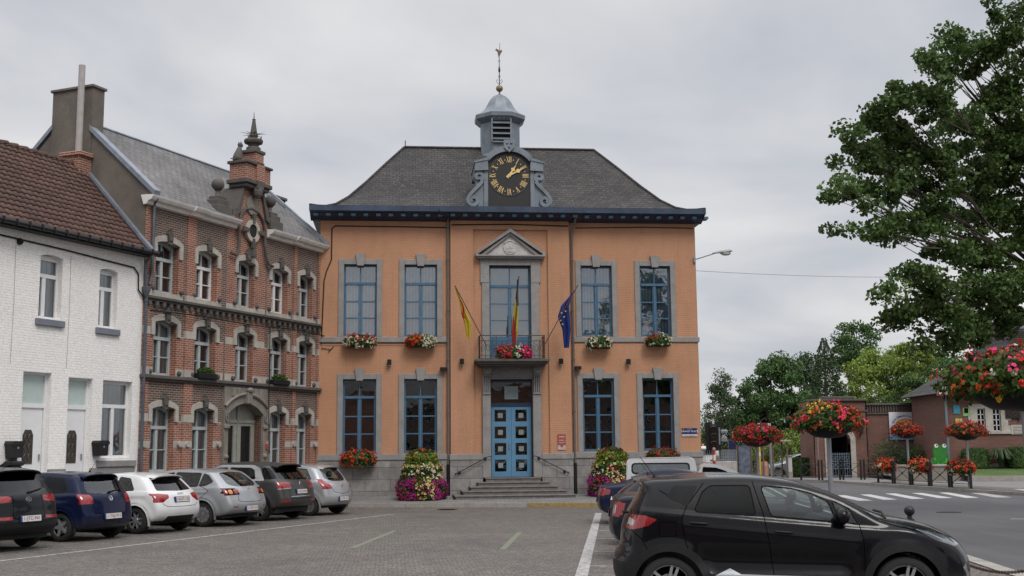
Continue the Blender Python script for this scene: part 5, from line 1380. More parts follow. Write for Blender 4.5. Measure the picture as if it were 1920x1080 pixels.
def make_car(name, label, cat, loc, heading, sp, group=None):
    car = thing(name, label, cat, (loc[0], loc[1], 0), heading, group)
    P = chaikin(sp['prof'], 2); wb = sp['wb']; w0 = sp['w']/2; R = sp['R']; Ra = R + sp.get('gap', .055); h = sp.get('h', .036)
    zr = P[:, 1].max(); x0, x1 = P[:, 0].min(), P[:, 0].max()
    gx = np.arange(x0-.3, x1+.3, .012); gz = np.arange(-.1, zr+.3, .012)
    TX_, TZ_ = np.meshgrid(gx, gz, indexing='ij'); T = poly_sdf(P, TX_, TZ_)
    def bil(x, z):
        u = np.clip((x-gx[0])/.012, 0, len(gx)-1.001); v = np.clip((z-gz[0])/.012, 0, len(gz)-1.001)
        i = u.astype(int); j = v.astype(int); fu = u-i; fv = v-j
        return (T[i, j]*(1-fu)+T[i+1, j]*fu)*(1-fv)+(T[i, j+1]*(1-fu)+T[i+1, j+1]*fu)*fv
    bx = [p[0] for p in sp['belt']]; bz = [p[1] for p in sp['belt']]
    tum = sp.get('tum', .2); af = sp.get('af', .22); ar = sp.get('ar', .12); rbow = sp.get('rbow', .14); fbow = sp.get('fbow', .32); crown = sp.get('crown', .05)
    wx_ = [0.0, wb]
    sm = lambda t: t*t*(3-2*t)
    def Wf(x, z):
        zb = np.interp(x, bx, bz)
        lo = np.clip((.42-z)/.28, 0, 1); W = w0 - .07*lo**2 - .035*np.clip((z-.62)/(zb-.62+.01), 0, 1)**2 - .012*np.clip((.62-z)/.3, 0, 1)**2
        s = np.clip((z-zb)/(zr-zb), 0, 1.2); W = W - .022*sm(np.clip((z-zb)/.05, 0, 1)) - tum*s**1.25
        uf = np.clip((x-(x1-.95))/.95, 0, 1.2); ur = np.clip(((x0+.75)-x)/.75, 0, 1.2)
        W = W - af*uf**2.4 - ar*ur**2.2 - sp.get('ar2', .06)*ur*s
        for wx in wx_:
            r = np.hypot(x-wx, z-R); W = W + sp.get('flare', .022)*sm(np.clip((Ra+.16-r)/.13, 0, 1))
        for (cx0, cz0, cx1, cz1, am, wd) in sp.get('crease', []):
            zc_ = cz0 + (cz1-cz0)*(x-cx0)/(cx1-cx0); ev = sm(np.clip((x-cx0)/.2, 0, 1))*sm(np.clip((cx1-x)/.2, 0, 1))
            W = W + am*np.exp(-((z-zc_)/wd)**2)*ev
        return W
    kr = sp.get('kr', .07)
    def field(X, Y, Z):
        q = (np.abs(Y)/w0)
        wr = sm(np.clip((x0+1.3-X)/1.2, 0, 1)); wf = sm(np.clip((X-(x1-1.6))/1.3, 0, 1))
        Xe = X - rbow*q**2.6*wr + fbow*q**2.8*wf
        Ze = Z + crown*q**2*np.clip((Z-.5)/.5, 0, 1)
        a = bil(Xe, Ze); b = np.abs(Y) - Wf(X, Z)
        f = smax(a, b, kr)
        for wx in wx_:
            r = np.hypot(X-wx, Z-R); carve = np.maximum(r-Ra, (w0-.30)-np.abs(Y)); f = np.maximum(f, -carve)
        return f
    ax = np.arange(x0-.1, x1+.1+h, h); ay = np.arange(-(w0+.12), w0+.12+h, h); az = np.arange(.02, zr+.1, h)
    X, Y, Z = np.meshgrid(ax, ay, az, indexing='ij')
    V, Q = surface_nets(field(X, Y, Z), ax, ay, az)
    for _ in range(3):
        e = 1e-3; f0 = field(*V.T)
        g = np.stack([(field(V[:, 0]+e, V[:, 1], V[:, 2])-f0)/e, (field(V[:, 0], V[:, 1]+e, V[:, 2])-f0)/e, (field(V[:, 0], V[:, 1], V[:, 2]+e)-f0)/e], 1)
        n2 = (g**2).sum(1).clip(.3, None); st = (g*(f0/n2)[:, None]); ln = np.linalg.norm(st, axis=1); st *= np.minimum(1, .02/np.maximum(ln, 1e-9))[:, None]; V = V - st*.9
    bm = bmesh.new(); vs = [bm.verts.new(v) for v in V]
    for q in Q:
        try: bm.faces.new([vs[i] for i in q])
        except ValueError: pass
    bm.normal_update(); lay = bm.faces.layers.int.new('rid')
    # region ids: 0 body; 1 dark trim; 2 seam; 3.. separate parts
    parts = []
    def side_cond(s): return lambda n, c: c.y*s > w0*.4 and n.y*s > .25
    for item in sp['side']:
        poly = round_poly(item['p'], item.get('r', .03)) if item.get('r', .03) else item['p']
        for s in (1, -1):
            if item.get('trim'):
                cen = (sum(p[0] for p in item['p'])/len(item['p']), sum(p[1] for p in item['p'])/len(item['p']))
                tp = []
                PP = [Vector(p) for p in poly]; n = len(PP); ar_ = sum(PP[i].x*PP[(i+1) % n].y-PP[(i+1) % n].x*PP[i].y for i in range(n)); sg = 1 if ar_ > 0 else -1
                for i in range(n):
                    d = (PP[(i+1) % n]-PP[i-1]).normalized(); tp.append(tuple(PP[i]+Vector((d.y, -d.x))*item['trim']*sg))
                cut_region(bm, lay, tp, 'side', side_cond(s), item.get('tid', 1), only=(0, 1, 50))
            parts.append((item['name'], item['mat'])); cut_region(bm, lay, poly, 'side', side_cond(s), 99+len(parts) if item['name'] else item['mat'], only=item.get('only'))
    rc = lambda n, c: n.x < -.28 and c.x < x0+1.3
    fc = lambda n, c: n.x > .12 and c.x > x1-2.2
    def sym(poly): return [(-p[0], p[1]) for p in poly][::-1]
    for key, cond in (('rear', rc), ('front', fc)):
        for item in sp.get(key, []):
            pls = [item['p']] + ([sym(item['p'])] if item.get('mirror') else [])
            for pl in pls:
                pl = round_poly(pl, item['r']) if item.get('r') else pl
                cnd = (lambda n, c, cond=cond, z=item.get('nx', .12): cond(n, c) and abs(n.x) > z)
                parts.append((item['name'], item['mat'])); cut_region(bm, lay, pl, 'rear', cnd, 99+len(parts) if item['name'] else item['mat'])
    sw = sp.get('seamw', .012)
    for ln in sp.get('seams', []):
        for q in thick_line(ln, sw):
            for s in (1, -1): cut_region(bm, lay, q, 'side', side_cond(s), 2, only=(0, 1))
    for ln in sp.get('rseams', []):
        for l2 in (ln, [(-a, b) for a, b in ln]):
            for q in thick_line(l2, sw): cut_region(bm, lay, q, 'rear', rc, 2, only=(0, 1))
    # dark plastic low down and inside the wheel arches
    dz = sp.get('dark_below', .24)
    for f in bm.faces:
        c = f.calc_center_median()
        if f[lay] == 0:
            inarch = any(math.hypot(c.x-wx, c.z-R) < Ra+.004 and (abs(c.y) < w0-.02) and f.normal.dot(Vector((wx-c.x, 0, R-c.z))) > .0 for wx in wx_)
            if c.z < dz or inarch or f.normal.z < -.9: f[lay] = 1
            for zz, xa, xb in sp.get('dark_bands', []):
                if c.z < zz and xa < c.x < xb: f[lay] = 1
    verts = [v.co.copy() for v in bm.verts]; bm.verts.index_update()
    groups = {}
    for f in bm.faces:
        k = f[lay]; k = k if k >= 100 else 0
        groups.setdefault(k, []).append((tuple(v.index for v in f.verts), f[lay]))
    # keep the smooth body normals on every piece
    bm.normal_update(); vn = [v.normal.copy() for v in bm.verts]
    bodym = [sp['paint'], M['matt_black'], M['seam'], M['trim'], M['chrome']]
    res = {}
    for k, fl in groups.items():
        used = sorted({i for f, _ in fl for i in f}); mp = {a: b for b, a in enumerate(used)}
        nm, mt = ('body', None) if k == 0 else parts[k-100]
        me = bpy.data.meshes.new(nm); me.from_pydata([verts[i] for i in used], [], [tuple(mp[i] for i in f) for f, _ in fl])
        if k == 0:
            for m_ in bodym: me.materials.append(m_)
            me.polygons.foreach_set('material_index', [{0: 0, 1: 1, 2: 2, 3: 3, 4: 4}.get(r, 0) for _, r in fl])
        else: me.materials.append(mt)
        me.polygons.foreach_set('use_smooth', [True]*len(fl))
        me.update(); me.normals_split_custom_set_from_vertices([vn[i] for i in used])
        o = bpy.data.objects.new(nm, me); COL.objects.link(o); o.parent = car; res.setdefault(nm, []).append(o)
    bm.free()
    # arch lips
    for wx in wx_:
        for s in (1, -1):
            mb = MB(); n = 26; lw = sp.get('lip', .03)
            t0 = -.35
            pr = []
            for k in range(n+1):
                t = t0 + (PI-2*t0)*k/n; row = []
                for r_, dy in ((Ra-.012, -.04), (Ra-.012, .010), (Ra+lw, .010 if lw > .04 else .003), (Ra+lw+.004, -.03)):
                    xx, zz = wx+r_*math.cos(t), R+r_*math.sin(t)
                    zz = max(zz, .17); row.append((xx, s*(float(Wf(np.array(xx), np.array(zz)))+dy), zz))
                pr.append(row)
            vs_ = [p for row in pr for p in row]; fs_ = [(k*4+j, k*4+j+1, k*4+5+j, k*4+4+j) for k in range(n) for j in range(3)]
            mb.add(vs_, fs_); mb.build('wheel_arch', sp.get('lipmat', sp['paint']), car, smooth=True, angle=60)
    yw = w0 - .115
    for wx in wx_:
        for s in (1, -1): wheel(car, wx, s*yw, R, .2, sp['rim'], rf=sp.get('rf', .67))
    if sp.get('interior', True):
        mb = MB(); zb0 = np.interp(.8, bx, bz)
        mb.box(x0+.35, x1-1.2, -(w0-.14), w0-.14, .22, .40)
        for s in (-1, 1): mb.box(x0+.4, x1-1.25, s*(w0-.15), s*(w0-.11), .4, zb0-.05)
        mb.box(x0+.35, x0+.9, -(w0-.16), w0-.16, .4, zb0-.15)
        mb.build('cabin_floor', M['seat'], car)
        xd = sp.get('dash', wb-.95)
        mb = MB(); mb.prism([(xd, .5), (xd+.05, .88), (xd+.25, zb0-.0), (xd+.5, zb0-.02), (xd+.5, .5)], -(w0-.16), w0-.16); mb.build('dashboard', M['seat'], car)
        mb = MB(); mb.tube([(xd-.08+.05*math.sin(t), .36+.18*math.cos(t), zb0-.10+.17*math.sin(t)) for t in np.linspace(0, 2*PI, 20)], .016, 6, cap=False); mb.tube([(xd-.05, .36, zb0-.1), (xd+.15, .36, zb0-.2)], .03, 6); mb.build('steering_wheel', M['matt_black'], car)
        x2_ = max(x0+1.0, xd-1.5)
        for xs_, ys in ((xd-.7, .36), (xd-.7, -.36), (x2_, .38), (x2_, -.38)):
            mb = MB(); mb.prism([(xs_-.02, .45), (xs_+.45, .48), (xs_+.48, .62), (xs_+.1, .62), (xs_-.15, zr-.42), (xs_-.27, zr-.42), (xs_-.12, .5)], ys-.24, ys+.24)
            mb.bbox(xs_-.30, xs_-.20, ys-.12, ys+.12, zr-.39, zr-.22, .03); mb.build('seat', M['seat'], car)
    # mirrors
    mxx, mz = sp.get('mirror', (wb-.55, 1.02))
    for s in (1, -1):
        mb = MB(); wy = float(Wf(np.array(mxx), np.array(mz)))
        mb.ball((mxx, s*(wy+.12), mz+.055), .115, 16, sc=(.72, 1.0, .82)); mb.tube([(mxx+.02, s*(wy-.03), mz-.03), (mxx+.01, s*(wy+.08), mz-.01)], .03, 6)
        mb.build('wing_mirror', sp.get('mirmat', sp['paint']), car, smooth=True)
    for hx, hz in sp.get('handles', []):
        for s in (1, -1):
            wy = float(Wf(np.array(hx), np.array(hz)))
            mb = MB(); mb.tube([(hx-.1, s*(wy+.0), hz), (hx-.07, s*(wy+.028), hz), (hx+.07, s*(wy+.028), hz-.01), (hx+.1, s*wy, hz-.01)], .013, 6); mb.build('door_handle', sp.get('hmat', sp['paint']), car, smooth=True)
    def rear_x(y, z):
        xs_ = np.arange(x0-.2, x0+1.5, .01); f = field(xs_, np.full(xs_.shape, y), np.full(xs_.shape, z)); i = np.argmax(f < 0); return xs_[i]
    def front_x(y, z):
        xs_ = np.arange(x1+.2, x1-1.5, -.01); f = field(xs_, np.full(xs_.shape, y), np.full(xs_.shape, z)); i = np.argmax(f < 0); return xs_[i]
    # number plate on the back
    if 'plate' in sp:
        txt, pz = sp['plate']; px_ = rear_x(0, pz) - .02
        mb = MB(); Mt = Matrix.Translation((px_, 0, pz)) @ Matrix.Rotation(R_(-90), 4, 'Z') @ Matrix.Rotation(R_(sp.get('ptilt', -8)), 4, 'X')
        mb.box(-.26, .26, -.004, .03, -.057, .057, 0); mb.box(-.262, -.222, -.006, 0, -.055, .055, 2); mb.mesh(text_mesh(txt, .098, .0008, spacing=1.05), Matrix.Translation((.02, -.007, 0)) @ FRONT, 1)
        mb.box(-.27, .27, -.002, .028, -.066, .066, 3)
        mb.xform(Mt); mb.build('number_plate', [M['plate'], M['plate_r'], M['plate_b'], M['matt_black']], car)
    if 'badge' in sp:
        kind, bz_, by = sp['badge']; bx_ = rear_x(by, bz_) - .012; mb = MB()
        Mt = Matrix.Translation((bx_, by, bz_)) @ Matrix.Rotation(R_(-90), 4, 'Z') @ Matrix.Rotation(R_(-12), 4, 'X')
        ring = lambda cx, cz, r, rx=1, t=.006: mb.tube([(cx+r*rx*math.cos(a), 0, cz+r*math.sin(a)) for a in np.linspace(0, 2*PI, 21)], t, 5, cap=False)
        if kind == 'oval_word': ring(0, 0, .04, 1.7); mb.mesh(text_mesh('KIA', .05, .001), FRONT)
        elif kind == 'ring_vw': ring(0, 0, .055); [mb.tube([(a, 0, b), (c, 0, d)], .006, 5) for a, b, c, d in ((-.03, .045, 0, .006), (0, .006, .03, .045), (-.05, .012, -.022, -.045), (-.022, -.045, 0, -.002), (0, -.002, .022, -.045), (.022, -.045, .05, .012))]
        elif kind == 'four_rings': [ring(-.075+.05*k, 0, .032, t=.005) for k in range(4)]
        elif kind == 'wing': ring(0, 0, .045, 1.3); mb.tube([(-.055, 0, .015), (-.02, 0, .015), (0, 0, -.02), (.02, 0, .015), (.055, 0, .015)], .006, 5)
        elif kind == 'chevrons': [mb.tube([(-.05, 0, z), (0, 0, z+.045), (.05, 0, z)], .009, 5) for z in (-.04, .0)]
        elif kind == 'bolt': ring(0, 0, .05); mb.tube([(-.055, 0, .006), (.01, 0, .012), (-.01, 0, -.012), (.055, 0, -.006)], .006, 5)
        elif kind == 'diamond': mb.tube([(0, 0, .06), (.035, 0, 0), (0, 0, -.06), (-.035, 0, 0), (0, 0, .06)], .008, 5)
        mb.xform(Mt); mb.build('badge', M['chrome'], car)
    if 'wiper' in sp:
        y0_, z0_, y1_, z1_ = sp['wiper']; mb = MB()
        pts = [(rear_x(y0_+(y1_-y0_)*t, z0_+(z1_-z0_)*t)-.03, y0_+(y1_-y0_)*t, z0_+(z1_-z0_)*t) for t in (0, .25, .5, .75, 1)]
        mb.tube(pts, [.025, .014, .012, .012, .01], 6); mb.build('rear_wiper', M['matt_black'], car)
    if 'spoiler' in sp:
        xs_, zz, hw, ln = sp['spoiler']; mb = MB()
        n = 14; vs_ = []
        for k in range(n+1):
            y_ = -hw + 2*hw*k/n; q = abs(y_)/hw; dz_ = -crown*(y_/w0)**2 - .05*q**6; dx = rbow*.5*(q**2.5)
            vs_ += [(xs_+ln+dx*.5, y_, zz+.008+dz_), (xs_+dx, y_, zz-.03+dz_), (xs_+.01+dx, y_, zz-.055+dz_), (xs_+ln+dx*.5, y_, zz-.07+dz_)]
        mb.add(vs_, [(k*4+j, k*4+j+1, k*4+5+j, k*4+4+j) for k in range(n) for j in range(3)]); mb.build('spoiler', sp.get('spmat', sp['paint']), car, smooth=True, angle=50)
    if 'antenna' in sp:
        xa, za, kind = sp['antenna']; mb = MB()
        if kind == 'fin': mb.prism([(xa-.1, za-.01), (xa+.1, za-.01), (xa-.07, za+.06), (xa-.09, za+.06)], -.02, .02)
        else: mb.tube([(xa, 0, za-.01), (xa-.02, 0, za+.03)], [.03, .012], 8); mb.tube([(xa-.02, 0, za+.02), (xa-.18, 0, za+.24)], [.006, .004], 5)
        mb.build('antenna', M['matt_black'], car)
    return car, dict(W=Wf, rx=rear_x, fx=front_x, res=res)

PT = {k: paint(k+'_car_paint', c, m, r) for k, c, m, r in (('black', (.004, .004, .0055), 0, .2), ('charcoal', (.013, .014, .017), .2, .3), ('navy', (.006, .010, .036), .15, .25), ('white', (.62, .62, .63), 0, .3),
      ('silver', (.36, .37, .39), .5, .32), ('grey', (.065, .062, .062), .4, .3), ('pale_silver', (.40, .41, .43), .5, .3), ('dark_blue', (.008, .010, .016), .2, .28), ('anthracite', (.022, .023, .028), .3, .3))}
G, PG = M['car_glass'], M['privacy']
def hatch_prof(ro, fo, wb, h, zb=1.0, cowl=(.62, .98), tail=.0, rdeep=.40):
    # rear overhang, front overhang, wheelbase, height
    e = -ro; f = wb+fo; c = wb - cowl[0]
    return [(e+.10, .24), (e+.01, .36), (e, .56), (e+.04, .72), (e+.06, .88+tail), (e+.10, .98+tail), (e+.20, 1.12+tail), (e+rdeep, h-.08), (e+rdeep+.12, h-.03), (.45, h-.005), (.9, h), (1.25, h-.02), (1.6, h-.09), (c+.08, 1.08), (c+.2, cowl[1]),
            (wb+.05, .90), (f-.35, .80), (f-.10, .68), (f-.02, .54), (f-.01, .36), (f-.08, .22), (wb-.2, .17), (.2, .17)]
def side_glass(zb0, zb1, h, xr, xf, split, quarter=None, tg=None, g=G):
    # windows between belt (zb0 at the rear, zb1 at the front) and roof; one per door
    top = h-.13; out_ = []
    B = lambda x: zb0 + (zb1-zb0)*(x-xr)/(xf-xr)
    s1, s2 = split
    out_.append(dict(name='side_window', mat=tg or g, trim=.02, p=[(xr, B(xr)+.02), (s1-.04, B(s1)+.02), (s1-.05, top), (xr+.25, top-.03)]))
    out_.append(dict(name='side_window', mat=g, trim=.02, p=[(s1+.04, B(s1)+.02), (xf, B(xf)+.01), (s2+.35, top-.16), (s2, top-.03), (s1+.03, top)]))
    return out_
CARH = R_(157.3)     # heading of the left-hand cars, at right angles to their parking line
LGRP, RGRP = 'cars parked in front of the houses', 'cars parked along the right-hand line'
def on(L_, R2): return ((L_[0]+R2[0])/2, (L_[1]+R2[1])/2)
def left_axle(s): # s metres along the parking line, measured from the small blue car
    return (-9.42+.379*s, 26.36+.925*s)
# dark grey sport utility car
sp = dict(prof=[(-.72, .30), (-.88, .42), (-.91, .60), (-.86, .72), (-.84, .90), (-.80, 1.06), (-.70, 1.16), (-.42, 1.50), (-.30, 1.58), (.4, 1.635), (.9, 1.64), (1.3, 1.60), (1.6, 1.52), (2.25, 1.12), (2.5, 1.06), (3.1, .95), (3.4, .8), (3.5, .6), (3.48, .35), (3.3, .25), (2.4, .24), (.2, .24)],
    wb=2.64, w=1.855, R=.345, belt=[(-1, 1.13), (.3, 1.08), (2.4, 1.02)], paint=PT['charcoal'], rim='five', tum=.2, lipmat=M['matt_black'], lip=.05, dark_below=.46,
    side=[dict(name='side_window', mat=PG, trim=.02, p=[(.05, 1.20), (.9, 1.13), (.88, 1.50), (.2, 1.46)]), dict(name='side_window', mat=G, trim=.02, p=[(.98, 1.12), (2.0, 1.08), (1.5, 1.44), (.96, 1.50)]),
          dict(name='taillight', mat=M['tail'], r=.02, p=[(-.95, .92), (-.66, .94), (-.60, 1.08), (-.95, 1.08)])],
    rear=[dict(name='rear_window', mat=PG, r=.08, p=[(-.63, 1.16), (-.35, 1.12), (.35, 1.12), (.63, 1.16), (.50, 1.49), (0, 1.53), (-.50, 1.49)]),
          dict(name='taillight', mat=M['tail'], mirror=1, r=.03, p=[(.40, .96), (.99, .92), (.99, 1.08), (.46, 1.07), (.41, 1.05)]),
          dict(name='reflector', mat=M['tail'], mirror=1, p=[(.42, .62), (.90, .62), (.90, .67), (.42, .68)])],
    rseams=[[(.36, 1.08), (.40, .66), (.30, .62), (0, .61)]], seams=[[(.12, 1.15), (.05, .9), (.35, .5)], [(.93, 1.12), (.95, .4)]],
    plate=('1-JTC-941', .63), badge=('oval_word', 1.0, -.0), wiper=(-.05, 1.13, -.5, 1.20), spoiler=(-.60, 1.60, .60, .3), antenna=(-.05, 1.63, 'fin'), handles=[(.15, 1.0), (1.1, .97)], crease=[(-.2, .95, 2.8, .92, .012, .05)])
ax = left_axle(-2.85); ax = (ax[0]+.22, ax[1]-.05)
make_car('parked_car', 'charcoal sport utility car at the left edge, rear plate 1-JTC-941', 'car', ax, CARH, sp, LGRP)
# dark blue three-door hatchback
sp = dict(prof=[(-.55, .24), (-.67, .34), (-.70, .52), (-.67, .68), (-.64, .84), (-.60, .96), (-.52, 1.04), (-.28, 1.36), (-.18, 1.43), (.3, 1.475), (.8, 1.485), (1.2, 1.46), (1.5, 1.38), (2.15, 1.02), (2.4, .96), (2.9, .86), (3.12, .74), (3.2, .55), (3.18, .34), (3.0, .2), (2.2, .18), (.2, .18)],
    wb=2.47, w=1.69, R=.31, belt=[(-1, 1.0), (.3, .97), (2.4, .92)], paint=PT['navy'], rim='five', tum=.19, lip=.02,
    side=[dict(name='side_window', mat=PG, trim=.02, p=[(-.12, 1.06), (.62, 1.00), (.58, 1.37), (.08, 1.33)]), dict(name='side_window', mat=G, trim=.02, p=[(.70, 1.0), (1.9, .97), (1.4, 1.30), (.68, 1.37)]),
          dict(name='taillight', mat=M['tail'], r=.02, p=[(-.8, .80), (-.50, .80), (-.50, .98), (-.55, 1.03), (-.8, 1.0)])],
    rear=[dict(name='rear_window', mat=G, r=.07, p=[(-.58, 1.03), (0, 1.00), (.58, 1.03), (.48, 1.36), (0, 1.39), (-.48, 1.36)]),
          dict(name='taillight', mat=M['tail'], mirror=1, r=.03, p=[(.50, .80), (.9, .79), (.9, 1.02), (.54, .99), (.50, .94)])],
    rseams=[[(.50, .82), (.50, .62), (.44, .58), (0, .57)]], seams=[[(.66, 1.0), (.62, .7), (.7, .3)]],
    plate=('1-TAJ-915', .52), badge=('ring_vw', .90, 0), wiper=(.0, 1.03, -.42, 1.09), spoiler=(-.40, 1.455, .52, .28), antenna=(.0, 1.47, 'rod'), handles=[(.78, .86)], crease=[(-.4, .82, 2.9, .78, .012, .04)])
make_car('parked_car', 'dark navy blue hatchback parked between the charcoal and the white car', 'car', left_axle(0), CARH, sp, LGRP)
# white small hatchback
sp = dict(prof=[(-.52, .26), (-.66, .36), (-.70, .52), (-.68, .66), (-.64, .80), (-.60, .90), (-.46, 1.00), (-.14, 1.28), (0, 1.35), (.4, 1.405), (.8, 1.415), (1.2, 1.39), (1.5, 1.31), (2.1, 1.0), (2.35, .94), (2.9, .84), (3.1, .72), (3.2, .52), (3.16, .3), (3.0, .2), (2.2, .18), (.2, .18)],
    wb=2.47, w=1.74, R=.31, belt=[(-1, .97), (.3, .95), (2.4, .9)], paint=PT['white'], rim='multi', tum=.2, lip=.02,
    side=[dict(name='side_window', mat=G, trim=.02, p=[(.12, 1.01), (.66, .99), (.62, 1.30), (.32, 1.26)]), dict(name='side_window', mat=G, trim=.02, p=[(.74, .99), (1.85, .95), (1.4, 1.23), (.72, 1.30)]),
          dict(name='taillight', mat=M['tail'], r=.02, p=[(-.8, .76), (-.56, .80), (-.50, .92), (-.8, .93)])],
    rear=[dict(name='rear_window', mat=PG, r=.05, p=[(-.62, .99), (0, .97), (.62, .99), (.50, 1.29), (0, 1.32), (-.50, 1.29)]),
          dict(name='taillight', mat=M['tail'], mirror=1, r=.02, p=[(.40, .90), (.42, .82), (.62, .72), (.95, .72), (.95, .93), (.62, .925)]),
          dict(name=None, mat=1, p=[(-.55, .26), (.55, .26), (.48, .40), (-.48, .40)])],
    rseams=[[(.66, .93), (.62, .68), (.5, .62), (0, .61)]], seams=[[(.70, .98), (.66, .7), (.75, .3)]],
    plate=('1-KUT-152', .78), badge=('four_rings', .90, 0), spoiler=(-.30, 1.37, .52, .32), spmat=PT['white'], handles=[(.82, .84)], crease=[(-.4, .88, 2.9, .84, .012, .035)])
make_car('parked_car', 'small white hatchback parked beside the navy blue one', 'car', left_axle(2.42), CARH, sp, LGRP)
# silver five-door hatchback
sp = dict(prof=[(-.68, .28), (-.86, .38), (-.90, .54), (-.87, .66), (-.82, .80), (-.78, .92), (-.66, 1.02), (-.22, 1.34), (-.05, 1.41), (.4, 1.455), (.9, 1.465), (1.3, 1.44), (1.6, 1.36), (2.3, 1.0), (2.55, .94), (3.1, .84), (3.4, .7), (3.48, .5), (3.44, .3), (3.3, .2), (2.4, .19), (.2, .19)],
    wb=2.64, w=1.755, R=.315, belt=[(-1, 1.0), (.3, .97), (2.4, .92)], paint=PT['silver'], rim='cap', tum=.2, lip=.02,
    side=[dict(name='side_window', mat=G, trim=.02, p=[(-.22, 1.13), (-.02, 1.04), (.16, 1.03), (.10, 1.32), (-.05, 1.27)]), dict(name='side_window', mat=G, trim=.02, p=[(.22, 1.02), (1.0, 1.00), (.96, 1.35), (.20, 1.33)]), dict(name='side_window', mat=G, trim=.02, p=[(1.08, 1.0), (2.05, .96), (1.55, 1.27), (1.06, 1.35)]),
          dict(name='taillight', mat=M['trim'], r=.02, p=[(-.95, .80), (-.50, .84), (-.62, .96), (-.95, .98)])],
    rear=[dict(name='rear_window', mat=G, r=.09, p=[(-.60, 1.05), (-.35, 1.00), (.35, 1.00), (.60, 1.05), (.50, 1.34), (0, 1.37), (-.50, 1.34)]),
          dict(name='taillight', mat=M['trim'], mirror=1, r=.02, p=[(.40, .80), (.95, .78), (.95, .97), (.48, .96)]),
          dict(name='taillight_lens', mat=M['tail'], mirror=1, r=.05, p=[(.45, .82), (.58, .82), (.58, .94), (.45, .94)]),
          dict(name='taillight_lens', mat=M['amber'], mirror=1, r=.04, p=[(.62, .82), (.74, .82), (.74, .93), (.62, .93)]), dict(name='taillight_lens', mat=M['tail'], mirror=1, r=.03, p=[(.76, .82), (.9, .82), (.9, .95), (.76, .95)]),
          dict(name='reflector', mat=M['tail'], mirror=1, p=[(.52, .48), (.68, .48), (.68, .51), (.52, .51)]), dict(name=None, mat=1, p=[(-.6, .26), (.6, .26), (.55, .33), (-.55, .33)])],
    rseams=[[(.42, .96), (.46, .80), (.5, .66), (.4, .62), (0, .61)]], seams=[[(.18, 1.03), (.0, .98), (-.15, .90), (.2, .6), (.38, .3)], [(1.04, 1.0), (1.04, .3)]],
    plate=('1-FAR-352', .45), badge=('wing', .92, 0), wiper=(-.0, 1.03, -.42, 1.10), handles=[(.35, .88), (1.18, .86)], hmat=M['matt_black'], crease=[(-.2, .86, 2.9, .83, .012, .035), (.1, .42, 2.2, .44, .01, .03)])
make_car('parked_car', 'silver five-door hatchback with round lamps in dark clusters, fourth from the left', 'car', left_axle(4.95), CARH, sp, LGRP)
# dark grey people carrier with silver window arch
sp = dict(prof=[(-.62, .34), (-.80, .44), (-.84, .60), (-.80, .74), (-.76, .92), (-.72, 1.04), (-.60, 1.14), (-.26, 1.46), (-.12, 1.53), (.4, 1.59), (.9, 1.61), (1.4, 1.58), (1.75, 1.48), (2.5, 1.08), (2.75, 1.0), (3.2, .9), (3.5, .76), (3.6, .55), (3.56, .35), (3.4, .24), (2.5, .22), (.2, .22)],
    wb=2.78, w=1.83, R=.335, belt=[(-1, 1.08), (.3, 1.06), (2.6, .98)], paint=PT['grey'], rim='twin', tum=.2, lip=.045, lipmat=M['matt_black'], dark_below=.34,
    side=[dict(name='side_window', mat=PG, trim=.0, p=[(-.50, 1.14), (-.14, 1.12), (-.05, 1.28), (.0, 1.42), (-.10, 1.44), (-.22, 1.42)], r=.03), dict(name='window_arch', mat=M['chrome'], r=.06, p=[(-.16, 1.09), (2.45, 1.04), (2.45, 1.10), (1.9, 1.42), (1.5, 1.52), (.30, 1.51), (.06, 1.43), (-.02, 1.28)]), 
          dict(name='side_window', mat=PG, r=.04, p=[(.14, 1.13), (1.08, 1.10), (1.05, 1.45), (.38, 1.44), (.24, 1.38)]), dict(name='side_window', mat=G, r=.04, p=[(1.15, 1.10), (2.2, 1.06), (1.7, 1.38), (1.45, 1.44), (1.13, 1.45)]),
          dict(name='taillight', mat=M['tail'], r=.02, p=[(-.9, .88), (-.58, .90), (-.58, 1.04), (-.9, 1.04)])],
    rear=[dict(name='rear_window', mat=PG, r=.05, p=[(-.70, 1.13), (0, 1.09), (.70, 1.13), (.56, 1.46), (0, 1.49), (-.56, 1.46)]),
          dict(name='taillight', mat=M['tail'], mirror=1, r=.03, p=[(.42, .88), (.95, .86), (.95, 1.05), (.46, 1.04)]), dict(name='chrome_strip', mat=M['chrome'], mirror=1, p=[(.44, .87), (.9, .85), (.9, .868), (.44, .888)]),
          dict(name='reflector', mat=M['tail'], mirror=1, p=[(.52, .50), (.82, .50), (.82, .57), (.52, .57)]), dict(name='chrome_strip', mat=M['chrome'], p=[(-.5, .645), (.5, .645), (.5, .66), (-.5, .66)])],
    rseams=[[(.52, .88), (.52, .66), (.45, .6), (0, .59)]], seams=[[(.10, 1.1), (.02, .9), (.3, .5)], [(1.1, 1.09), (1.12, .35)]],
    plate=('1-GCS-064', .78), badge=('chevrons', 1.0, 0), wiper=(-.5, 1.12, -.05, 1.16), spoiler=(-.46, 1.555, .60, .38), spmat=PT['grey'], handles=[(.3, .98), (1.25, .96)], crease=[(-.2, .95, 2.9, .90, .012, .05)])
make_car('parked_car', 'dark grey people carrier with a silver arch over its side windows', 'car', left_axle(7.42), CARH, sp, LGRP)
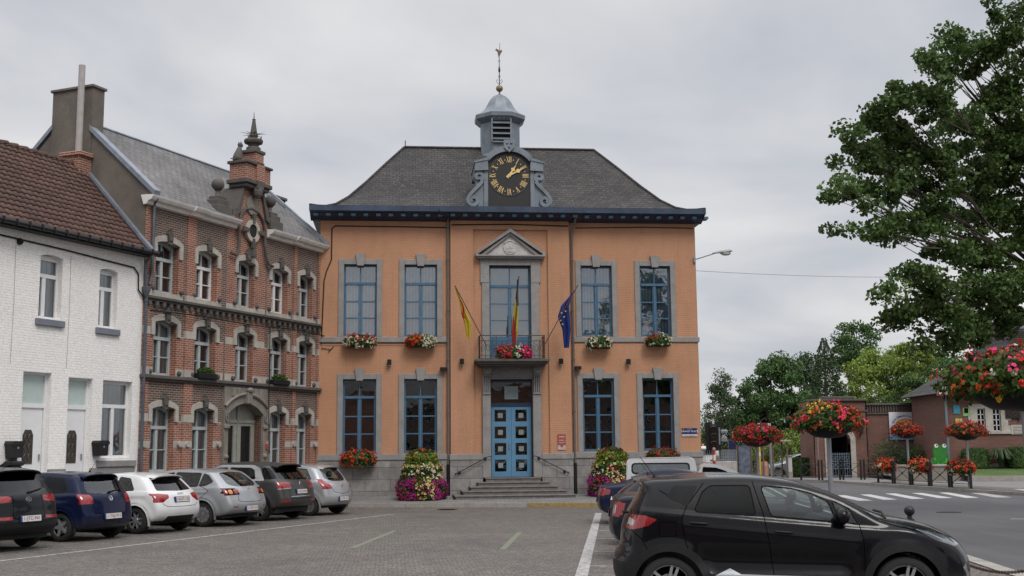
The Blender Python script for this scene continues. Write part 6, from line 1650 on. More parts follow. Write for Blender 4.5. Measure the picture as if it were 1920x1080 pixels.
# small pale silver hatchback
sp = dict(prof=[(-.52, .26), (-.66, .36), (-.69, .54), (-.66, .68), (-.63, .84), (-.58, .94), (-.46, 1.02), (-.18, 1.34), (-.05, 1.42), (.4, 1.48), (.8, 1.49), (1.2, 1.47), (1.5, 1.38), (2.2, 1.02), (2.4, .96), (2.9, .86), (3.15, .72), (3.22, .5), (3.18, .3), (3.0, .2), (2.2, .18), (.2, .18)],
    wb=2.51, w=1.71, R=.30, belt=[(-1, 1.0), (.3, .97), (2.4, .92)], paint=PT['pale_silver'], rim='cap', tum=.22, ar=.16, rbow=.2, lip=.02,
    side=[dict(name='side_window', mat=G, trim=.02, p=[(-.02, 1.06), (.66, 1.0), (.62, 1.37), (.2, 1.33)]), dict(name='side_window', mat=G, trim=.02, p=[(.74, 1.0), (1.95, .97), (1.45, 1.28), (.72, 1.37)]),
          dict(name='taillight', mat=M['tail'], r=.02, p=[(-.75, .76), (-.50, .80), (-.36, 1.06), (-.6, 1.04)])],
    rear=[dict(name='rear_window', mat=G, r=.09, p=[(-.56, 1.07), (-.3, .99), (.3, .99), (.56, 1.07), (.47, 1.36), (0, 1.40), (-.47, 1.36)]),
          dict(name='taillight', mat=M['tail'], mirror=1, r=.03, p=[(.50, .78), (.85, .76), (.85, 1.08), (.64, 1.05), (.60, .92)])],
    rseams=[[(.58, 1.0), (.52, .80), (.42, .68), (0, .62)]], seams=[[(.70, .98), (.66, .7), (.75, .3)]],
    plate=('1-AYB-327', .48), badge=('bolt', .86, 0), spoiler=(-.30, 1.44, .45, .25), handles=[(.82, .86)])
make_car('parked_car', 'small pale silver hatchback parked nearest the town hall', 'car', left_axle(9.9), CARH, sp, LGRP)

# ---- right-hand row
RH = R_(-6.0)
cap_prof = [(-.50, .27), (-.63, .36), (-.655, .52), (-.64, .66), (-.56, .74), (-.55, .90), (-.53, 1.02), (-.47, 1.16), (-.30, 1.42), (-.33, 1.50), (-.26, 1.535), (.1, 1.545), (.45, 1.566), (.85, 1.570), (1.2, 1.55), (1.55, 1.49), (1.94, 1.36), (2.32, 1.16), (2.48, 1.09),
            (2.8, 1.04), (3.08, .96), (3.3, .84), (3.41, .70), (3.455, .56), (3.45, .40), (3.38, .26), (2.6, .2), (.2, .2)]
sp = dict(prof=cap_prof, wb=2.606, w=1.778, R=.335, belt=[(-.7, 1.21), (.2, 1.13), (1.1, 1.05), (2.1, .965), (2.4, .945)], paint=PT['black'], rim='twin', rf=.74, tum=.21, h=.027, gap=.07, lip=.075, lipmat=M['matt_black'], seamw=.010, ar=.14, rbow=.20, af=.26, flare=.02, mirmat=PT['black'], dark_below=.40,
    dark_bands=[(.60, -.8, -.33)], mirror=(1.93, 1.06),
    side=[dict(name='side_window', mat=PG, r=.04, trim=.016, tid=3, p=[(.31, 1.17), (.985, 1.125), (.935, 1.445), (.50, 1.445), (.41, 1.38)]),
          dict(name='side_window', mat=G, r=.04, trim=.016, tid=3, p=[(1.17, 1.115), (1.875, 1.055), (1.80, 1.27), (1.62, 1.355), (1.40, 1.41), (1.075, 1.44)]),
          dict(name='side_window', mat=G, r=.02, trim=.016, tid=3, p=[(1.93, 1.05), (2.10, 1.03), (2.03, 1.18), (1.86, 1.27)]),
          dict(name='side_window', mat=PG, r=.03, trim=.0, p=[(-.02, 1.33), (.22, 1.22), (.36, 1.45), (.10, 1.46)]),
          dict(name='taillight', mat=M['tail'], r=.03, p=[(-.62, .98), (-.40, .965), (-.22, 1.01), (-.12, 1.08), (-.26, 1.125), (-.42, 1.13), (-.62, 1.12)]),
          dict(name='reversing_lens', mat=M['tail_w'], r=.02, p=[(-.50, 1.02), (-.40, 1.01), (-.37, 1.06), (-.43, 1.095), (-.50, 1.09)]),
          dict(name='headlight', mat=M['head'], r=.02, p=[(2.74, .965), (2.95, .965), (3.12, .90), (3.30, .78), (3.18, .77), (2.95, .85)]),
          dict(name='sill_trim', mat=M['chrome'], r=0, p=[(.50, .455), (.68, .54), (.80, .475), (1.95, .445), (1.95, .415), (.52, .43)]),
          ],
    rear=[dict(name='rear_window', mat=PG, r=.06, p=[(-.56, 1.15), (.56, 1.15), (.46, 1.43), (-.46, 1.43)])],
    front=[dict(name='windscreen', mat=G, r=.06, nx=.3, p=[(-.66, 1.12), (.66, 1.12), (.54, 1.47), (-.54, 1.47)]), dict(name='fog_lamp_surround', mat=M['chrome'], mirror=1, nx=.5, p=[(.56, .36), (.60, .34), (.72, .54), (.66, .58)])],
    seams=[[(.42, 1.48), (.22, 1.23), (.16, 1.10), (.165, 1.0), (.20, .80), (.30, .60)], [(.98, 1.49), (1.08, 1.12), (1.13, .78), (1.17, .40)], [(2.13, 1.02), (2.165, .83), (2.16, .5)], [(.22, 1.225), (-.08, 1.40)],
           [(-.10, 1.03), (-.085, 1.05), (.07, 1.05), (.09, 1.03), (.09, .91), (.07, .89), (-.08, .89), (-.10, .91), (-.10, 1.03)], [(-.42, .96), (-.30, .86), (-.22, .72)], [(2.38, 1.05), (2.58, .985), (2.75, .96)]],
    hmat=M['matt_black'], handles=[(.35, 1.045), (1.29, .945)], antenna=(-.12, 1.545, 'rod'), spoiler=(-.36, 1.53, .56, .28), crease=[(.1, 1.02, 2.2, .82, .012, .045), (.2, .64, 2.1, .60, -.030, .10), (.2, .45, 2.1, .44, .02, .05)], dash=1.55, wiper=(.1, 1.12, -.3, 1.15))
rear_a = Vector((1.75, 13.6)); nn = Vector((math.sin(R_(6)), math.cos(R_(6))))
a0 = rear_a + nn*.86
capt_, ci = make_car('parked_car', 'glossy black compact crossover in the foreground on the right', 'car', (a0.x, a0.y), RH, sp, RGRP)
mb = MB()
for s in (-1, 1): mb.tube([(1.95, s*.3, 1.19-.03), (2.25, s*.35, 1.16), (2.46, s*.42, 1.085)] if s > 0 else [(2.47, -.55, 1.07), (2.50, -.2, 1.12), (2.46, .05, 1.13)], .014, 6); mb.cut()
mb.build('windscreen_wiper', M['matt_black'], capt_)
# dark saloon behind it
sp = dict(prof=[(-.80, .28), (-.96, .38), (-1.0, .56), (-.98, .70), (-.96, .88), (-.93, 1.02), (-.84, 1.10), (-.50, 1.12), (-.30, 1.15), (.05, 1.34), (.25, 1.42), (.6, 1.45), (1.0, 1.455), (1.35, 1.43), (1.65, 1.35), (2.3, 1.0), (2.55, .95), (3.1, .85), (3.35, .72), (3.42, .52), (3.38, .3), (3.2, .2), (2.4, .19), (.2, .19)],
    wb=2.63, w=1.75, R=.31, belt=[(-1, 1.04), (.3, 1.0), (2.4, .93)], paint=PT['dark_blue'], rim='cap', tum=.19, lip=.02,
    side=[dict(name='side_window', mat=G, trim=.02, p=[(.22, 1.06), (.98, 1.03), (.96, 1.34), (.42, 1.31)]), dict(name='side_window', mat=G, trim=.02, p=[(1.05, 1.03), (2.05, .98), (1.55, 1.26), (1.03, 1.34)]), dict(name='taillight', mat=M['tail'], r=.02, p=[(-1.1, .72), (-.74, .76), (-.68, .96), (-1.1, .98)])],
    rear=[dict(name='taillight', mat=M['tail'], mirror=1, r=.02, p=[(.60, .74), (1.0, .72), (1.0, .98), (.62, .98)]), dict(name='reversing_lens', mat=M['tail_w'], mirror=1, r=.02, p=[(.64, .78), (.76, .78), (.76, .93), (.66, .93)]), dict(name='rear_window', mat=G, r=.05, p=[(-.58, 1.17), (.58, 1.17), (.48, 1.38), (-.48, 1.38)])], seams=[[(1.0, 1.0), (1.02, .3)]], plate=('1-HDL-708', .78), badge=('diamond', .98, 0))
make_car('parked_car', 'nearly black saloon half hidden behind the black crossover, clear and red tail lamps', 'car', (2.66, 21.0), RH, sp, RGRP)
# dark low hatchback
sp = dict(prof=[(-.62, .26), (-.76, .36), (-.80, .54), (-.76, .70), (-.72, .88), (-.66, .98), (-.38, 1.20), (-.12, 1.33), (.4, 1.37), (.9, 1.38), (1.3, 1.35), (1.6, 1.27), (2.2, .98), (2.45, .92), (3.0, .82), (3.3, .68), (3.36, .5), (3.3, .3), (3.1, .2), (2.3, .18), (.2, .18)],
    wb=2.58, w=1.76, R=.31, belt=[(-1, .98), (.3, .96), (2.4, .90)], paint=PT['anthracite'], rim='multi', tum=.2, lip=.02,
    side=[dict(name='side_window', mat=PG, trim=.02, p=[(.06, 1.03), (.8, 1.0), (.76, 1.27), (.2, 1.24)]), dict(name='side_window', mat=G, trim=.02, p=[(.88, 1.0), (1.95, .95), (1.45, 1.2), (.86, 1.27)]), dict(name='taillight', mat=M['tail'], r=.02, p=[(-.9, .78), (-.56, .82), (-.54, .92), (-.9, .96)])],
    rear=[dict(name='rear_window', mat=PG, r=.05, p=[(-.6, 1.0), (.6, 1.0), (.46, 1.27), (-.46, 1.27)]), dict(name='taillight', mat=M['tail'], mirror=1, r=.02, p=[(.52, .78), (.95, .76), (.95, .96), (.6, .96)])], spoiler=(-.36, 1.345, .5, .3), antenna=(0.0, 1.37, 'rod'), plate=('1-MPE-446', .6))
make_car('parked_car', 'low dark hatchback with a roof spoiler, between the two saloons on the right', 'car', (2.72, 23.95), RH, sp, RGRP)
# navy saloon near the flower tower
sp = dict(prof=[(-.80, .26), (-.97, .36), (-1.0, .56), (-.97, .72), (-.94, .88), (-.86, .96), (-.5, 1.0), (-.25, 1.04), (.1, 1.26), (.3, 1.33), (.7, 1.36), (1.1, 1.36), (1.5, 1.30), (2.25, .96), (2.55, .91), (3.1, .82), (3.4, .68), (3.46, .5), (3.4, .3), (3.2, .2), (2.4, .18), (.2, .18)],
    wb=2.7, w=1.78, R=.31, belt=[(-1, .93), (.3, .93), (2.4, .88)], paint=PT['navy'], rim='ten', tum=.18, lip=.02,
    side=[dict(name='side_window', mat=G, trim=.02, p=[(.28, .99), (1.02, .97), (1.0, 1.24), (.46, 1.22)]), dict(name='side_window', mat=G, trim=.02, p=[(1.1, .97), (2.05, .93), (1.55, 1.18), (1.08, 1.24)]), dict(name='taillight', mat=M['tail'], r=.02, p=[(-1.1, .72), (-.66, .74), (-.62, .86), (-1.1, .9)])],
    rear=[dict(name='taillight', mat=M['tail'], mirror=1, r=.02, p=[(.45, .72), (1.0, .70), (1.0, .89), (.48, .88)]), dict(name='rear_window', mat=G, r=.05, p=[(-.58, 1.05), (.58, 1.05), (.48, 1.27), (-.48, 1.27)])], plate=('1-EBX-190', .6))
make_car('parked_car', 'navy saloon with red tail lamps in front of the right flower tower', 'car', (3.12, 30.4), RH, sp, RGRP)
# small white pick-up with a raised hard top
pk = thing('pickup_truck', 'small white pick-up with a raised hard top and long side window', 'pickup', (4.0, 32.6, 0), RH)
lower = [(-.85, .3), (-.9, .6), (-.85, .92), (2.0, .95), (2.3, 1.0), (3.1, .9), (3.4, .7), (3.45, .45), (3.3, .28)]
P_ = MB(); P_.prism([tuple(p) for p in chaikin(lower, 2)], -.80, .80); pb = P_.build('body', PT['white'], pk, smooth=True, angle=30)
mb = MB(); cp_ = round_poly([(-.92, .93), (-.88, 1.60), (.93, 1.62), (1.04, .93)], .14, 5)
mb.prism(cp_, -.70, .70); mb.prism([(p[0]*.97, p[1]-.02 if p[1] > 1 else p[1]) for p in cp_], -.76, .76); mb.build('hard_top', PT['white'], pk, smooth=True, angle=30)
mb = MB(); mb.prism([tuple(p) for p in chaikin([(1.0, .93), (1.06, 1.44), (1.55, 1.43), (1.95, 1.28), (2.45, .98)], 2)], -.70, .70); mb.build('cab', PT['white'], pk, smooth=True, angle=30)
for s in (-1, 1):
    mb = MB(); mb.prism(round_poly([(-.72, 1.22), (.76, 1.22), (.76, 1.44), (-.72, 1.44)], .09, 5), s*.755, s*.768); mb.build('side_window', plain('dull_glass', (.16, .18, .19), .1), pk)
    mb = MB(); mb.prism(round_poly([(-.76, 1.18), (.80, 1.18), (.80, 1.48), (-.76, 1.48)], .11, 5), s*.745, s*.764); mb.build('window_seal', M['matt_black'], pk)
    mb = MB(); mb.prism(round_poly([(1.12, 1.02), (2.05, .99), (1.75, 1.25), (1.5, 1.34), (1.14, 1.36)], .04), s*.69, s*.706); mb.build('side_window', M['trim'], pk)
    for wx in (0, 2.7): wheel(pk, wx, s*.70, .30, .18, 'cap')
mb = MB(); mb.tube([(-.8, -.72, 1.60), (.8, -.72, 1.62)], .012, 5); mb.build('roof_rail', M['grey_metal'], pk)
# ------------------------------------------------------------------ flowers
def blossoms(parent, P, Nn, size, cols, seed, name='blossoms'):
    # cols: per-point material index
    rs = np.random.RandomState(seed); n = len(P)
    k = 7; P = P[:int(n*.75)]; Nn = Nn[:len(P)]; cols = cols[:len(P)]; n = len(P)
    sz = np.repeat(rs.uniform(.25, .7, n), k)[:, None]; PP = np.repeat(P, k, 0) + rs.normal(size=(n*k, 3))*size*sz; NN = np.repeat(Nn, k, 0)
    V, F = leaf_quads(rs, PP, size, nrm=NN, aspect=.9)
    return V, F, np.repeat(cols, k)
def flower_mass(parent, surf, n_leaf, n_fl, leaf_mat, pal, seed, leaf_size=.07, fl_size=.05, zone=None, leafzone=None, sub=None):
    # surf(rs, n) -> points, normals on the outside of the mass;  zone(P, rs) -> index into pal
    rs = np.random.RandomState(seed)
    P, Nn = surf(rs, n_leaf); P = P - Nn*rs.uniform(0, .14, (len(P), 1))
    V, F = leaf_quads(rs, P, leaf_size, nrm=Nn*.5)
    lm = leaf_mat if isinstance(leaf_mat, list) else [leaf_mat]
    mi = leafzone(P, rs) if leafzone is not None else np.zeros(len(P), int)
    np_obj('foliage', V, F, lm, mi, parent)
    P, Nn = surf(rs, n_fl)
    if sub is not None:
        kp = rs.rand(len(P)) < sub(P); P, Nn = P[kp], Nn[kp]
    # blossoms gather in heads
    P = P + Nn*rs.uniform(0, .035, (len(P), 1))
    ix = zone(P, rs) if zone is not None else rs.randint(0, len(pal), len(P))
    V, F, mi = blossoms(parent, P, Nn, fl_size, ix, seed+1)
    np_obj('blossoms', V, F, [M['p_'+p] for p in pal], mi, parent)
def lump(P, s, a):
    return 1 + a*np.sin(P[:, 0]*s+1.3)*np.sin(P[:, 1]*s*1.1+.7)*np.sin(P[:, 2]*s*.9+2.1)
def dome_surf(r, hz, droop, squash=1.0, bottom=-.2):
    def f(rs, n):
        d = rs.normal(size=(n*2, 3)); d /= np.linalg.norm(d, axis=1)[:, None]; d = d[d[:, 2] > bottom-.35*rs.rand(len(d))][:n]
        P = d*np.array([r, r*squash, hz]); low = np.clip(-d[:, 2:3], 0, 1); P = P*np.concatenate([np.ones((len(P), 2)), 1+low*droop], 1)
        P *= lump(d*3, 3.0, .16)[:, None]*rs.uniform(.86, 1.05, (len(P), 1)); return P, d
    return f
def basket(x, y, zb, r, label, pal, zone, leaf, seed, nl=2600, nf=900, ls=.07, fs=.05, z0=.02, group='flower baskets on grey posts', lz=None, hz=.42):
    t = thing('flower_basket_post', label, 'flower post', (x, y, z0), 0, group)
    mb = MB(); mb.tube([(0, 0, 0), (0, 0, zb+.15)], [.055, .05], 12); mb.lathe([(.1, 0), (.1, .03), (.06, .05)], (0, 0, 0), 12)
    mb.build('post', M['grey_metal'], t, smooth=True)
    mb = MB(); mb.lathe([(.08, zb), (.30*r/.75, zb+.03), (.46*r/.75, zb+.14), (.52*r/.75, zb+.30), (.50*r/.75, zb+.32), (.3, zb+.28)], (0, 0, 0), 20); mb.build('bowl', M['matt_black'], t, smooth=True)
    q = dome_surf(r, hz, .15)
    surf = lambda rs, n: (lambda a: (a[0] + np.array([0, 0, zb+.34]), a[1]))(q(rs, n))
    flower_mass(t, surf, nl, nf, leaf, pal, seed, ls, fs, zone, lz)
    return t
def rz(ws):
    return lambda P, rs: rs.choice(len(ws), len(P), p=np.array(ws)/sum(ws))
def patch_zone(ws, s=4, seed=0):
    def f(P, rs):
        base = rs.choice(len(ws), len(P), p=np.array(ws)/sum(ws)); h = np.sin(P[:, 0]*s+seed)*np.cos(P[:, 2]*s*1.3+seed*2)+np.sin(P[:, 1]*s*.9+seed)
        k = (np.floor((h+2)*1.6)).astype(int) % len(ws); pick = rs.rand(len(P)) < .45; base[pick] = k[pick]; return base
    return f
LF = [M['leaf_fl'], M['leaf_rust']]
basket(6.08, 14.0, 2.28, .93, 'biggest flower basket, red and pink blossoms over green foliage, at the right edge', ['red', 'pink', 'orange', 'yellow', 'white'],
       lambda P, rs: np.where((P[:, 0] > .1) & (P[:, 2] > 2.75) & (rs.rand(len(P)) < .75), 3, rs.choice(5, len(P), p=[.5, .25, .16, .02, .07])), LF, 11, nl=7500, nf=230, ls=.085, fs=.052, lz=lambda P, rs: (rs.rand(len(P)) < .06+.25*(P[:, 2] > 2.9)).astype(int), z0=0)
basket(6.66, 25.0, 2.05, .74, 'flower basket with yellow daisies among red blossoms on the post behind the black crossover', ['red', 'orange', 'yellow', 'pink'],
       lambda P, rs: np.where((P[:, 0] < -.05) & (P[:, 0] > -.5) & (P[:, 2] > 2.5) & (rs.rand(len(P)) < .6), 2, rs.choice(4, len(P), p=[.45, .35, .02, .18])), LF, 12, nl=4600, nf=260, ls=.07, fs=.05, lz=lambda P, rs: ((P[:, 0] > .05) & (P[:, 2] > 2.4) & (rs.rand(len(P)) < .7)).astype(int), z0=0)
basket(8.07, 39.2, 1.85, .78, 'flower basket of dark red and pink blossoms in front of the bus shelter', ['dred', 'pink', 'red'], rz([.65, .2, .15]), LF, 13, nl=3200, nf=330, ls=.08, fs=.06, lz=lambda P, rs: (rs.rand(len(P)) < .5).astype(int))
basket(18.3, 55.0, 2.05, .72, 'small flower basket of red and orange blossoms below the school banner', ['dred', 'orange', 'red'], rz([.75, .1, .15]), LF, 14, nl=2400, nf=220, ls=.09, fs=.07, z0=.13, lz=lambda P, rs: (rs.rand(len(P)) < .6).astype(int))
basket(18.38, 48.0, 1.92, .78, 'flower basket of rust red blossoms on a grey post by the end of the railings', ['dred', 'orange', 'red'], rz([.75, .15, .1]), LF, 15, nl=2800, nf=220, ls=.09, fs=.07, z0=.13, lz=lambda P, rs: (rs.rand(len(P)) < .6).astype(int))

# flower boxes on the hall: cx u, z bottom, half width, palette weights
def flower_box(u, yy, z, hw, label, pal, zone, seed, hz=.28, nl=2200, nf=190, group='flower boxes on the town hall', low=.35, trough=True):
    t = thing('flower_box', label, 'flower box', hp(u, yy, z), R_(5.58), group)
    mb = MB(); mb.bbox(-hw*.9, hw*.9, -.12, .12, -.12, .10, .015); mb.box(-hw*.8, -hw*.7, .1, -yy+.01 if yy > -.6 else .3, -.1, -.06); mb.box(hw*.7, hw*.8, .1, -yy+.01 if yy > -.6 else .3, -.1, -.06); mb.build('trough', M['matt_black'], t)
    def surf(rs, n):
        d = rs.normal(size=(n*2, 3)); d /= np.linalg.norm(d, axis=1)[:, None]; d = d[(d[:, 2] > -low-.4*rs.rand(len(d))) & (d[:, 1] < .5)][:n]
        P = d*np.array([hw, .24, hz]); P[:, 0] = np.sign(P[:, 0])*np.abs(P[:, 0]/hw)**.75*hw
        P *= lump(d*4, 3.5, .18)[:, None]; P[:, 2] += .06; return P, d
    flower_mass(t, surf, nl, nf, [M['leaf_fl']], pal, seed, .075, .055, zone)
    return t
wz = lambda P, rs: np.where(P[:, 2] < .1, np.where(rs.rand(len(P)) < .85, 0, 1), np.where(rs.rand(len(P)) < .7, 1, 0))
flower_box(-5.56, -.26, 5.68, .56, 'window box of cream flowers with some red under the far left upper window', ['white', 'dred'], wz, 21, nf=210)
flower_box(-3.37, -.26, 5.68, .54, 'window box half red and half cream, under the second upper window of the town hall', ['white', 'orange', 'red'], lambda P, rs: np.where(P[:, 0] > .05, 0, 1+(rs.rand(len(P)) < .5)), 22, nf=170)
flower_box(3.17, -.26, 5.62, .46, 'window box of green foliage with white flowers, right of the balcony', ['white', 'dred'], lambda P, rs: np.where(rs.rand(len(P)) < .93, 0, 1), 23, nf=70)
flower_box(5.39, -.26, 5.70, .48, 'window box of white and a few red flowers under the far right upper window', ['white', 'dred'], lambda P, rs: np.where((P[:, 0] < -.1) & (P[:, 2] > .1), 1, 0), 24, nf=65)
flower_box(-5.58, -.32, 1.47, .60, 'box of orange red geraniums below the far left ground-floor window', ['red', 'orange', 'dred', 'white'], rz([.4, .3, .26, .04]), 25, hz=.36, nf=150)
flower_box(5.42, -.32, 1.48, .58, 'box of dark red flowers below the far right ground-floor window', ['dred', 'red'], rz([.8, .2]), 26, hz=.3, nf=110)
flower_box(-.03, -.80, 5.22, .62, 'long balcony flower box of pink, red and white petunias', ['pink', 'white', 'red', 'orange'], lambda P, rs: np.where(P[:, 0] > .3, 0, np.where((P[:, 0] > -.1) & (rs.rand(len(P)) < .6), 1, rs.choice([0, 2, 3], len(P), p=[.35, .45, .2]))), 27, hz=.3, nf=200)
# flower towers
def flower_tower(u, yy, z, label, seed, sc=1.0):
    t = thing('flower_tower', label, 'flower tower', hp(u, yy, z), R_(5.58), 'tiered flower towers by the town hall steps')
    mb = MB(); mb.lathe([(.7, 0), (.62, .5), (.5, .9), (.42, 1.3), (.3, 1.6), (.1, 1.7)], (0, 0, 0), 16); mb.build('planter_core', M['matt_black'], t)
    def surf(rs, n):
        h = 1.78*(1-rs.rand(n)**.85*1.0); a = rs.uniform(0, 2*PI, n)
        r = np.interp(h, [0, .25, .55, .72, .9, 1.15, 1.3, 1.5, 1.68, 1.78], [.78, .85, .84, .72, .68, .70, .55, .55, .42, .05])
        r = r*(1+.07*np.sin(a*5+h*7))
        P = np.stack([r*np.cos(a), r*np.sin(a), h], 1)*sc; Nn = np.stack([np.cos(a), np.sin(a), .35+0*a], 1); Nn /= np.linalg.norm(Nn, axis=1)[:, None]
        return P, Nn
    def zone(P, rs):
        h = P[:, 2]/sc; q = rs.rand(len(P)); a = np.arctan2(P[:, 1], P[:, 0])
        lowz = np.where((np.abs(a+1.45) < .35) & (q < .75), 2, np.where(q < .88, 0, 3))
        midz = np.where(q < .45, 1, np.where(q < .8, 2, 3)); top = np.where(q < .55, 3, np.where(q < .8, 4, 2))
        return np.where(h < .74, lowz, np.where(h < 1.22, midz, top))
    def lz(P, rs):
        h = P[:, 2]/sc; return np.where((h > 1.1) & (h < 1.6), np.where(rs.rand(len(P)) < .75, 1, 0), np.where(h >= 1.6, 2*(rs.rand(len(P)) < .6), 0)).astype(int)
    flower_mass(t, surf, 8500, 1500, [M['leaf_fl'], M['leaf_acid'], M['leaf_rust']], ['magenta', 'white', 'cream', 'dred', 'orange'], seed, .085, .05, zone, lz, lambda P: np.where(P[:, 2] < .74, 1, np.where(P[:, 2] < 1.2, .45, .12)))
flower_tower(-3.35, -1.35, .17, 'tiered flower tower, magenta below and lime green on top, left of the steps', 31)
flower_tower(3.36, -1.35, .17, 'tiered flower tower right of the steps, partly behind the parked saloon', 32)

# ------------------------------------------------------------------ flags on the balcony
def flag(name, label, p0, p1, cloth, seed):
    t = thing('flag', label, 'flag', hp(*p0), R_(5.58), 'flags on the balcony')
    d = Vector(p1)-Vector(p0)
    mb = MB(); mb.tube([(0, 0, 0), tuple(d)], .018, 7); mb.ball(tuple(d), .03, 8); mb.build('pole', plain('brown_pole', (.10, .06, .045), .6), t, smooth=True)
    # cloth: hangs from the pole between fractions, gathered folds
    f0, f1, ln, w0_, w1_, cols, dx = cloth
    nu, nv = 22, 14; V = []; F = []; mi = []
    for i in range(nv+1):            # along the pole
        s = i/nv; a = d*(f0+(f1-f0)*s)
        for j in range(nu+1):        # down the cloth
            q = j/nu; drop = ln*(.45+.55*(1-s))*q if dx != 0 else ln*q
            fold = math.sin(s*9+seed)*.05*min(1, q*3)*(1-.2*q); pinch = (1-q)**.5
            x = a.x*pinch + (a.x*.0 + d.x*(f0+(f1-f0)*(w0_+(w1_-w0_)*s)))*(1-pinch) + fold*.7
            y_ = a.y + fold; V.append((x, y_, a.z*1.0 - drop*(1 if dx == 0 else 1)))
    for i in range(nv):
        for j in range(nu):
            F.append((i*(nu+1)+j, i*(nu+1)+j+1, (i+1)*(nu+1)+j+1, (i+1)*(nu+1)+j)); mi.append(cols[1](i/nv, j/nu))
    o = np_obj('cloth', V, F, cols[0], mi, t, smooth=True)
    return t
def clothm(n, c):
    t = NT(n); t.done(t.mix(1, c, t.ramp(t.noise(t.coord(), 8, 3), [(.3, .85), (.7, 1.1)]), 'MULTIPLY'), .8); tl = t.n('ShaderNodeBsdfTranslucent'); tl.inputs[0].default_value = tuple(c)+(1,)
    mx = t.n('ShaderNodeMixShader'); mx.inputs[0].default_value = .3; t.l(t.b.outputs[0], mx.inputs[1]); t.l(tl.outputs[0], mx.inputs[2]); t.l(mx.outputs[0], t.o.inputs[0]); return t.m
FY, FR, FK, FB = clothm('yellow_cloth', (.62, .50, .04)), clothm('red_cloth', (.52, .05, .03)), clothm('black_cloth', (.015, .015, .018)), clothm('blue_cloth', (.02, .045, .24))
def flag2(label, base, tip, strips, mats, stars=False):
    # strips: (pole fraction, x offset) outlines of a limp, gathered cloth hanging from the pole
    t = thing('flag', label, 'flag', hp(*base), R_(5.58), 'flags on the balcony')
    d = Vector(tip)-Vector(base)
    mb = MB(); mb.tube([(0, 0, 0), tuple(d)], .018, 7); mb.ball(tuple(d), .03, 8); mb.build('pole', plain('brown_pole', (.10, .06, .045), .6), t, smooth=True)
    n = 20; V = []; F = []; mi = []; m_ = 16
    for i in range(n+1):
        q = i/n
        cxx = np.interp(q, [s[0] for s in strips], [s[1] for s in strips]); czz = np.interp(q, [s[0] for s in strips], [s[2] for s in strips]); hw = np.interp(q, [s[0] for s in strips], [s[3] for s in strips])
        for j in range(m_+1):
            u = j/m_*2-1
            V.append((cxx+hw*u, d.y*max(0, min(1, czz/d.z))*.9 + .06*math.sin(u*6+q*3)*min(1, hw*6) - .03*u, czz + .05*u*hw*4*(0)))
    for i in range(n):
        for j in range(m_):
            F.append((i*(m_+1)+j, i*(m_+1)+j+1, (i+1)*(m_+1)+j+1, (i+1)*(m_+1)+j)); mi.append(mats[1](j/m_, i/n))
    np_obj('cloth', V, F, mats[0], mi, t, smooth=True)
    if stars:
        mb = MB()
        for k, (x, z) in enumerate(((.66, 1.22), (.75, 1.08), (.62, .95), (.80, 1.28), (.70, .82))):
            pts = [(x+.045*(1 if i % 2 == 0 else .42)*math.sin(i*PI/5), z+.045*(1 if i % 2 == 0 else .42)*math.cos(i*PI/5)) for i in range(10)]
            yy = d.y*max(0, min(1, z/d.z))*.9 - .09
            mb.prism(pts, yy, yy+.004)
        mb.build('stars', FY, t)
flag2('limp yellow flag with red patches on the left pole of the balcony', (-1.02, -.85, 5.55), (-2.16, -1.25, 7.66),
      [(0, -1.13, 2.05, .02), (.3, -.93, 1.55, .05), (.55, -.80, 1.10, .10), (.75, -.68, .85, .13), (1, -.64, .28, .07)], ([FY, FR], lambda u, q: 1 if (abs(u-.45+.3*math.sin(q*14)) < .22 and .22 < q < .62) else 0))
flag2('black, yellow and red flag hanging straight down in the middle of the balcony', (-.03, -.9, 5.50), (.12, -1.3, 8.0),
      [(0, .12, 2.42, .02), (.25, .10, 1.85, .04), (.5, .06, 1.2, .09), (.8, .02, .55, .11), (1, .02, .02, .05)], ([FK, FY, FR], lambda u, q: 0 if q < .28 + .1*u else (1 if q < .52 + .35*u*u + .1*u else 2)))
flag2('blue flag with yellow stars on the right pole of the balcony', (1.02, -.85, 5.50), (2.26, -1.25, 7.70),
      [(0, 1.16, 2.06, .02), (.15, .98, 1.80, .05), (.28, .80, 1.50, .14), (.5, .76, 1.10, .22), (.7, .86, .65, .15), (1, .86, -.02, .09)], ([FB, FY], lambda u, q: 1 if (.10 < q < .15) else 0), stars=True)

# ------------------------------------------------------------------ street lamp on the corner, overhead wire
t = thing('street_lamp', 'grey street lamp on an arm fixed to the right corner of the town hall', 'street lamp', hp(6.93, -.05, 8.88), R_(5.58))
mb = MB(); mb.tube([(0, .02, 0), (.35, -.1, .10), (.72, -.2, .21)], .022, 8); mb.box(-.06, .02, -.02, .08, -.12, .08); mb.build('arm', M['grey_metal'], t, smooth=True)
mb = MB(); cs = [(.62, .02, .03), (.75, .06, .05), (.95, .10, .075), (1.15, .12, .09), (1.3, .10, .08), (1.38, .04, .04)]
n = 12; vs = []
for x, wy, wz_ in cs:
    for k in range(n):
        a = 2*PI*k/n; vs.append((x, -.2+wy*math.cos(a), .20+(x-.62)*.12+wz_*math.sin(a)*(1 if math.sin(a) > 0 else .35)))
mb.add(vs, [(i*n+k, i*n+(k+1) % n, (i+1)*n+(k+1) % n, (i+1)*n+k) for i in range(len(cs)-1) for k in range(n)] + [tuple(range((len(cs)-1)*n, len(cs)*n))]); mb.build('head', plain('lamp_grey', (.28, .28, .29), .5), t, smooth=True)
mb = MB(); mb.ball((1.12, -.2, .21), .10, 12, sc=(2.1, 1, .9)); mb.build('lens', plain('lamp_lens', (.45, .45, .44), .2), t, smooth=True)
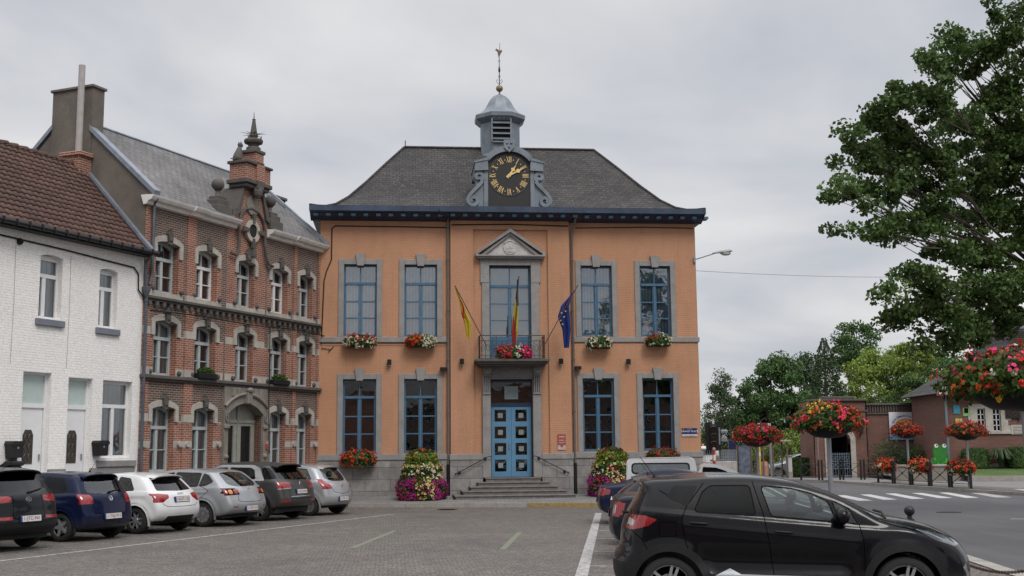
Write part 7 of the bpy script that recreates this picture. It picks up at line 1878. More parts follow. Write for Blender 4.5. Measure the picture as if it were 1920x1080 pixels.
a = hp(6.95, 0, 8.46); b = Vector((34, 70, 12.4)); mb = MB(); mb.tube([a.lerp(b, q) + Vector((0, 0, -1.6*q*(1-q))) for q in np.linspace(0, 1, 20)], .010, 5)
tag(mb.build('overhead_wire', M['grey_metal']), 'thin overhead wire running from the town hall corner to the tree', 'wire')

# ------------------------------------------------------------------ bollards and chain
blab = ['black bollard with a ball top standing behind the bonnet of the black crossover', 'black ball-topped bollard just beyond the right edge holding the chain']
bpos = [(6.03, 18.2), (6.28, 13.3)]
for (x, y), lb in zip(bpos, blab):
    t = thing('bollard', lb, 'bollard', (x, y, 0), 0, 'ball-topped bollards'); mb = MB()
    mb.lathe([(.09, 0), (.09, .05), (.055, .08), (.05, .70), (.07, .72), (.07, .77), (.04, .79), (.035, .83)], (0, 0, 0), 14); mb.ball((0, 0, .90), .08, 14); mb.build('post', M['black'], t, smooth=True)
mb = MB(); n = 110; A = Vector((bpos[0][0], bpos[0][1], .74)); B = Vector((bpos[1][0], bpos[1][1], .74)); 
for k in range(n):
    q = (k+.5)/n; p = A.lerp(B, q) + Vector((0, 0, -1.9*q*(1-q))); d = ((B-A) + Vector((0, 0, -1.9*(1-2*q)))).normalized()
    side = d.cross(Vector((0, 0, 1))).normalized(); up = side.cross(d); u = side if k % 2 else up
    ring = [p + d*.032*math.cos(a) + u*.017*math.sin(a) for a in np.linspace(0, 2*PI, 9)[:-1]]
    mb.tube(ring + [ring[0]], .0065, 5, cap=False)
tag(mb.build('chain', M['rust']), 'rusty iron chain hanging between two bollards', 'chain')

# ------------------------------------------------------------------ traffic light, shelter, stop sign, lorry
t = thing('traffic_light', 'dark traffic light on a red and white post at the corner of the town hall', 'traffic light', (7.78, 46, .12), R_(-8))
mb = MB(); mb.tube([(0, 0, 0), (0, 0, 1.75)], .06, 10)
for k in range(4): mb.tube([(0, 0, .2+.42*k), (0, 0, .4+.42*k)], .062, 10, m=1)
mb.build('post', [M['white_pvc'], M['red_paint']], t)
mb = MB(); mb.bbox(-.17, .17, -.05, .12, 1.72, 2.62, .03); mb.bbox(-.30, .30, -.02, .0, 1.62, 2.72, .008); mb.lathe([(.06, 2.6), (.09, 2.66), (.02, 2.85)], (0, .04, 0), 10, m=1); mb.build('housing', [M['black'], M['grey_metal']], t)
for k in range(3):
    z = 1.88+.29*k; mb = MB(); vs = []
    for a in np.linspace(-.4, PI+.4, 12): vs += [(.115*math.cos(a), -.05, z+.115*math.sin(a)), (.12*math.cos(a), -.24, z+.115*math.sin(a)-.02)]
    mb.add(vs, [(2*i, 2*i+1, 2*i+3, 2*i+2) for i in range(11)]); mb.build('visor', M['grey_metal'], t)
    mb = MB(); mb.lathe([(.1, -.06), (.1, -.05)], (0, 0, z), 16, axis='y'); mb.build('lens', plain('dark_lens', ((.10, .01, .01), (.08, .05, .01), (.06, .01, .01))[k], .3), t)
mb = MB(); mb.bbox(.27, .55, -.1, .15, 2.28, 2.42, .03); mb.bbox(.27, .52, -.1, .15, 1.95, 2.15, .03); mb.tube([(.1, .02, 2.2), (.35, .02, 2.2)], .025, 6); mb.box(.2, .26, -.05, .05, 1.85, 2.5); mb.build('side_signal', M['grey_metal'], t)

t = thing('bus_shelter', 'brown framed glass bus shelter behind the dark red flower basket', 'bus shelter', (13.15, 66, .1), 0)
mb = MB(); bm_ = plain('brown_frame', (.12, .085, .06), .6)
for x in (-.75, .05, .72, 1.25, 2.05): mb.box(x, x+.07, -.04, .04, 0, 2.02); mb.cut()
for x in (-.75, 2.05): mb.box(x, x+.07, 1.3, 1.38, 0, 2.02); mb.cut()
mb.build('upright', bm_, t)
mb = MB(); mb.bbox(-.95, 2.3, -.2, 1.5, 2.02, 2.12, .02); mb.build('roof', plain('shelter_roof', (.30, .27, .22), .7), t)
mb = MB()
for a, b in ((-.68, .05), (.12, .72), (.79, 1.25), (1.32, 2.05)): mb.add([(a, 1.34, .15), (b, 1.34, .15), (b, 1.34, 1.98), (a, 1.34, 1.98)], [(0,1,2,3)]); mb.cut()
mb.build('glass_panel', M['glass'], t)
mb = MB(); mb.box(1.0, 1.7, .9, 1.25, .42, .47); mb.box(1.1, 1.16, 1.0, 1.1, 0, .42); mb.box(1.5, 1.56, 1.0, 1.1, 0, .42); mb.build('bench', bm_, t)
mb = MB(); mb.box(-.62, .02, .0, .03, .25, 1.9); mb.build('poster', plain('blue_grey_poster', (.12, .14, .19), .4, var=.6, scale=4), t)
t = thing('advert_panel', 'tall dark blue panel at the left end of the bus shelter', 'panel', (12.1, 65.5, .1), 0); mb = MB(); mb.bbox(-.22, .18, -.06, .06, .55, 2.15, .02); mb.build('blue_panel', plain('deep_blue_panel', (.012, .016, .06), .3, var=.5), t); mb = MB(); mb.box(-.2, .16, -.05, .05, 0, .55); mb.build('base', M['grey_metal'], t)
t = thing('bus_stop_sign', 'narrow blue and white bus stop sign on a grey pole', 'sign', (13.85, 64.2, .12), R_(4))
mb = MB(); mb.tube([(.08, 0, 0), (.08, 0, 3.0)], .06, 10); mb.build('pole', M['grey_metal'], t)
mb = MB(); mb.box(-.17, -.02, -.05, .05, 1.90, 3.0, 0); mb.box(-.02, .13, -.052, .052, 1.90, 3.0, 1); mb.box(-.14, -.05, -.056, -.05, 2.72, 2.84, 1); mb.box(-.13, -.06, -.056, -.05, 2.5, 2.62, 1); mb.box(-.13, -.06, -.056, -.05, 2.3, 2.38, 1); mb.build('panel', [plain('sign_blue', (.015, .04, .28), .4), plain('sign_white2', (.6, .6, .62), .4)], t)
t = thing('marker_pole', 'thin yellow pole with a white band in front of the bus shelter', 'pole', (13.25, 63.8, .12), 0); mb = MB(); mb.tube([(0, 0, 0), (0, 0, 1.25)], .045, 8); mb.tube([(0, 0, 1.25), (0, 0, 1.45)], .046, 8, m=1); mb.tube([(0, 0, 1.45), (0, 0, 1.9)], .045, 8); mb.build('pole', [plain('pole_yellow', (.6, .42, .03), .5), M['white_pvc']], t)
t = thing('thin_post', 'plain thin grey post in front of the hedge', 'post', (16.1, 62.6, .12), 0); mb = MB(); mb.tube([(0, 0, 0), (0, 0, 2.2)], .03, 8); mb.build('pole', M['grey_metal'], t)
t = thing('litter_bin', 'pinkish beige litter bin standing inside the bus shelter', 'bin', (14.05, 66.5, .1), 0); mb = MB(); mb.lathe([(.2, 0), (.24, .1), (.26, .7), (.22, .85), (.1, .95)], (0, 0, 0), 12); mb.build('body', plain('pinkish_plastic', (.45, .24, .19), .6), t)
t = thing('works_lorry', 'white works lorry with a wire cage body seen from behind', 'lorry', (10.85, 62, 0), R_(6))
mb = MB(); mb.bbox(-.85, .85, 0, 3, .55, 1.12, .02); mb.build('tipper_body', plain('dirty_white', (.38, .36, .34), .6, var=.2), t)
mb = MB(); mb.bbox(-.78, .78, 3, 4.6, .5, 1.92, .08); mb.build('cab', PT['white'], t)
mb = MB(); mb.box(-.5, .5, 2.97, 2.995, 1.45, 1.75); mb.build('cab_window', M['trim'], t)
mb = MB()
for k in range(15): mb.box(-.84+k*.12, -.825+k*.12, .02, .035, 1.12, 1.7)
for z in (1.2, 1.35, 1.5, 1.7): mb.box(-.84, .84, .015, .03, z, z+.015)
for x in (-.84, .82):
    for k in range(20): mb.box(x, x+.015, .1+k*.14, .115+k*.14, 1.12, 1.7)
    mb.box(x, x+.015, 0, 3, 1.7, 1.72)
mb.build('cage', M['grey_metal'], t)
mb = MB(); mb.bbox(-.35, .35, .2, .9, 1.12, 1.2, .01, 0); mb.prism([(-.4, 1.2), (-.1, 1.45), (.1, 1.2)], .3, .6, m=1); mb.build('load', [plain('blue_sheet', (.10, .16, .28), .6), plain('cardboard', (.30, .16, .09), .8)], t)
for y_ in (.6, 3.8):
    for s in (-1, 1): wheel(t, s*.0+0, 0, .3, .2, 'cap', 'wheel').matrix_local = Matrix.Translation((s*.75, y_, .3)) @ Matrix.Rotation(R_(90), 4, 'Z')
mb = MB(); mb.box(-.75, .75, .1, 4.4, .35, .5); mb.build('chassis', M['matt_black'], t)
mb = MB(); mb.ball((.0, 3.5, 1.98), .07, 8); mb.build('beacon', M['amber'], t)

# ------------------------------------------------------------------ railings with planters
def barrier(x, y, ang, ln, lab, planter=None, seed=0):
    t = thing('barrier', lab, 'barrier', (x, y, .13), ang, 'black railings beside the crossing')
    mb = MB()
    for xx in (0, ln): mb.cut(); mb.bbox(xx-.045, xx+.045, -.045, .045, 0, 1.0, .01); mb.ball((xx, 0, 1.02), .05, 8)
    mb.build('post', M['black'], t)
    mb = MB(); mb.tube([(0, 0, .82), (ln, 0, .82)], .014, 6); mb.tube([(0, 0, .18), (ln, 0, .18)], .014, 6); mb.tube([(0, 0, .82), (ln, 0, .18)], .016, 6); mb.tube([(0, .02, .18), (ln, .02, .82)], .016, 6); mb.ball((ln/2, .01, .5), .05, 8); mb.build('cross_bars', M['black'], t)
fa, fb = Vector((17.35, 56.6)), Vector((18.28, 47.3)); fd_ = (fb-fa); fang = math.atan2(fd_.y, fd_.x); L5 = fd_.length/5
cnt = ['first', 'second', 'third', 'fourth', 'fifth']
near = ['farthest railing of the row beside the crossing, carrying a flower trough', 'bare railing between the farthest and the middle flower troughs', 'middle railing of the row, carrying the middle flower trough', 'bare railing between the middle and the nearest flower troughs', 'nearest railing of the row, ending at the grey basket post']
for k in range(5):
    p = fa + fd_*(k/5); barrier(p.x, p.y, fang, L5-.22, near[k])
def trough(x, y, ang, ln, lab, seed):
    t = thing('railing_planter', lab, 'flower trough', (x, y, .88), ang, 'flower troughs hung on the railings')
    mb = MB(); mb.bbox(-ln/2, ln/2, -.14, .14, -.16, .06, .02); mb.build('trough', M['matt_black'], t)
    def surf(rs, n):
        d = rs.normal(size=(n*2, 3)); d /= np.linalg.norm(d, axis=1)[:, None]; d = d[d[:, 2] > -.7*rs.rand(len(d))-.2][:n]
        P = d*np.array([ln*.58, .42, .36])*lump(d*3, 3, .15)[:, None]; P[:, 2] += .04; return P, d
    flower_mass(t, surf, 2000, 210, LF, ['orange', 'dred', 'white', 'red'], seed, .09, .065, lambda P, rs: np.where((np.abs(P[:, 0]) < ln*.3) & (P[:, 2] < .12) & (rs.rand(len(P)) < .6), 2, rs.choice([0, 1, 3], len(P), p=[.3, .45, .25])), lambda P, rs: ((P[:, 2] > .05) & (rs.rand(len(P)) < .6)).astype(int))
for k, lb in ((0, 'flower trough on the farthest railing, rust red above and white below'), (2, 'flower trough on the middle railing, in front of the low wall'), (4, 'flower trough on the nearest railing, left of the grey basket post')):
    p = fa + fd_*((k+.45)/5); trough(p.x, p.y, fang, L5*.8, lb, 40+k)
barrier(18.35, 41.2, fang, 1.7, 'railing standing alone at the right edge beyond the crossing'); trough(18.45, 40.6, fang, 1.4, 'flower trough on the lone railing at the right edge', 49)
for k, lb in enumerate(('first railing of the far row, in front of the hedge', 'second railing of the far row, left of the school gate', 'third railing of the far row, directly before the school gate', 'fourth railing of the far row, right of the school gate')):
    barrier(14.85+1.08*k, 61.4-.03*k, 0, .92, lb)

# ------------------------------------------------------------------ school
ss = brickmat('school_pale_trim', (.22, .19, .16), (.2, .17, .15), (.15, .13, .12), stain=.2)
sc = thing('school_wall_building', 'low red-brown brick school building with an arched gateway and a flat coping', 'school', (0, 66, 0), 0)
ga, gb = 17.62, 18.78
mb = MB(); wall_open(mb, 16.75, 19.75, 0, 4.35, [(ga, gb, .1, 2.75)], 0, .6); mb.box(16.75, 16.8, 0, 3, 0, 4.35); mb.box(19.7, 19.75, 0, .5, 0, 4.35); wall_open(mb, 19.75, 24.4, 0, 4.1, [], .45, .3)
mb.box(16.75, 24.4, 3.0, 3.1, 0, 4.0); mb.build('wall', M['brick_s'], sc)
mb = MB(); mb.prism([(ga-.28, .1), (ga-.28, 2.3)] + arc_pts(ga-.28, gb+.28, 2.3, 3.0, 11)[1:-1] + [(gb+.28, 2.3), (gb+.28, .1), (gb, .1)] + arc_pts(ga, gb, 2.0, 2.74, 11)[::-1] + [(ga, .1)], -.06, .5); mb.build('arch_surround', M['whitestone'], sc)
mb = MB(); room(mb, ga, gb, .1, 2.75, .62, 2); mb.build('passage', M['dark_void'], sc)
mb = MB(); mb.bbox(16.65, 19.85, -.14, .6, 4.35, 4.47, .02); mb.bbox(17.3, 19.1, -.12, .55, 4.47, 4.62, .02); mb.bbox(16.7, 19.8, -.05, 0, 3.75, 3.85, .01); mb.cut(); mb.bbox(19.8, 24.35, .30, .9, 4.1, 4.22, .02); mb.bbox(19.8, 24.35, .38, .45, 3.6, 3.7, .01)
for k in range(30): mb.box(19.9+k*.148, 19.97+k*.148, .36, .45, 3.72, 4.08)
mb.build('coping', M['darkstone'], sc)
mb = MB(); mb.box(16.8, 24.3, .7, 3.0, 3.9, 4.0); mb.build('flat_roof', M['lead'], sc)
mb = MB()
for k in range(9): mb.box(ga+.04+k*.13, ga+.06+k*.13, .1, .12, .15, 1.5)
for z in (.2, .6, 1.0, 1.4): mb.box(ga, gb, .09, .13, z, z+.03)
for k in range(4):
    for z in (.8, 1.2): mb.tube([(ga+.17+k*.27+.1*math.cos(a), .11, z+.1*math.sin(a)) for a in np.linspace(0, 2*PI, 11)], .012, 4, cap=False)
mb.build('gate', plain('blue_grey_gate', (.18, .23, .30), .5), sc)
t = thing('wall_lantern', 'dark lantern on the brick wall right of the school gateway', 'lantern', (19.35, 65.95, 2.75), 0); mb = MB(); mb.bbox(-.11, .11, -.22, 0, -.22, .22, .03); mb.prism([(-.14, .22), (.14, .22), (0, .38)], -.24, 0); mb.build('body', M['black'], t)
# banner
t = thing('school_banner', 'white school banner with a painted rainbow, sun and blue curved lettering', 'banner', (22.05, 66.38, 2.9), 0)
mb = MB(); mb.box(-.93, .93, -.02, 0, -.72, .82); mb.build('panel', plain('banner_white', (.66, .66, .70), .6, var=.05), t)
cols = [plain('rb%d' % i, c, .6, var=.05) for i, c in enumerate(((.7, .12, .04), (.75, .4, .05), (.65, .55, .05), (.02, .22, .12), (.02, .09, .35)))]
mb = MB()
for i in range(5):
    r0, r1 = .60-.055*i, .60-.055*(i+1)
    for k in range(18):
        t0, t1 = .35+(PI-.7)*k/18, .35+(PI-.7)*(k+1)/18; f_ = lambda r, a: (r*math.cos(a)-.02, -.02+r*.78*math.sin(a))
        mb.prism([f_(r0, t0), f_(r0, t1), f_(r1, t1), f_(r1, t0)], -.026, -.02, m=i)
mb.build('rainbow', cols, t)
mb = MB(); word = 'Ecole Communale Le Grand'
for i, ch in enumerate(word):
    if ch == ' ': continue
    a = PI-.42-(PI-1.0)*i/(len(word)-1); x_, z_ = .76*math.cos(a)-.03, -.02+.76*.84*math.sin(a)
    mb.mesh(text_mesh(ch, .165, .001, offset=.002), Matrix.Translation((x_, -.024, z_)) @ Matrix.Rotation(PI/2-a, 4, 'Y') @ FRONT)
mb.build('lettering', plain('banner_blue', (.03, .03, .3), .6), t)
mb = MB(); mb.lathe([(.13, -.026), (.13, -.02)], (.66, 0, .52), 14, axis='y')
for k in range(10): a = 2*PI*k/10; mb.prism([(.66+.13*math.cos(a-.15), .52+.13*math.sin(a-.15)), (.66+.2*math.cos(a), .52+.2*math.sin(a)), (.66+.13*math.cos(a+.15), .52+.13*math.sin(a+.15))], -.026, -.02)
mb.build('sun', cols[2], t)
mb = MB(); mb.mesh(text_mesh('Tel : 069/44 22 00'.replace('069/44 22 00', '069 44.22.00'), .10, .001), Matrix.Translation((0, -.024, .1)) @ FRONT); mb.mesh(text_mesh('Maternelle', .13, .001), Matrix.Translation((.1, -.024, -.08)) @ FRONT); mb.build('red_lettering', M['red_paint'], t)
mb = MB()
for x in (-.6, .6):
    for k in range(5): a = 2*PI*k/5; mb.lathe([(.06, -.026), (.06, -.02)], (x+.09*math.cos(a), 0, -.05+.09*math.sin(a)), 10, axis='y')
mb.build('flower_drawing', plain('pale_yellow', (.5, .5, .32), .6), t)
mb = MB(); mb.prism([(-.93, -.72), (.93, -.72), (.93, -.35), (.6, -.28), (.2, -.4), (-.3, -.42), (-.7, -.25), (-.93, -.3)], -.024, -.02); mb.build('blue_wash', plain('wash_blue', (.15, .32, .55), .6), t)
# right-hand building
rb = thing('school_house', 'brick school house with slate roof, white paned windows and stone quoins', 'school', (0, 61, 0), 0)
wn = [(23.98, 24.38, 2.55, 3.72), (24.78, 25.18, 2.55, 3.72)]
mb = MB(); wall_open(mb, 22.3, 36, 0, 4.55, wn, 0, .15); mb.box(22.3, 22.35, 0, 5, 0, 4.5); mb.box(22.3, 36, 4.95, 5, 0, 4.5); mb.box(27.2, 36, 3, 9, 0, 6.7); mb.build('wall', M['brick_s'], rb)
mb = MB(); mb.box(22.28, 36, -.05, 0, 0, .9); mb.cut()
for (a, b) in ((23.5, 23.98), (24.38, 24.78), (25.18, 25.66)): mb.box(a+(.12 if a == 23.5 else 0), b-(.12 if b > 25.5 else 0), -.04, .05, 2.55, 3.72)
for z in (2.55, 3.1): mb.box(23.5, 23.7, -.038, .02, z, z+.28); mb.box(25.5, 25.7, -.038, .02, z, z+.28)
mb.box(23.55, 25.6, -.045, .05, 3.72, 3.95); mb.bbox(23.5, 25.65, -.09, .05, 2.40, 2.55, .01); mb.build('stone_trim', M['whitestone'], rb)
for a, b, c_, d_ in wn:
    mb = MB(); 
    for x in (a, b-.04, (a+b)/2-.02): mb.box(x, x+.04, .06, .1, c_, d_)
    for k in range(5): z = c_+(d_-c_-.04)*k/4; mb.box(a, b, .06, .1, z, z+.035)
    w_ = mb.build('window', M['white_pvc'], rb); mb = MB(); mb.box(a, b, .09, .12, c_, d_); mb.build('pane', M['trim'], w_)
mb = MB()
mb.add([(21.8, -.5, 4.5), (36.5, -.5, 4.5), (36.5, 2.6, 6.3), (24.4, 2.6, 6.3), (21.8, 5.5, 4.5), (36.5, 5.5, 4.5)], [(0,1,2,3), (0,3,4), (4,3,2,5), (0,4,5,1)], 0)
mb.add([(27.0, 2.8, 6.6), (36.4, 2.8, 6.6), (36.4, 2.9, 8.0), (27.1, 2.9, 8.0), (28.6, 6, 9.3), (36.4, 6, 9.3), (27.0, 9.2, 6.6)], [(0,1,2,3), (3,2,5,4), (0,3,4,6)], 0)
rf = mb.build('roof', M['slate_hall'], rb)
mb = MB(); mb.tube([(21.78, -.55, 4.46), (36.5, -.55, 4.46)], .09, 8); mb.box(27.0, 29.5, 2.76, 2.95, 8.15, 8.32); mb.build('gutter', M['lead'], rb)
mb = MB(); mb.tube([(22.34, -.5, 4.4), (22.34, -.12, 4.1), (22.34, -.12, .4)], .07, 8); mb.build('downpipe', M['zinc'], rb)
for nm, x, z, hw, hh, col, lab in (('poster', 22.92, 3.68, .17, .22, (.04, .26, .36), 'turquoise poster high on the school house wall'), ('poster', 23.42, 3.55, .19, .22, (.22, .40, .16), 'pale green poster with a dark picture on the school house wall'), ('poster', 23.0, 3.02, .18, .19, (.50, .46, .12), 'yellow poster half hidden by the rust red flower basket')):
    t = thing(nm, lab, 'poster', (x, 60.97, z), 0, 'posters on the school house'); mb = MB(); mb.box(-hw, hw, -.01, 0, -hh, hh); mb.build('sheet', plain(nm+'_col', col, .7, var=.35, scale=9), t)
    if col[1] == .40: mb = MB(); mb.box(-hw*.6, hw*.5, -.014, -.01, -hh*.3, hh*.9); mb.build('picture', M['trim'], t)
t = thing('stone_plaque', 'white engraved plaque with lines of text beside the paned windows', 'plaque', (26.05, 60.96, 2.62), 0); mb = MB(); mb.box(-.38, .38, -.03, 0, -.24, .24); mb.build('slab', plain('pale_plaque', (.48, .46, .42), .6), t)
mb = MB(); [mb.box(-.32+.02*(k % 2), .32-.05*(k % 3), -.034, -.03, .16-k*.075, .19-k*.075) for k in range(6)]; mb.build('text_lines', plain('engraving', (.15, .14, .13), .8), t)
t = thing('iron_sign', 'dark iron sign with a cut-out pattern above the white plaque', 'sign', (25.75, 60.95, 3.42), 0); mb = MB(); mb.box(-.33, .33, -.05, 0, -.22, .22); mb.box(.3, .42, -.06, 0, -.3, .1); mb.build('board', M['black'], t)
mb = MB(); [mb.tube([(x+.09*math.cos(a), -.06, .10*math.sin(a)) for a in np.linspace(0, 2*PI, 13)], .018, 4, cap=False) for x in (-.14, .12)]; mb.build('pattern', M['rust'], t)
# low wall, lawn, pillar, hedge
t = thing('low_wall', 'low grey stone garden wall with a flat coping in front of the school', 'wall', (0, 58.2, 0), 0); mb = MB(); mb.box(18.6, 22.2, 0, .3, 0, .82); mb.build('masonry', M['portalstone'], t); mb = MB(); mb.bbox(18.5, 22.3, -.06, .36, .82, .92, .02); mb.build('coping', M['concrete'], t)
sheet('lawn', [(21.8, 57.0, .36), (36, 56.5, .36), (36, 60.98, .72), (22.3, 60.98, .72)], M['grass'])
kerb('lawn_edging', [(21.8, 56.95), (36, 56.45)], [M['concrete']], .38, .2)
sheet('garden_bed', [(19.0, 58.5, .3), (22.3, 58.5, .3), (22.3, 66.3, .4), (19.8, 66.3, .4)], M['earth'])
t = thing('gate_pillar', 'white rendered gate pillar at the end of the clipped hedge', 'pillar', (15.55, 67, .1), 0); mb = MB(); mb.box(-.14, .14, -.14, .14, .35, 1.2); mb.build('shaft', plain('white_render', (.5, .5, .5), .7), t); mb = MB(); mb.bbox(-.2, .2, -.2, .2, 1.2, 1.27, .01); mb.box(-.15, .15, -.15, .15, 0, .35); mb.build('cap', M['concrete'], t)
def hedge(name, lab, cat, x0, x1, y0, y1, z0, z1, mat, seed, n=6000, size=.09, roundn=0.0):
    rs = np.random.RandomState(seed); t = thing(name, lab, cat, ((x0+x1)/2, (y0+y1)/2, z0), 0)
    hx, hy, hz = (x1-x0)/2, (y1-y0)/2, (z1-z0)/2
    d = rs.uniform(-1, 1, (n, 3)); ax_ = rs.randint(0, 3, n); s = np.sign(d[np.arange(n), ax_]); d[np.arange(n), ax_] = s*(1-.12*rs.rand(n))
    if roundn: d = d/np.maximum(1, (np.abs(d)**4).sum(1)**.25)[:, None]
    P = d*np.array([hx, hy, hz])*lump(d*4, 3, .05)[:, None] + np.array([0, 0, hz]); V, F = leaf_quads(rs, P, size); np_obj('foliage', V, F, mat, parent=t)
    mb = MB(); mb.tube([(0, 0, -.05), (0, 0, hz)], .05, 6); mb.build('stem', M['bark'], t)
    mb = MB(); mb.bbox(-hx*.86, hx*.86, -hy*.8, hy*.8, .03, hz*1.84, .1); mb.build('inner_foliage', M['leaf_dark'], t)
    return t
hedge('hedge', 'clipped green hedge between the white pillar and the school wall', 'hedge', 15.8, 17.3, 67.2, 68, .05, 1.22, M['leaf_mid'], 61, 7000)
hedge('hedge', 'rounded hedge bush against the school house wall, right of the grassy plant', 'hedge', 25.1, 26.9, 60.0, 60.9, .6, 1.75, M['leaf_mid'], 62, 5000, roundn=1)
hedge('shrub', 'dark clipped shrub at the left corner of the school house', 'shrub', 22.9, 24.2, 60.1, 60.9, .6, 1.7, M['leaf_dark'], 63, 3600, roundn=1)
hedge('shrub', 'low dark bush at the right end of the lawn', 'shrub', 25.2, 26.6, 57.2, 58.4, .35, .95, M['leaf_dark'], 64, 2600, roundn=1)
def bush(lab, x, y, z, rx, ry, rz_, mat, seed, n=5000, size=.1, name='bush'):
    t = thing(name, lab, 'bush', (x, y, z), 0); rs = np.random.RandomState(seed)
    d = rs.normal(size=(n, 3)); d /= np.linalg.norm(d, axis=1)[:, None]; d[:, 2] = np.abs(d[:, 2])
    P = d*np.array([rx, ry, rz_])*(rs.uniform(.15, 1, n)**.45)[:, None]*lump(d*3, 3.2, .28)[:, None]; V, F = leaf_quads(rs, P, size); np_obj('foliage', V, F, mat, parent=t)
    mb = MB(); [mb.tube([(0, 0, -.1), (rx*.5*math.cos(k*1.3), ry*.5*math.sin(k*1.3), rz_*.7)], [.03, .01], 5) for k in range(5)]; mb.build('stems', M['bark'], t)
bush('loose grey green bush in front of the school banner wall', 20.55, 64.5, .35, 1.3, .9, 1.9, M['leaf_birch'], 71, 3600)
bush('dark green bush beside the frog figure', 21.9, 64.6, .35, 1.1, .8, 1.5, M['leaf_dark'], 72, 3600)
t = thing('grassy_plant', 'tuft of long arching grass blades between the shrub and the hedge', 'plant', (24.75, 60.3, .6), 0); rs = np.random.RandomState(5); mb = MB()
for k in range(160):
    a = rs.uniform(0, 2*PI); l_ = rs.uniform(.5, .8); h_ = rs.uniform(.7, 1.15); c_, s_ = math.cos(a), math.sin(a)
    pts = [(0, 0, 0), (c_*l_*.3, s_*l_*.3, h_*.75), (c_*l_*.7, s_*l_*.7, h_), (c_*l_, s_*l_, h_*.7)]; wv = .018
    for p, q in zip(pts, pts[1:]): mb.add([(p[0]-s_*wv, p[1]+c_*wv, p[2]), (p[0]+s_*wv, p[1]-c_*wv, p[2]), (q[0]+s_*wv, q[1]-c_*wv, q[2]), (q[0]-s_*wv, q[1]+c_*wv, q[2])], [(0,1,2,3)])
mb.build('blades', M['leaf_birch'], t)
# painted frog cut-out
t = thing('frog_figure', 'bright green frog cut-out with white eyes standing behind the low wall', 'figure', (21.38, 59.4, .86), 0)
fg = plain('frog_green', (.015, .16, .015), .5, var=.25); fl = plain('frog_light_green', (.06, .35, .04), .5)
body = [(-.42, 0), (-.50, .18), (-.46, .34), (-.34, .36), (-.30, .46), (-.36, .62), (-.34, .84), (-.30, .98), (-.24, 1.06), (-.14, 1.05), (-.06, .97), (.08, .98), (.15, 1.07), (.27, 1.07), (.34, .96), (.36, .80), (.38, .62), (.30, .46), (.34, .36), (.46, .34), (.52, .18), (.44, 0)]
mb = MB(); mb.prism([tuple(p) for p in chaikin(body, 2)], -.03, .03); mb.build('body', fg, t)
mb = MB()
for x in (-.19, .21): mb.lathe([(.10, -.045), (.10, -.03)], (x, 0, .97), 14, axis='y'); mb.cut()
mb.build('eye', plain('eye_white', (.6, .6, .6), .4), t)
mb = MB()
for x in (-.16, .24): mb.lathe([(.04, -.05), (.04, -.045)], (x, 0, 1.0), 10, axis='y'); mb.cut()
mb.build('pupil', M['black'], t)
mb = MB()
for p in ([(-.34, .30), (-.28, .40), (-.22, .28), (-.30, .22)], [(.18, .10), (.26, .34), (.34, .32), (.28, .10)], [(-.2, .02), (-.12, .16), (-.04, .02)], [(-.02, .02), (.08, .14), (.14, .02)]): mb.prism(p, -.04, -.03); mb.cut()
mb.build('marking', fl, t)
mb = MB(); mb.box(-.06, .06, .03, .08, -.2, .6); mb.build('stake', M['bark'], t)
# a silver car behind the hedge
sp2 = [c for c in bpy.data.objects if c.name.startswith('parked_car') and c.get('label', '').startswith('silver')][0]
c2 = copy_tree(sp2); c2.location = (18.2, 70.6, 0.0); c2.rotation_euler = (0, 0, R_(180)); c2['label'] = 'silver car parked behind the clipped hedge, only its roof showing'; c2['group'] = 'cars behind the hedge'

t = thing('manhole_cover', 'round iron manhole cover in the asphalt of the road', 'manhole cover', (12.2, 33.5, .008), 0); mb = MB(); mb.lathe([(.34, 0), (.34, .008), (.30, .012)], (0, 0, 0), 24); mb.build('cover', M['matt_black'], t)
t = thing('drain_grate', 'small iron drain grate in the setts of the square before the steps', 'drain', (-2.1, 37.6, .003), R_(-10)); mb = MB()
for k in range(7): mb.box(-.25+k*.075, -.22+k*.075, -.2, .2, 0, .012)
mb.box(-.28, .28, -.24, -.2, 0, .014); mb.box(-.28, .28, .2, .24, 0, .014); mb.build('grate', M['matt_black'], t)
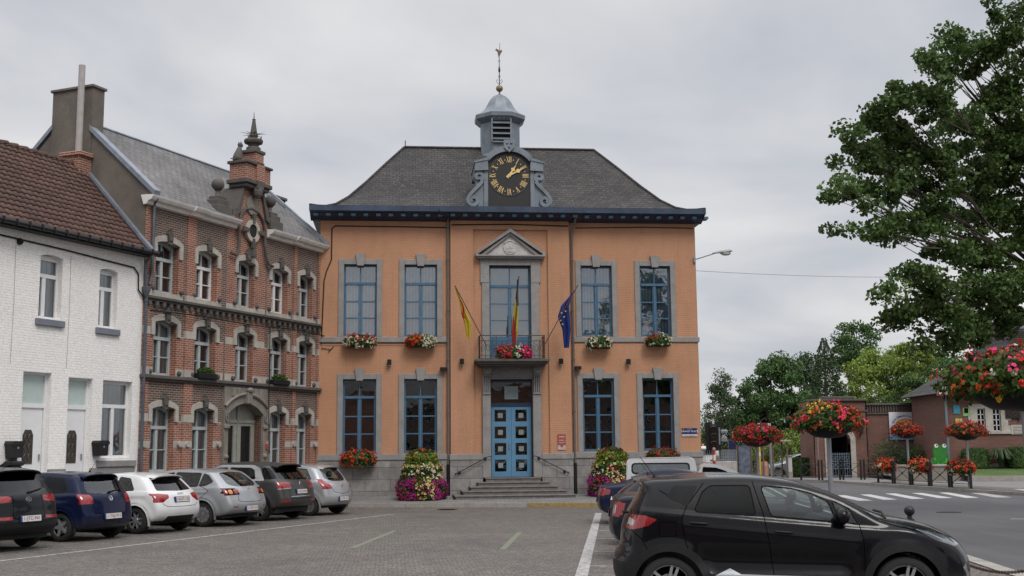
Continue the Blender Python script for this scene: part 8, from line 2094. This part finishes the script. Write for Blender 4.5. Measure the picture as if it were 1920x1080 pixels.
# ------------------------------------------------------------------ TREES
def tree(lab, x, y, h0, crown, ncl, nleaf, size, mat, seed, group='trees behind the square', trunk_r=.22, cat='tree', name='tree', cr=.55, shell=.55, z=0.0, limbs=9, flat=0.0):
    t = thing(name, lab, cat, (x, y, z), 0, group); rs = np.random.RandomState(seed)
    C_ = []; wts = np.array([c[3]*c[4]*c[5] for c in crown])**.7; pick = rs.choice(len(crown), ncl, p=wts/wts.sum())
    for k in pick:
        c = crown[k]; d = rs.normal(size=3); d /= np.linalg.norm(d); r = rs.uniform(shell, 1)**.6
        C_.append((c[0]+d[0]*c[3]*r, c[1]+d[1]*c[4]*r, c[2]+d[2]*c[5]*r))
    C_ = np.array(C_); per = nleaf//ncl; sz = rs.uniform(.6, 1.35, ncl)
    own = np.repeat(np.arange(ncl), per); g = rs.normal(size=(len(own), 3)); gl = np.linalg.norm(g, axis=1)[:, None]; g = g/gl*np.minimum(gl, 1.9)*.55
    P = C_[own] + g*(cr*sz[own])[:, None]*np.array([1, 1, .75]); V, F = leaf_quads(rs, P, size, flat=flat); np_obj('crown', V, F, mat, parent=t)
    mb = MB(); top = max(c[2]+c[5]*.3 for c in crown); cxm = np.mean([c[0] for c in crown]); cym = np.mean([c[1] for c in crown])
    tr = [(0, 0, 0), (.03, .02, h0*.5), (.0, .05, h0), (cxm*.4, cym*.4, (h0+top)/2), (cxm*.7, cym*.7, top)]; mb.tube(tr, [trunk_r*1.25, trunk_r, trunk_r*.85, trunk_r*.5, trunk_r*.15], 9)
    for k in range(limbs):
        c = C_[rs.randint(ncl)]; s = rs.uniform(.0, .8); b0 = np.array(tr[2])*(1-s)+np.array(tr[3])*s; m_ = (b0+c)/2 + np.array([0, 0, -.15+.1*rs.rand()]) + rs.normal(size=3)*.15
        mb.tube([tuple(b0), tuple(m_), tuple(c)], [trunk_r*.42, trunk_r*.25, .02], 6)
    mb.build('trunk', M['bark'], t, smooth=True)
    return t
def X(px, Y): return (px-960)/2200*Y
def Z(py, px, Y): return 1.9+(840-(px-960)*.0093-py)*Y/2200
TG = 'trees behind the square'
tree('slender pale birch with airy leaves just right of the town hall', X(1347, 76), 76, 2, [(0, 0, 3.6, 1.1, 1, 2.4), (.1, 0, 5.6, .6, .6, 1.2), (-.3, 0, 2.0, 1.0, 1, 1.2)], 130, 10500, .14, M['leaf_birch'], 101, trunk_r=.07, cr=.42, shell=.15)
tree('broad dense dark green maple behind the bus shelter', X(1440, 78), 78, 2, [(0, 0, 4.3, 2.7, 2.4, 3.1), (-1.2, 0, 3.0, 1.9, 1.8, 2.2), (.6, 0, 6.3, 1.7, 1.6, 1.6), (1.2, 0, 2.8, 1.6, 1.8, 2.2)], 200, 30000, .20, M['leaf_dark'], 102, cr=.55)
tree('blue green tree between the maple and the conifer', X(1505, 88), 88, 2, [(0, 0, 5.2, 1.7, 1.6, 3.2), (.3, 0, 7.6, .8, .8, 1.1)], 90, 9500, .2, M['leaf_con'], 103)
tree('tall dark tree rising behind the light green willow', X(1602, 104), 104, 5, [(0, 0, 10.6, 1.7, 1.6, 2.2), (-.9, 0, 9.0, 1.0, 1, 1), (1.2, 0, 11.4, .9, .9, 1.1)], 60, 6500, .26, M['leaf_dark'], 104, cr=.6)
tree('large light green willow above the school', X(1680, 88), 88, 3, [(0, 0, 6.4, 4.2, 3, 2.9), (-2.2, 0, 5.2, 2.4, 2.2, 3.2), (2.6, 0, 6.8, 2.4, 2.2, 2.5), (.8, 0, 8.2, 1.6, 1.6, 1.3), (-1.6, 0, 7.6, 1.4, 1.4, 1.2)], 260, 36000, .21, M['leaf_lime'], 105, cr=.6, trunk_r=.35)
tree('mid green bushy tree behind the banner wall', X(1712, 75), 75, 2, [(0, 0, 3.9, 2.0, 1.6, 2.3), (1.5, 0, 3.2, 1.6, 1.5, 2.0), (-1.4, 0, 2.8, 1.3, 1.3, 1.7)], 110, 14000, .17, M['leaf_mid'], 106, cr=.5)
tree('dark dense tree directly behind the school house', X(1795, 84), 84, 3, [(0, 0, 5.2, 2.6, 2.2, 3.0), (3.6, 0, 6.8, 3.0, 2.4, 3.2), (5.8, 0, 8.5, 2.4, 2, 2.2), (-1.9, 0, 3.6, 1.6, 1.5, 2)], 220, 27000, .21, M['leaf_dark'], 107, cr=.6, trunk_r=.35)
tree('low green tree glimpsed beside the traffic light', X(1326, 92), 92, 1, [(0, 0, 2.4, .8, .8, 1.7)], 20, 1500, .2, M['leaf_mid'], 108)
tree('bright green low trees beyond the hedge and the bus shelter', X(1475, 74), 74, .8, [(0, 0, 1.4, 1.6, 1.2, 1.3), (1.8, 0, 1.6, 1.0, 1.0, 1.5), (-1.9, 0, 1.3, 1.0, 1, 1.0)], 60, 7000, .16, M['leaf_lime'], 109, name='shrub_tree')
tree('row of dark undergrowth behind the bus shelter', X(1400, 82), 82, .8, [(0, 0, 1.5, 3.0, 1.2, 1.6), (-3, 0, 1.2, 1.8, 1, 1.3), (3, 0, 1.4, 2, 1, 1.5)], 80, 8000, .2, M['leaf_dark'], 110, name='shrub_tree')
tree('green trees filling the far right behind the school roof', X(1930, 96), 96, 3, [(0, 0, 6.5, 4, 3, 4.2), (4, 0, 8, 4, 3, 4), (-3.6, 0, 4.6, 2.4, 2.4, 3)], 160, 18000, .26, M['leaf_mid'], 111, cr=.7)
# conifer with drooping sprays
t = thing('conifer', 'dark pointed conifer with drooping boughs between the maple and the willow', 'tree', (X(1545, 82), 82, 0), 0, TG); rs = np.random.RandomState(9)
n = 17000; h = 9.4*(1-rs.rand(n)**.62); a = rs.uniform(0, 2*PI, n); tier = np.sin(h*5.5+a*2)*.18
r = (2.9*(1-h/9.5)**.85+.08)*(rs.uniform(.35, 1, n)**.5)*(1+tier); P = np.stack([r*np.cos(a)+.35*(h < 8.6)*(rs.rand(n) < .2)*np.clip(h-6.5, 0, 2), r*np.sin(a), h-.25*r], 1)
V, F = leaf_quads(rs, P, .17); np_obj('crown', V, F, M['leaf_con'], parent=t); mb = MB(); mb.tube([(0, 0, 0), (0, 0, 9.3)], [.25, .03], 8); mb.build('trunk', M['bark'], t)
# the big oak at the right: foliage clumps fill the side of the crown that leans over the road
oak = thing('oak_tree', 'big oak leaning in from the right, its crown reaching the top of the picture', 'tree', (16.8, 34.5, 0), 0)
rs = np.random.RandomState(77)
# centre x, y, z and half sizes of the leafy boughs (metres, world)
tiers = [(7.27,26,7.82,0.35,0.56,0.45),(8.03,27,7.6,0.55,0.69,0.43),(8.41,27.5,8.68,0.69,0.88,0.56),(8.1,27,9.2,0.37,0.47,0.31),(9.06,28,9.47,0.64,0.76,0.45),(9.12,28,8.13,0.76,0.98,0.64),(10.03,29,9.18,0.92,1.2,0.79),(7.72,26.5,6.87,0.42,0.48,0.27),(8.49,27,6.89,0.55,0.63,0.34),(9.59,28,7.2,0.7,0.8,0.45),(9.29,27,10.17,0.55,0.69,0.43),(8.76,27,9.78,0.43,0.49,0.27),(9.9,27,10.89,0.37,0.45,0.27),(10.35,28,10.27,0.7,0.94,0.64),(10.93,28.5,11.52,0.58,0.73,0.45),(11.23,28.5,12.07,0.45,0.59,0.39),(11.79,27.5,12.39,0.44,0.5,0.28),(12.73,28.5,12.34,0.45,0.73,0.58),(12.09,29,11.82,0.66,0.92,0.66),(13.0,30,11.14,0.82,1.15,0.82),(11.81,30,10.13,0.95,1.24,0.82),(10.81,29,8.76,0.92,1.15,0.72),(12.87,31,9.51,1.13,1.48,0.99),(14.07,31,10.09,1.13,1.68,1.27),(10.61,29,7.66,0.66,0.83,0.53),(12.49,31,8.05,1.13,1.33,0.78),(14.21,32,7.93,1.16,1.63,1.16),(9.18,27,5.88,0.61,0.62,0.27),(8.34,26,5.31,0.33,0.36,0.18),(10.01,28,5.63,0.76,0.85,0.45),(9.34,28,4.99,0.57,0.65,0.36),(10.6,29,5.09,0.79,0.92,0.53),(11.97,30,5.89,0.95,1.15,0.68),(13.36,31,6.01,0.99,1.23,0.78),(10.82,29,4.36,0.59,0.67,0.37),(11.76,30,4.78,0.68,0.86,0.55),(13.02,31,5.16,0.7,0.89,0.56),(10.95,29,6.57,0.66,0.74,0.4),(12.71,31,6.88,0.85,0.99,0.56),(10.12,28.5,4.39,0.39,0.44,0.23),(13.47,30,11.86,0.68,0.95,0.68),(14.5,30,12.44,0.95,1.43,1.09),(15.89,31,11.27,1.27,1.97,1.55),(16.34,32,8.82,1.6,2.24,1.6),(16.01,32,6.42,1.45,1.83,1.16),(14.58,31,5.14,0.85,0.99,0.56),(17.68,31,10.06,1.55,2.37,1.83),(17.7,31,6.83,1.55,2.17,1.55),(16.53,30,13.01,1.36,1.72,1.09),(14.58,30,14.51,1.23,1.43,0.82),(17.23,31,15.22,1.69,1.97,1.13),(13.04,29,13.82,0.66,0.83,0.53)]
ws = np.array([a[3]*a[4]*a[5] for a in tiers])**.65; ncl = 1250; pick = rs.choice(len(tiers), ncl, p=ws/ws.sum()); C_ = []
for k in pick:
    c = tiers[k]; d = rs.normal(size=3); d /= np.linalg.norm(d); rr = rs.uniform(.1, 1)**.6*.90; C_.append((c[0]+d[0]*c[3]*rr, c[1]+d[1]*c[4]*rr, c[2]+d[2]*c[5]*rr))
C_ = np.array(C_); per = 112; own = np.repeat(np.arange(ncl), per); g = rs.normal(size=(len(own), 3)); gl = np.linalg.norm(g, axis=1)[:, None]; g = g/gl*np.minimum(gl, 1.8)*.5
szs = rs.uniform(.15, .42, ncl)
tw_ = []
P = C_[own] + g*szs[own][:, None]*np.array([1.15, 1.15, .7]) - np.array([16.8, 34.5, 0]); V, F = leaf_quads(rs, P, .12, aspect=.7); np_obj('crown', V, F, M['leaf_oak'], parent=oak)
mb = MB(); o_ = np.array([16.8, 34.5, 0]); tr = [(0, 0, 0), (.1, 0, 2.5), (-.1, 0, 5), (.3, 0, 7.5), (.8, 0, 11)]; mb.tube(tr, [.55, .45, .4, .30, .12], 12)
for k, c in enumerate(tiers):
    if k % 3 == 1: continue
    c = np.array(c[:3])-o_; b0 = np.array(tr[2 if c[2] < 9 else 3]) + np.array([0, 0, rs.uniform(-.5, 1.0)]); dirn = c-b0; m1 = b0+dirn*.35+np.array([.4, 1.0, .9]); m2 = b0+dirn*.7+rs.normal(size=3)*.25
    mb.tube([tuple(b0), tuple(m1), tuple(m2), tuple(c)], [.10, .065, .035, .012], 6)
    for q in range(5):
        e_ = C_[np.argsort(((C_-o_-c)**2).sum(1))[q*3]]-o_; e = e_; mb.tube([tuple(m2), tuple((m2+e)/2+rs.normal(size=3)*.12), tuple(e)], [.02, .012, .005], 5)
mb.build('trunk', M['bark'], oak, smooth=True)

# ------------------------------------------------------------------ houses on the near side of the square, behind the camera: seen only as reflections
for k, (x, wd, h_, mat, lab) in enumerate(((-17, 9, 6.2, 'brick_d', 'dark brick house behind the viewer, leftmost of its row'), (-8, 9, 7.0, 'brick_o', 'red brick house behind the viewer with a steep roof'), (1, 8, 6.0, 'brick_d', 'brown brick house directly behind the viewer'), (9, 9, 7.4, 'brick_o', 'tall red brick house behind the viewer, fourth of its row'), (18, 10, 8.0, 'brick_d', 'long brown brick house behind the viewer, fifth of its row'), (28, 11, 7.2, 'brick_o', 'wide red brick house behind the viewer at the right end of its row'))):
    t = thing('terrace_house', lab, 'house', (x, -22, 0), 0, 'terrace behind the viewer')
    ops = [(1.2+2.6*i, 2.3+2.6*i, z, z+1.7) for i in range(int((wd-2)/2.4)) for z in (1.0, 4.0)]
    mb = MB(); st = len(mb.v); wall_open(mb, 0, wd, 0, h_, ops, 0, .2); mb.box(0, wd, 7.9, 8, 0, h_); mb.box(0, .05, 0.01, 8, 0, h_); mb.box(wd-.05, wd, 0.01, 8, 0, h_)
    mb.v = [(v[0], -v[1], v[2]) for v in mb.v]; mb.build('wall', M[mat], t)
    mb = MB(); mb.prism([(.3, h_), (-4, h_+3.4), (-8.3, h_)], -.1, wd+.1, 'yz'); mb.build('roof', M['slate_brick'], t)
    for (a, b, c_, d_) in ops:
        mb = MB(); mb.box(a, a+.07, -.14, -.08, c_, d_); mb.box(b-.07, b, -.14, -.08, c_, d_); mb.box(a, b, -.14, -.08, c_, c_+.07); mb.box(a, b, -.14, -.08, d_-.07, d_); mb.box((a+b)/2-.03, (a+b)/2+.03, -.14, -.08, c_, d_); w_ = mb.build('window', M['white_pvc'], t)
        mb = MB(); mb.box(a, b, -.19, -.17, c_, d_); mb.build('pane', M['trim'], w_)
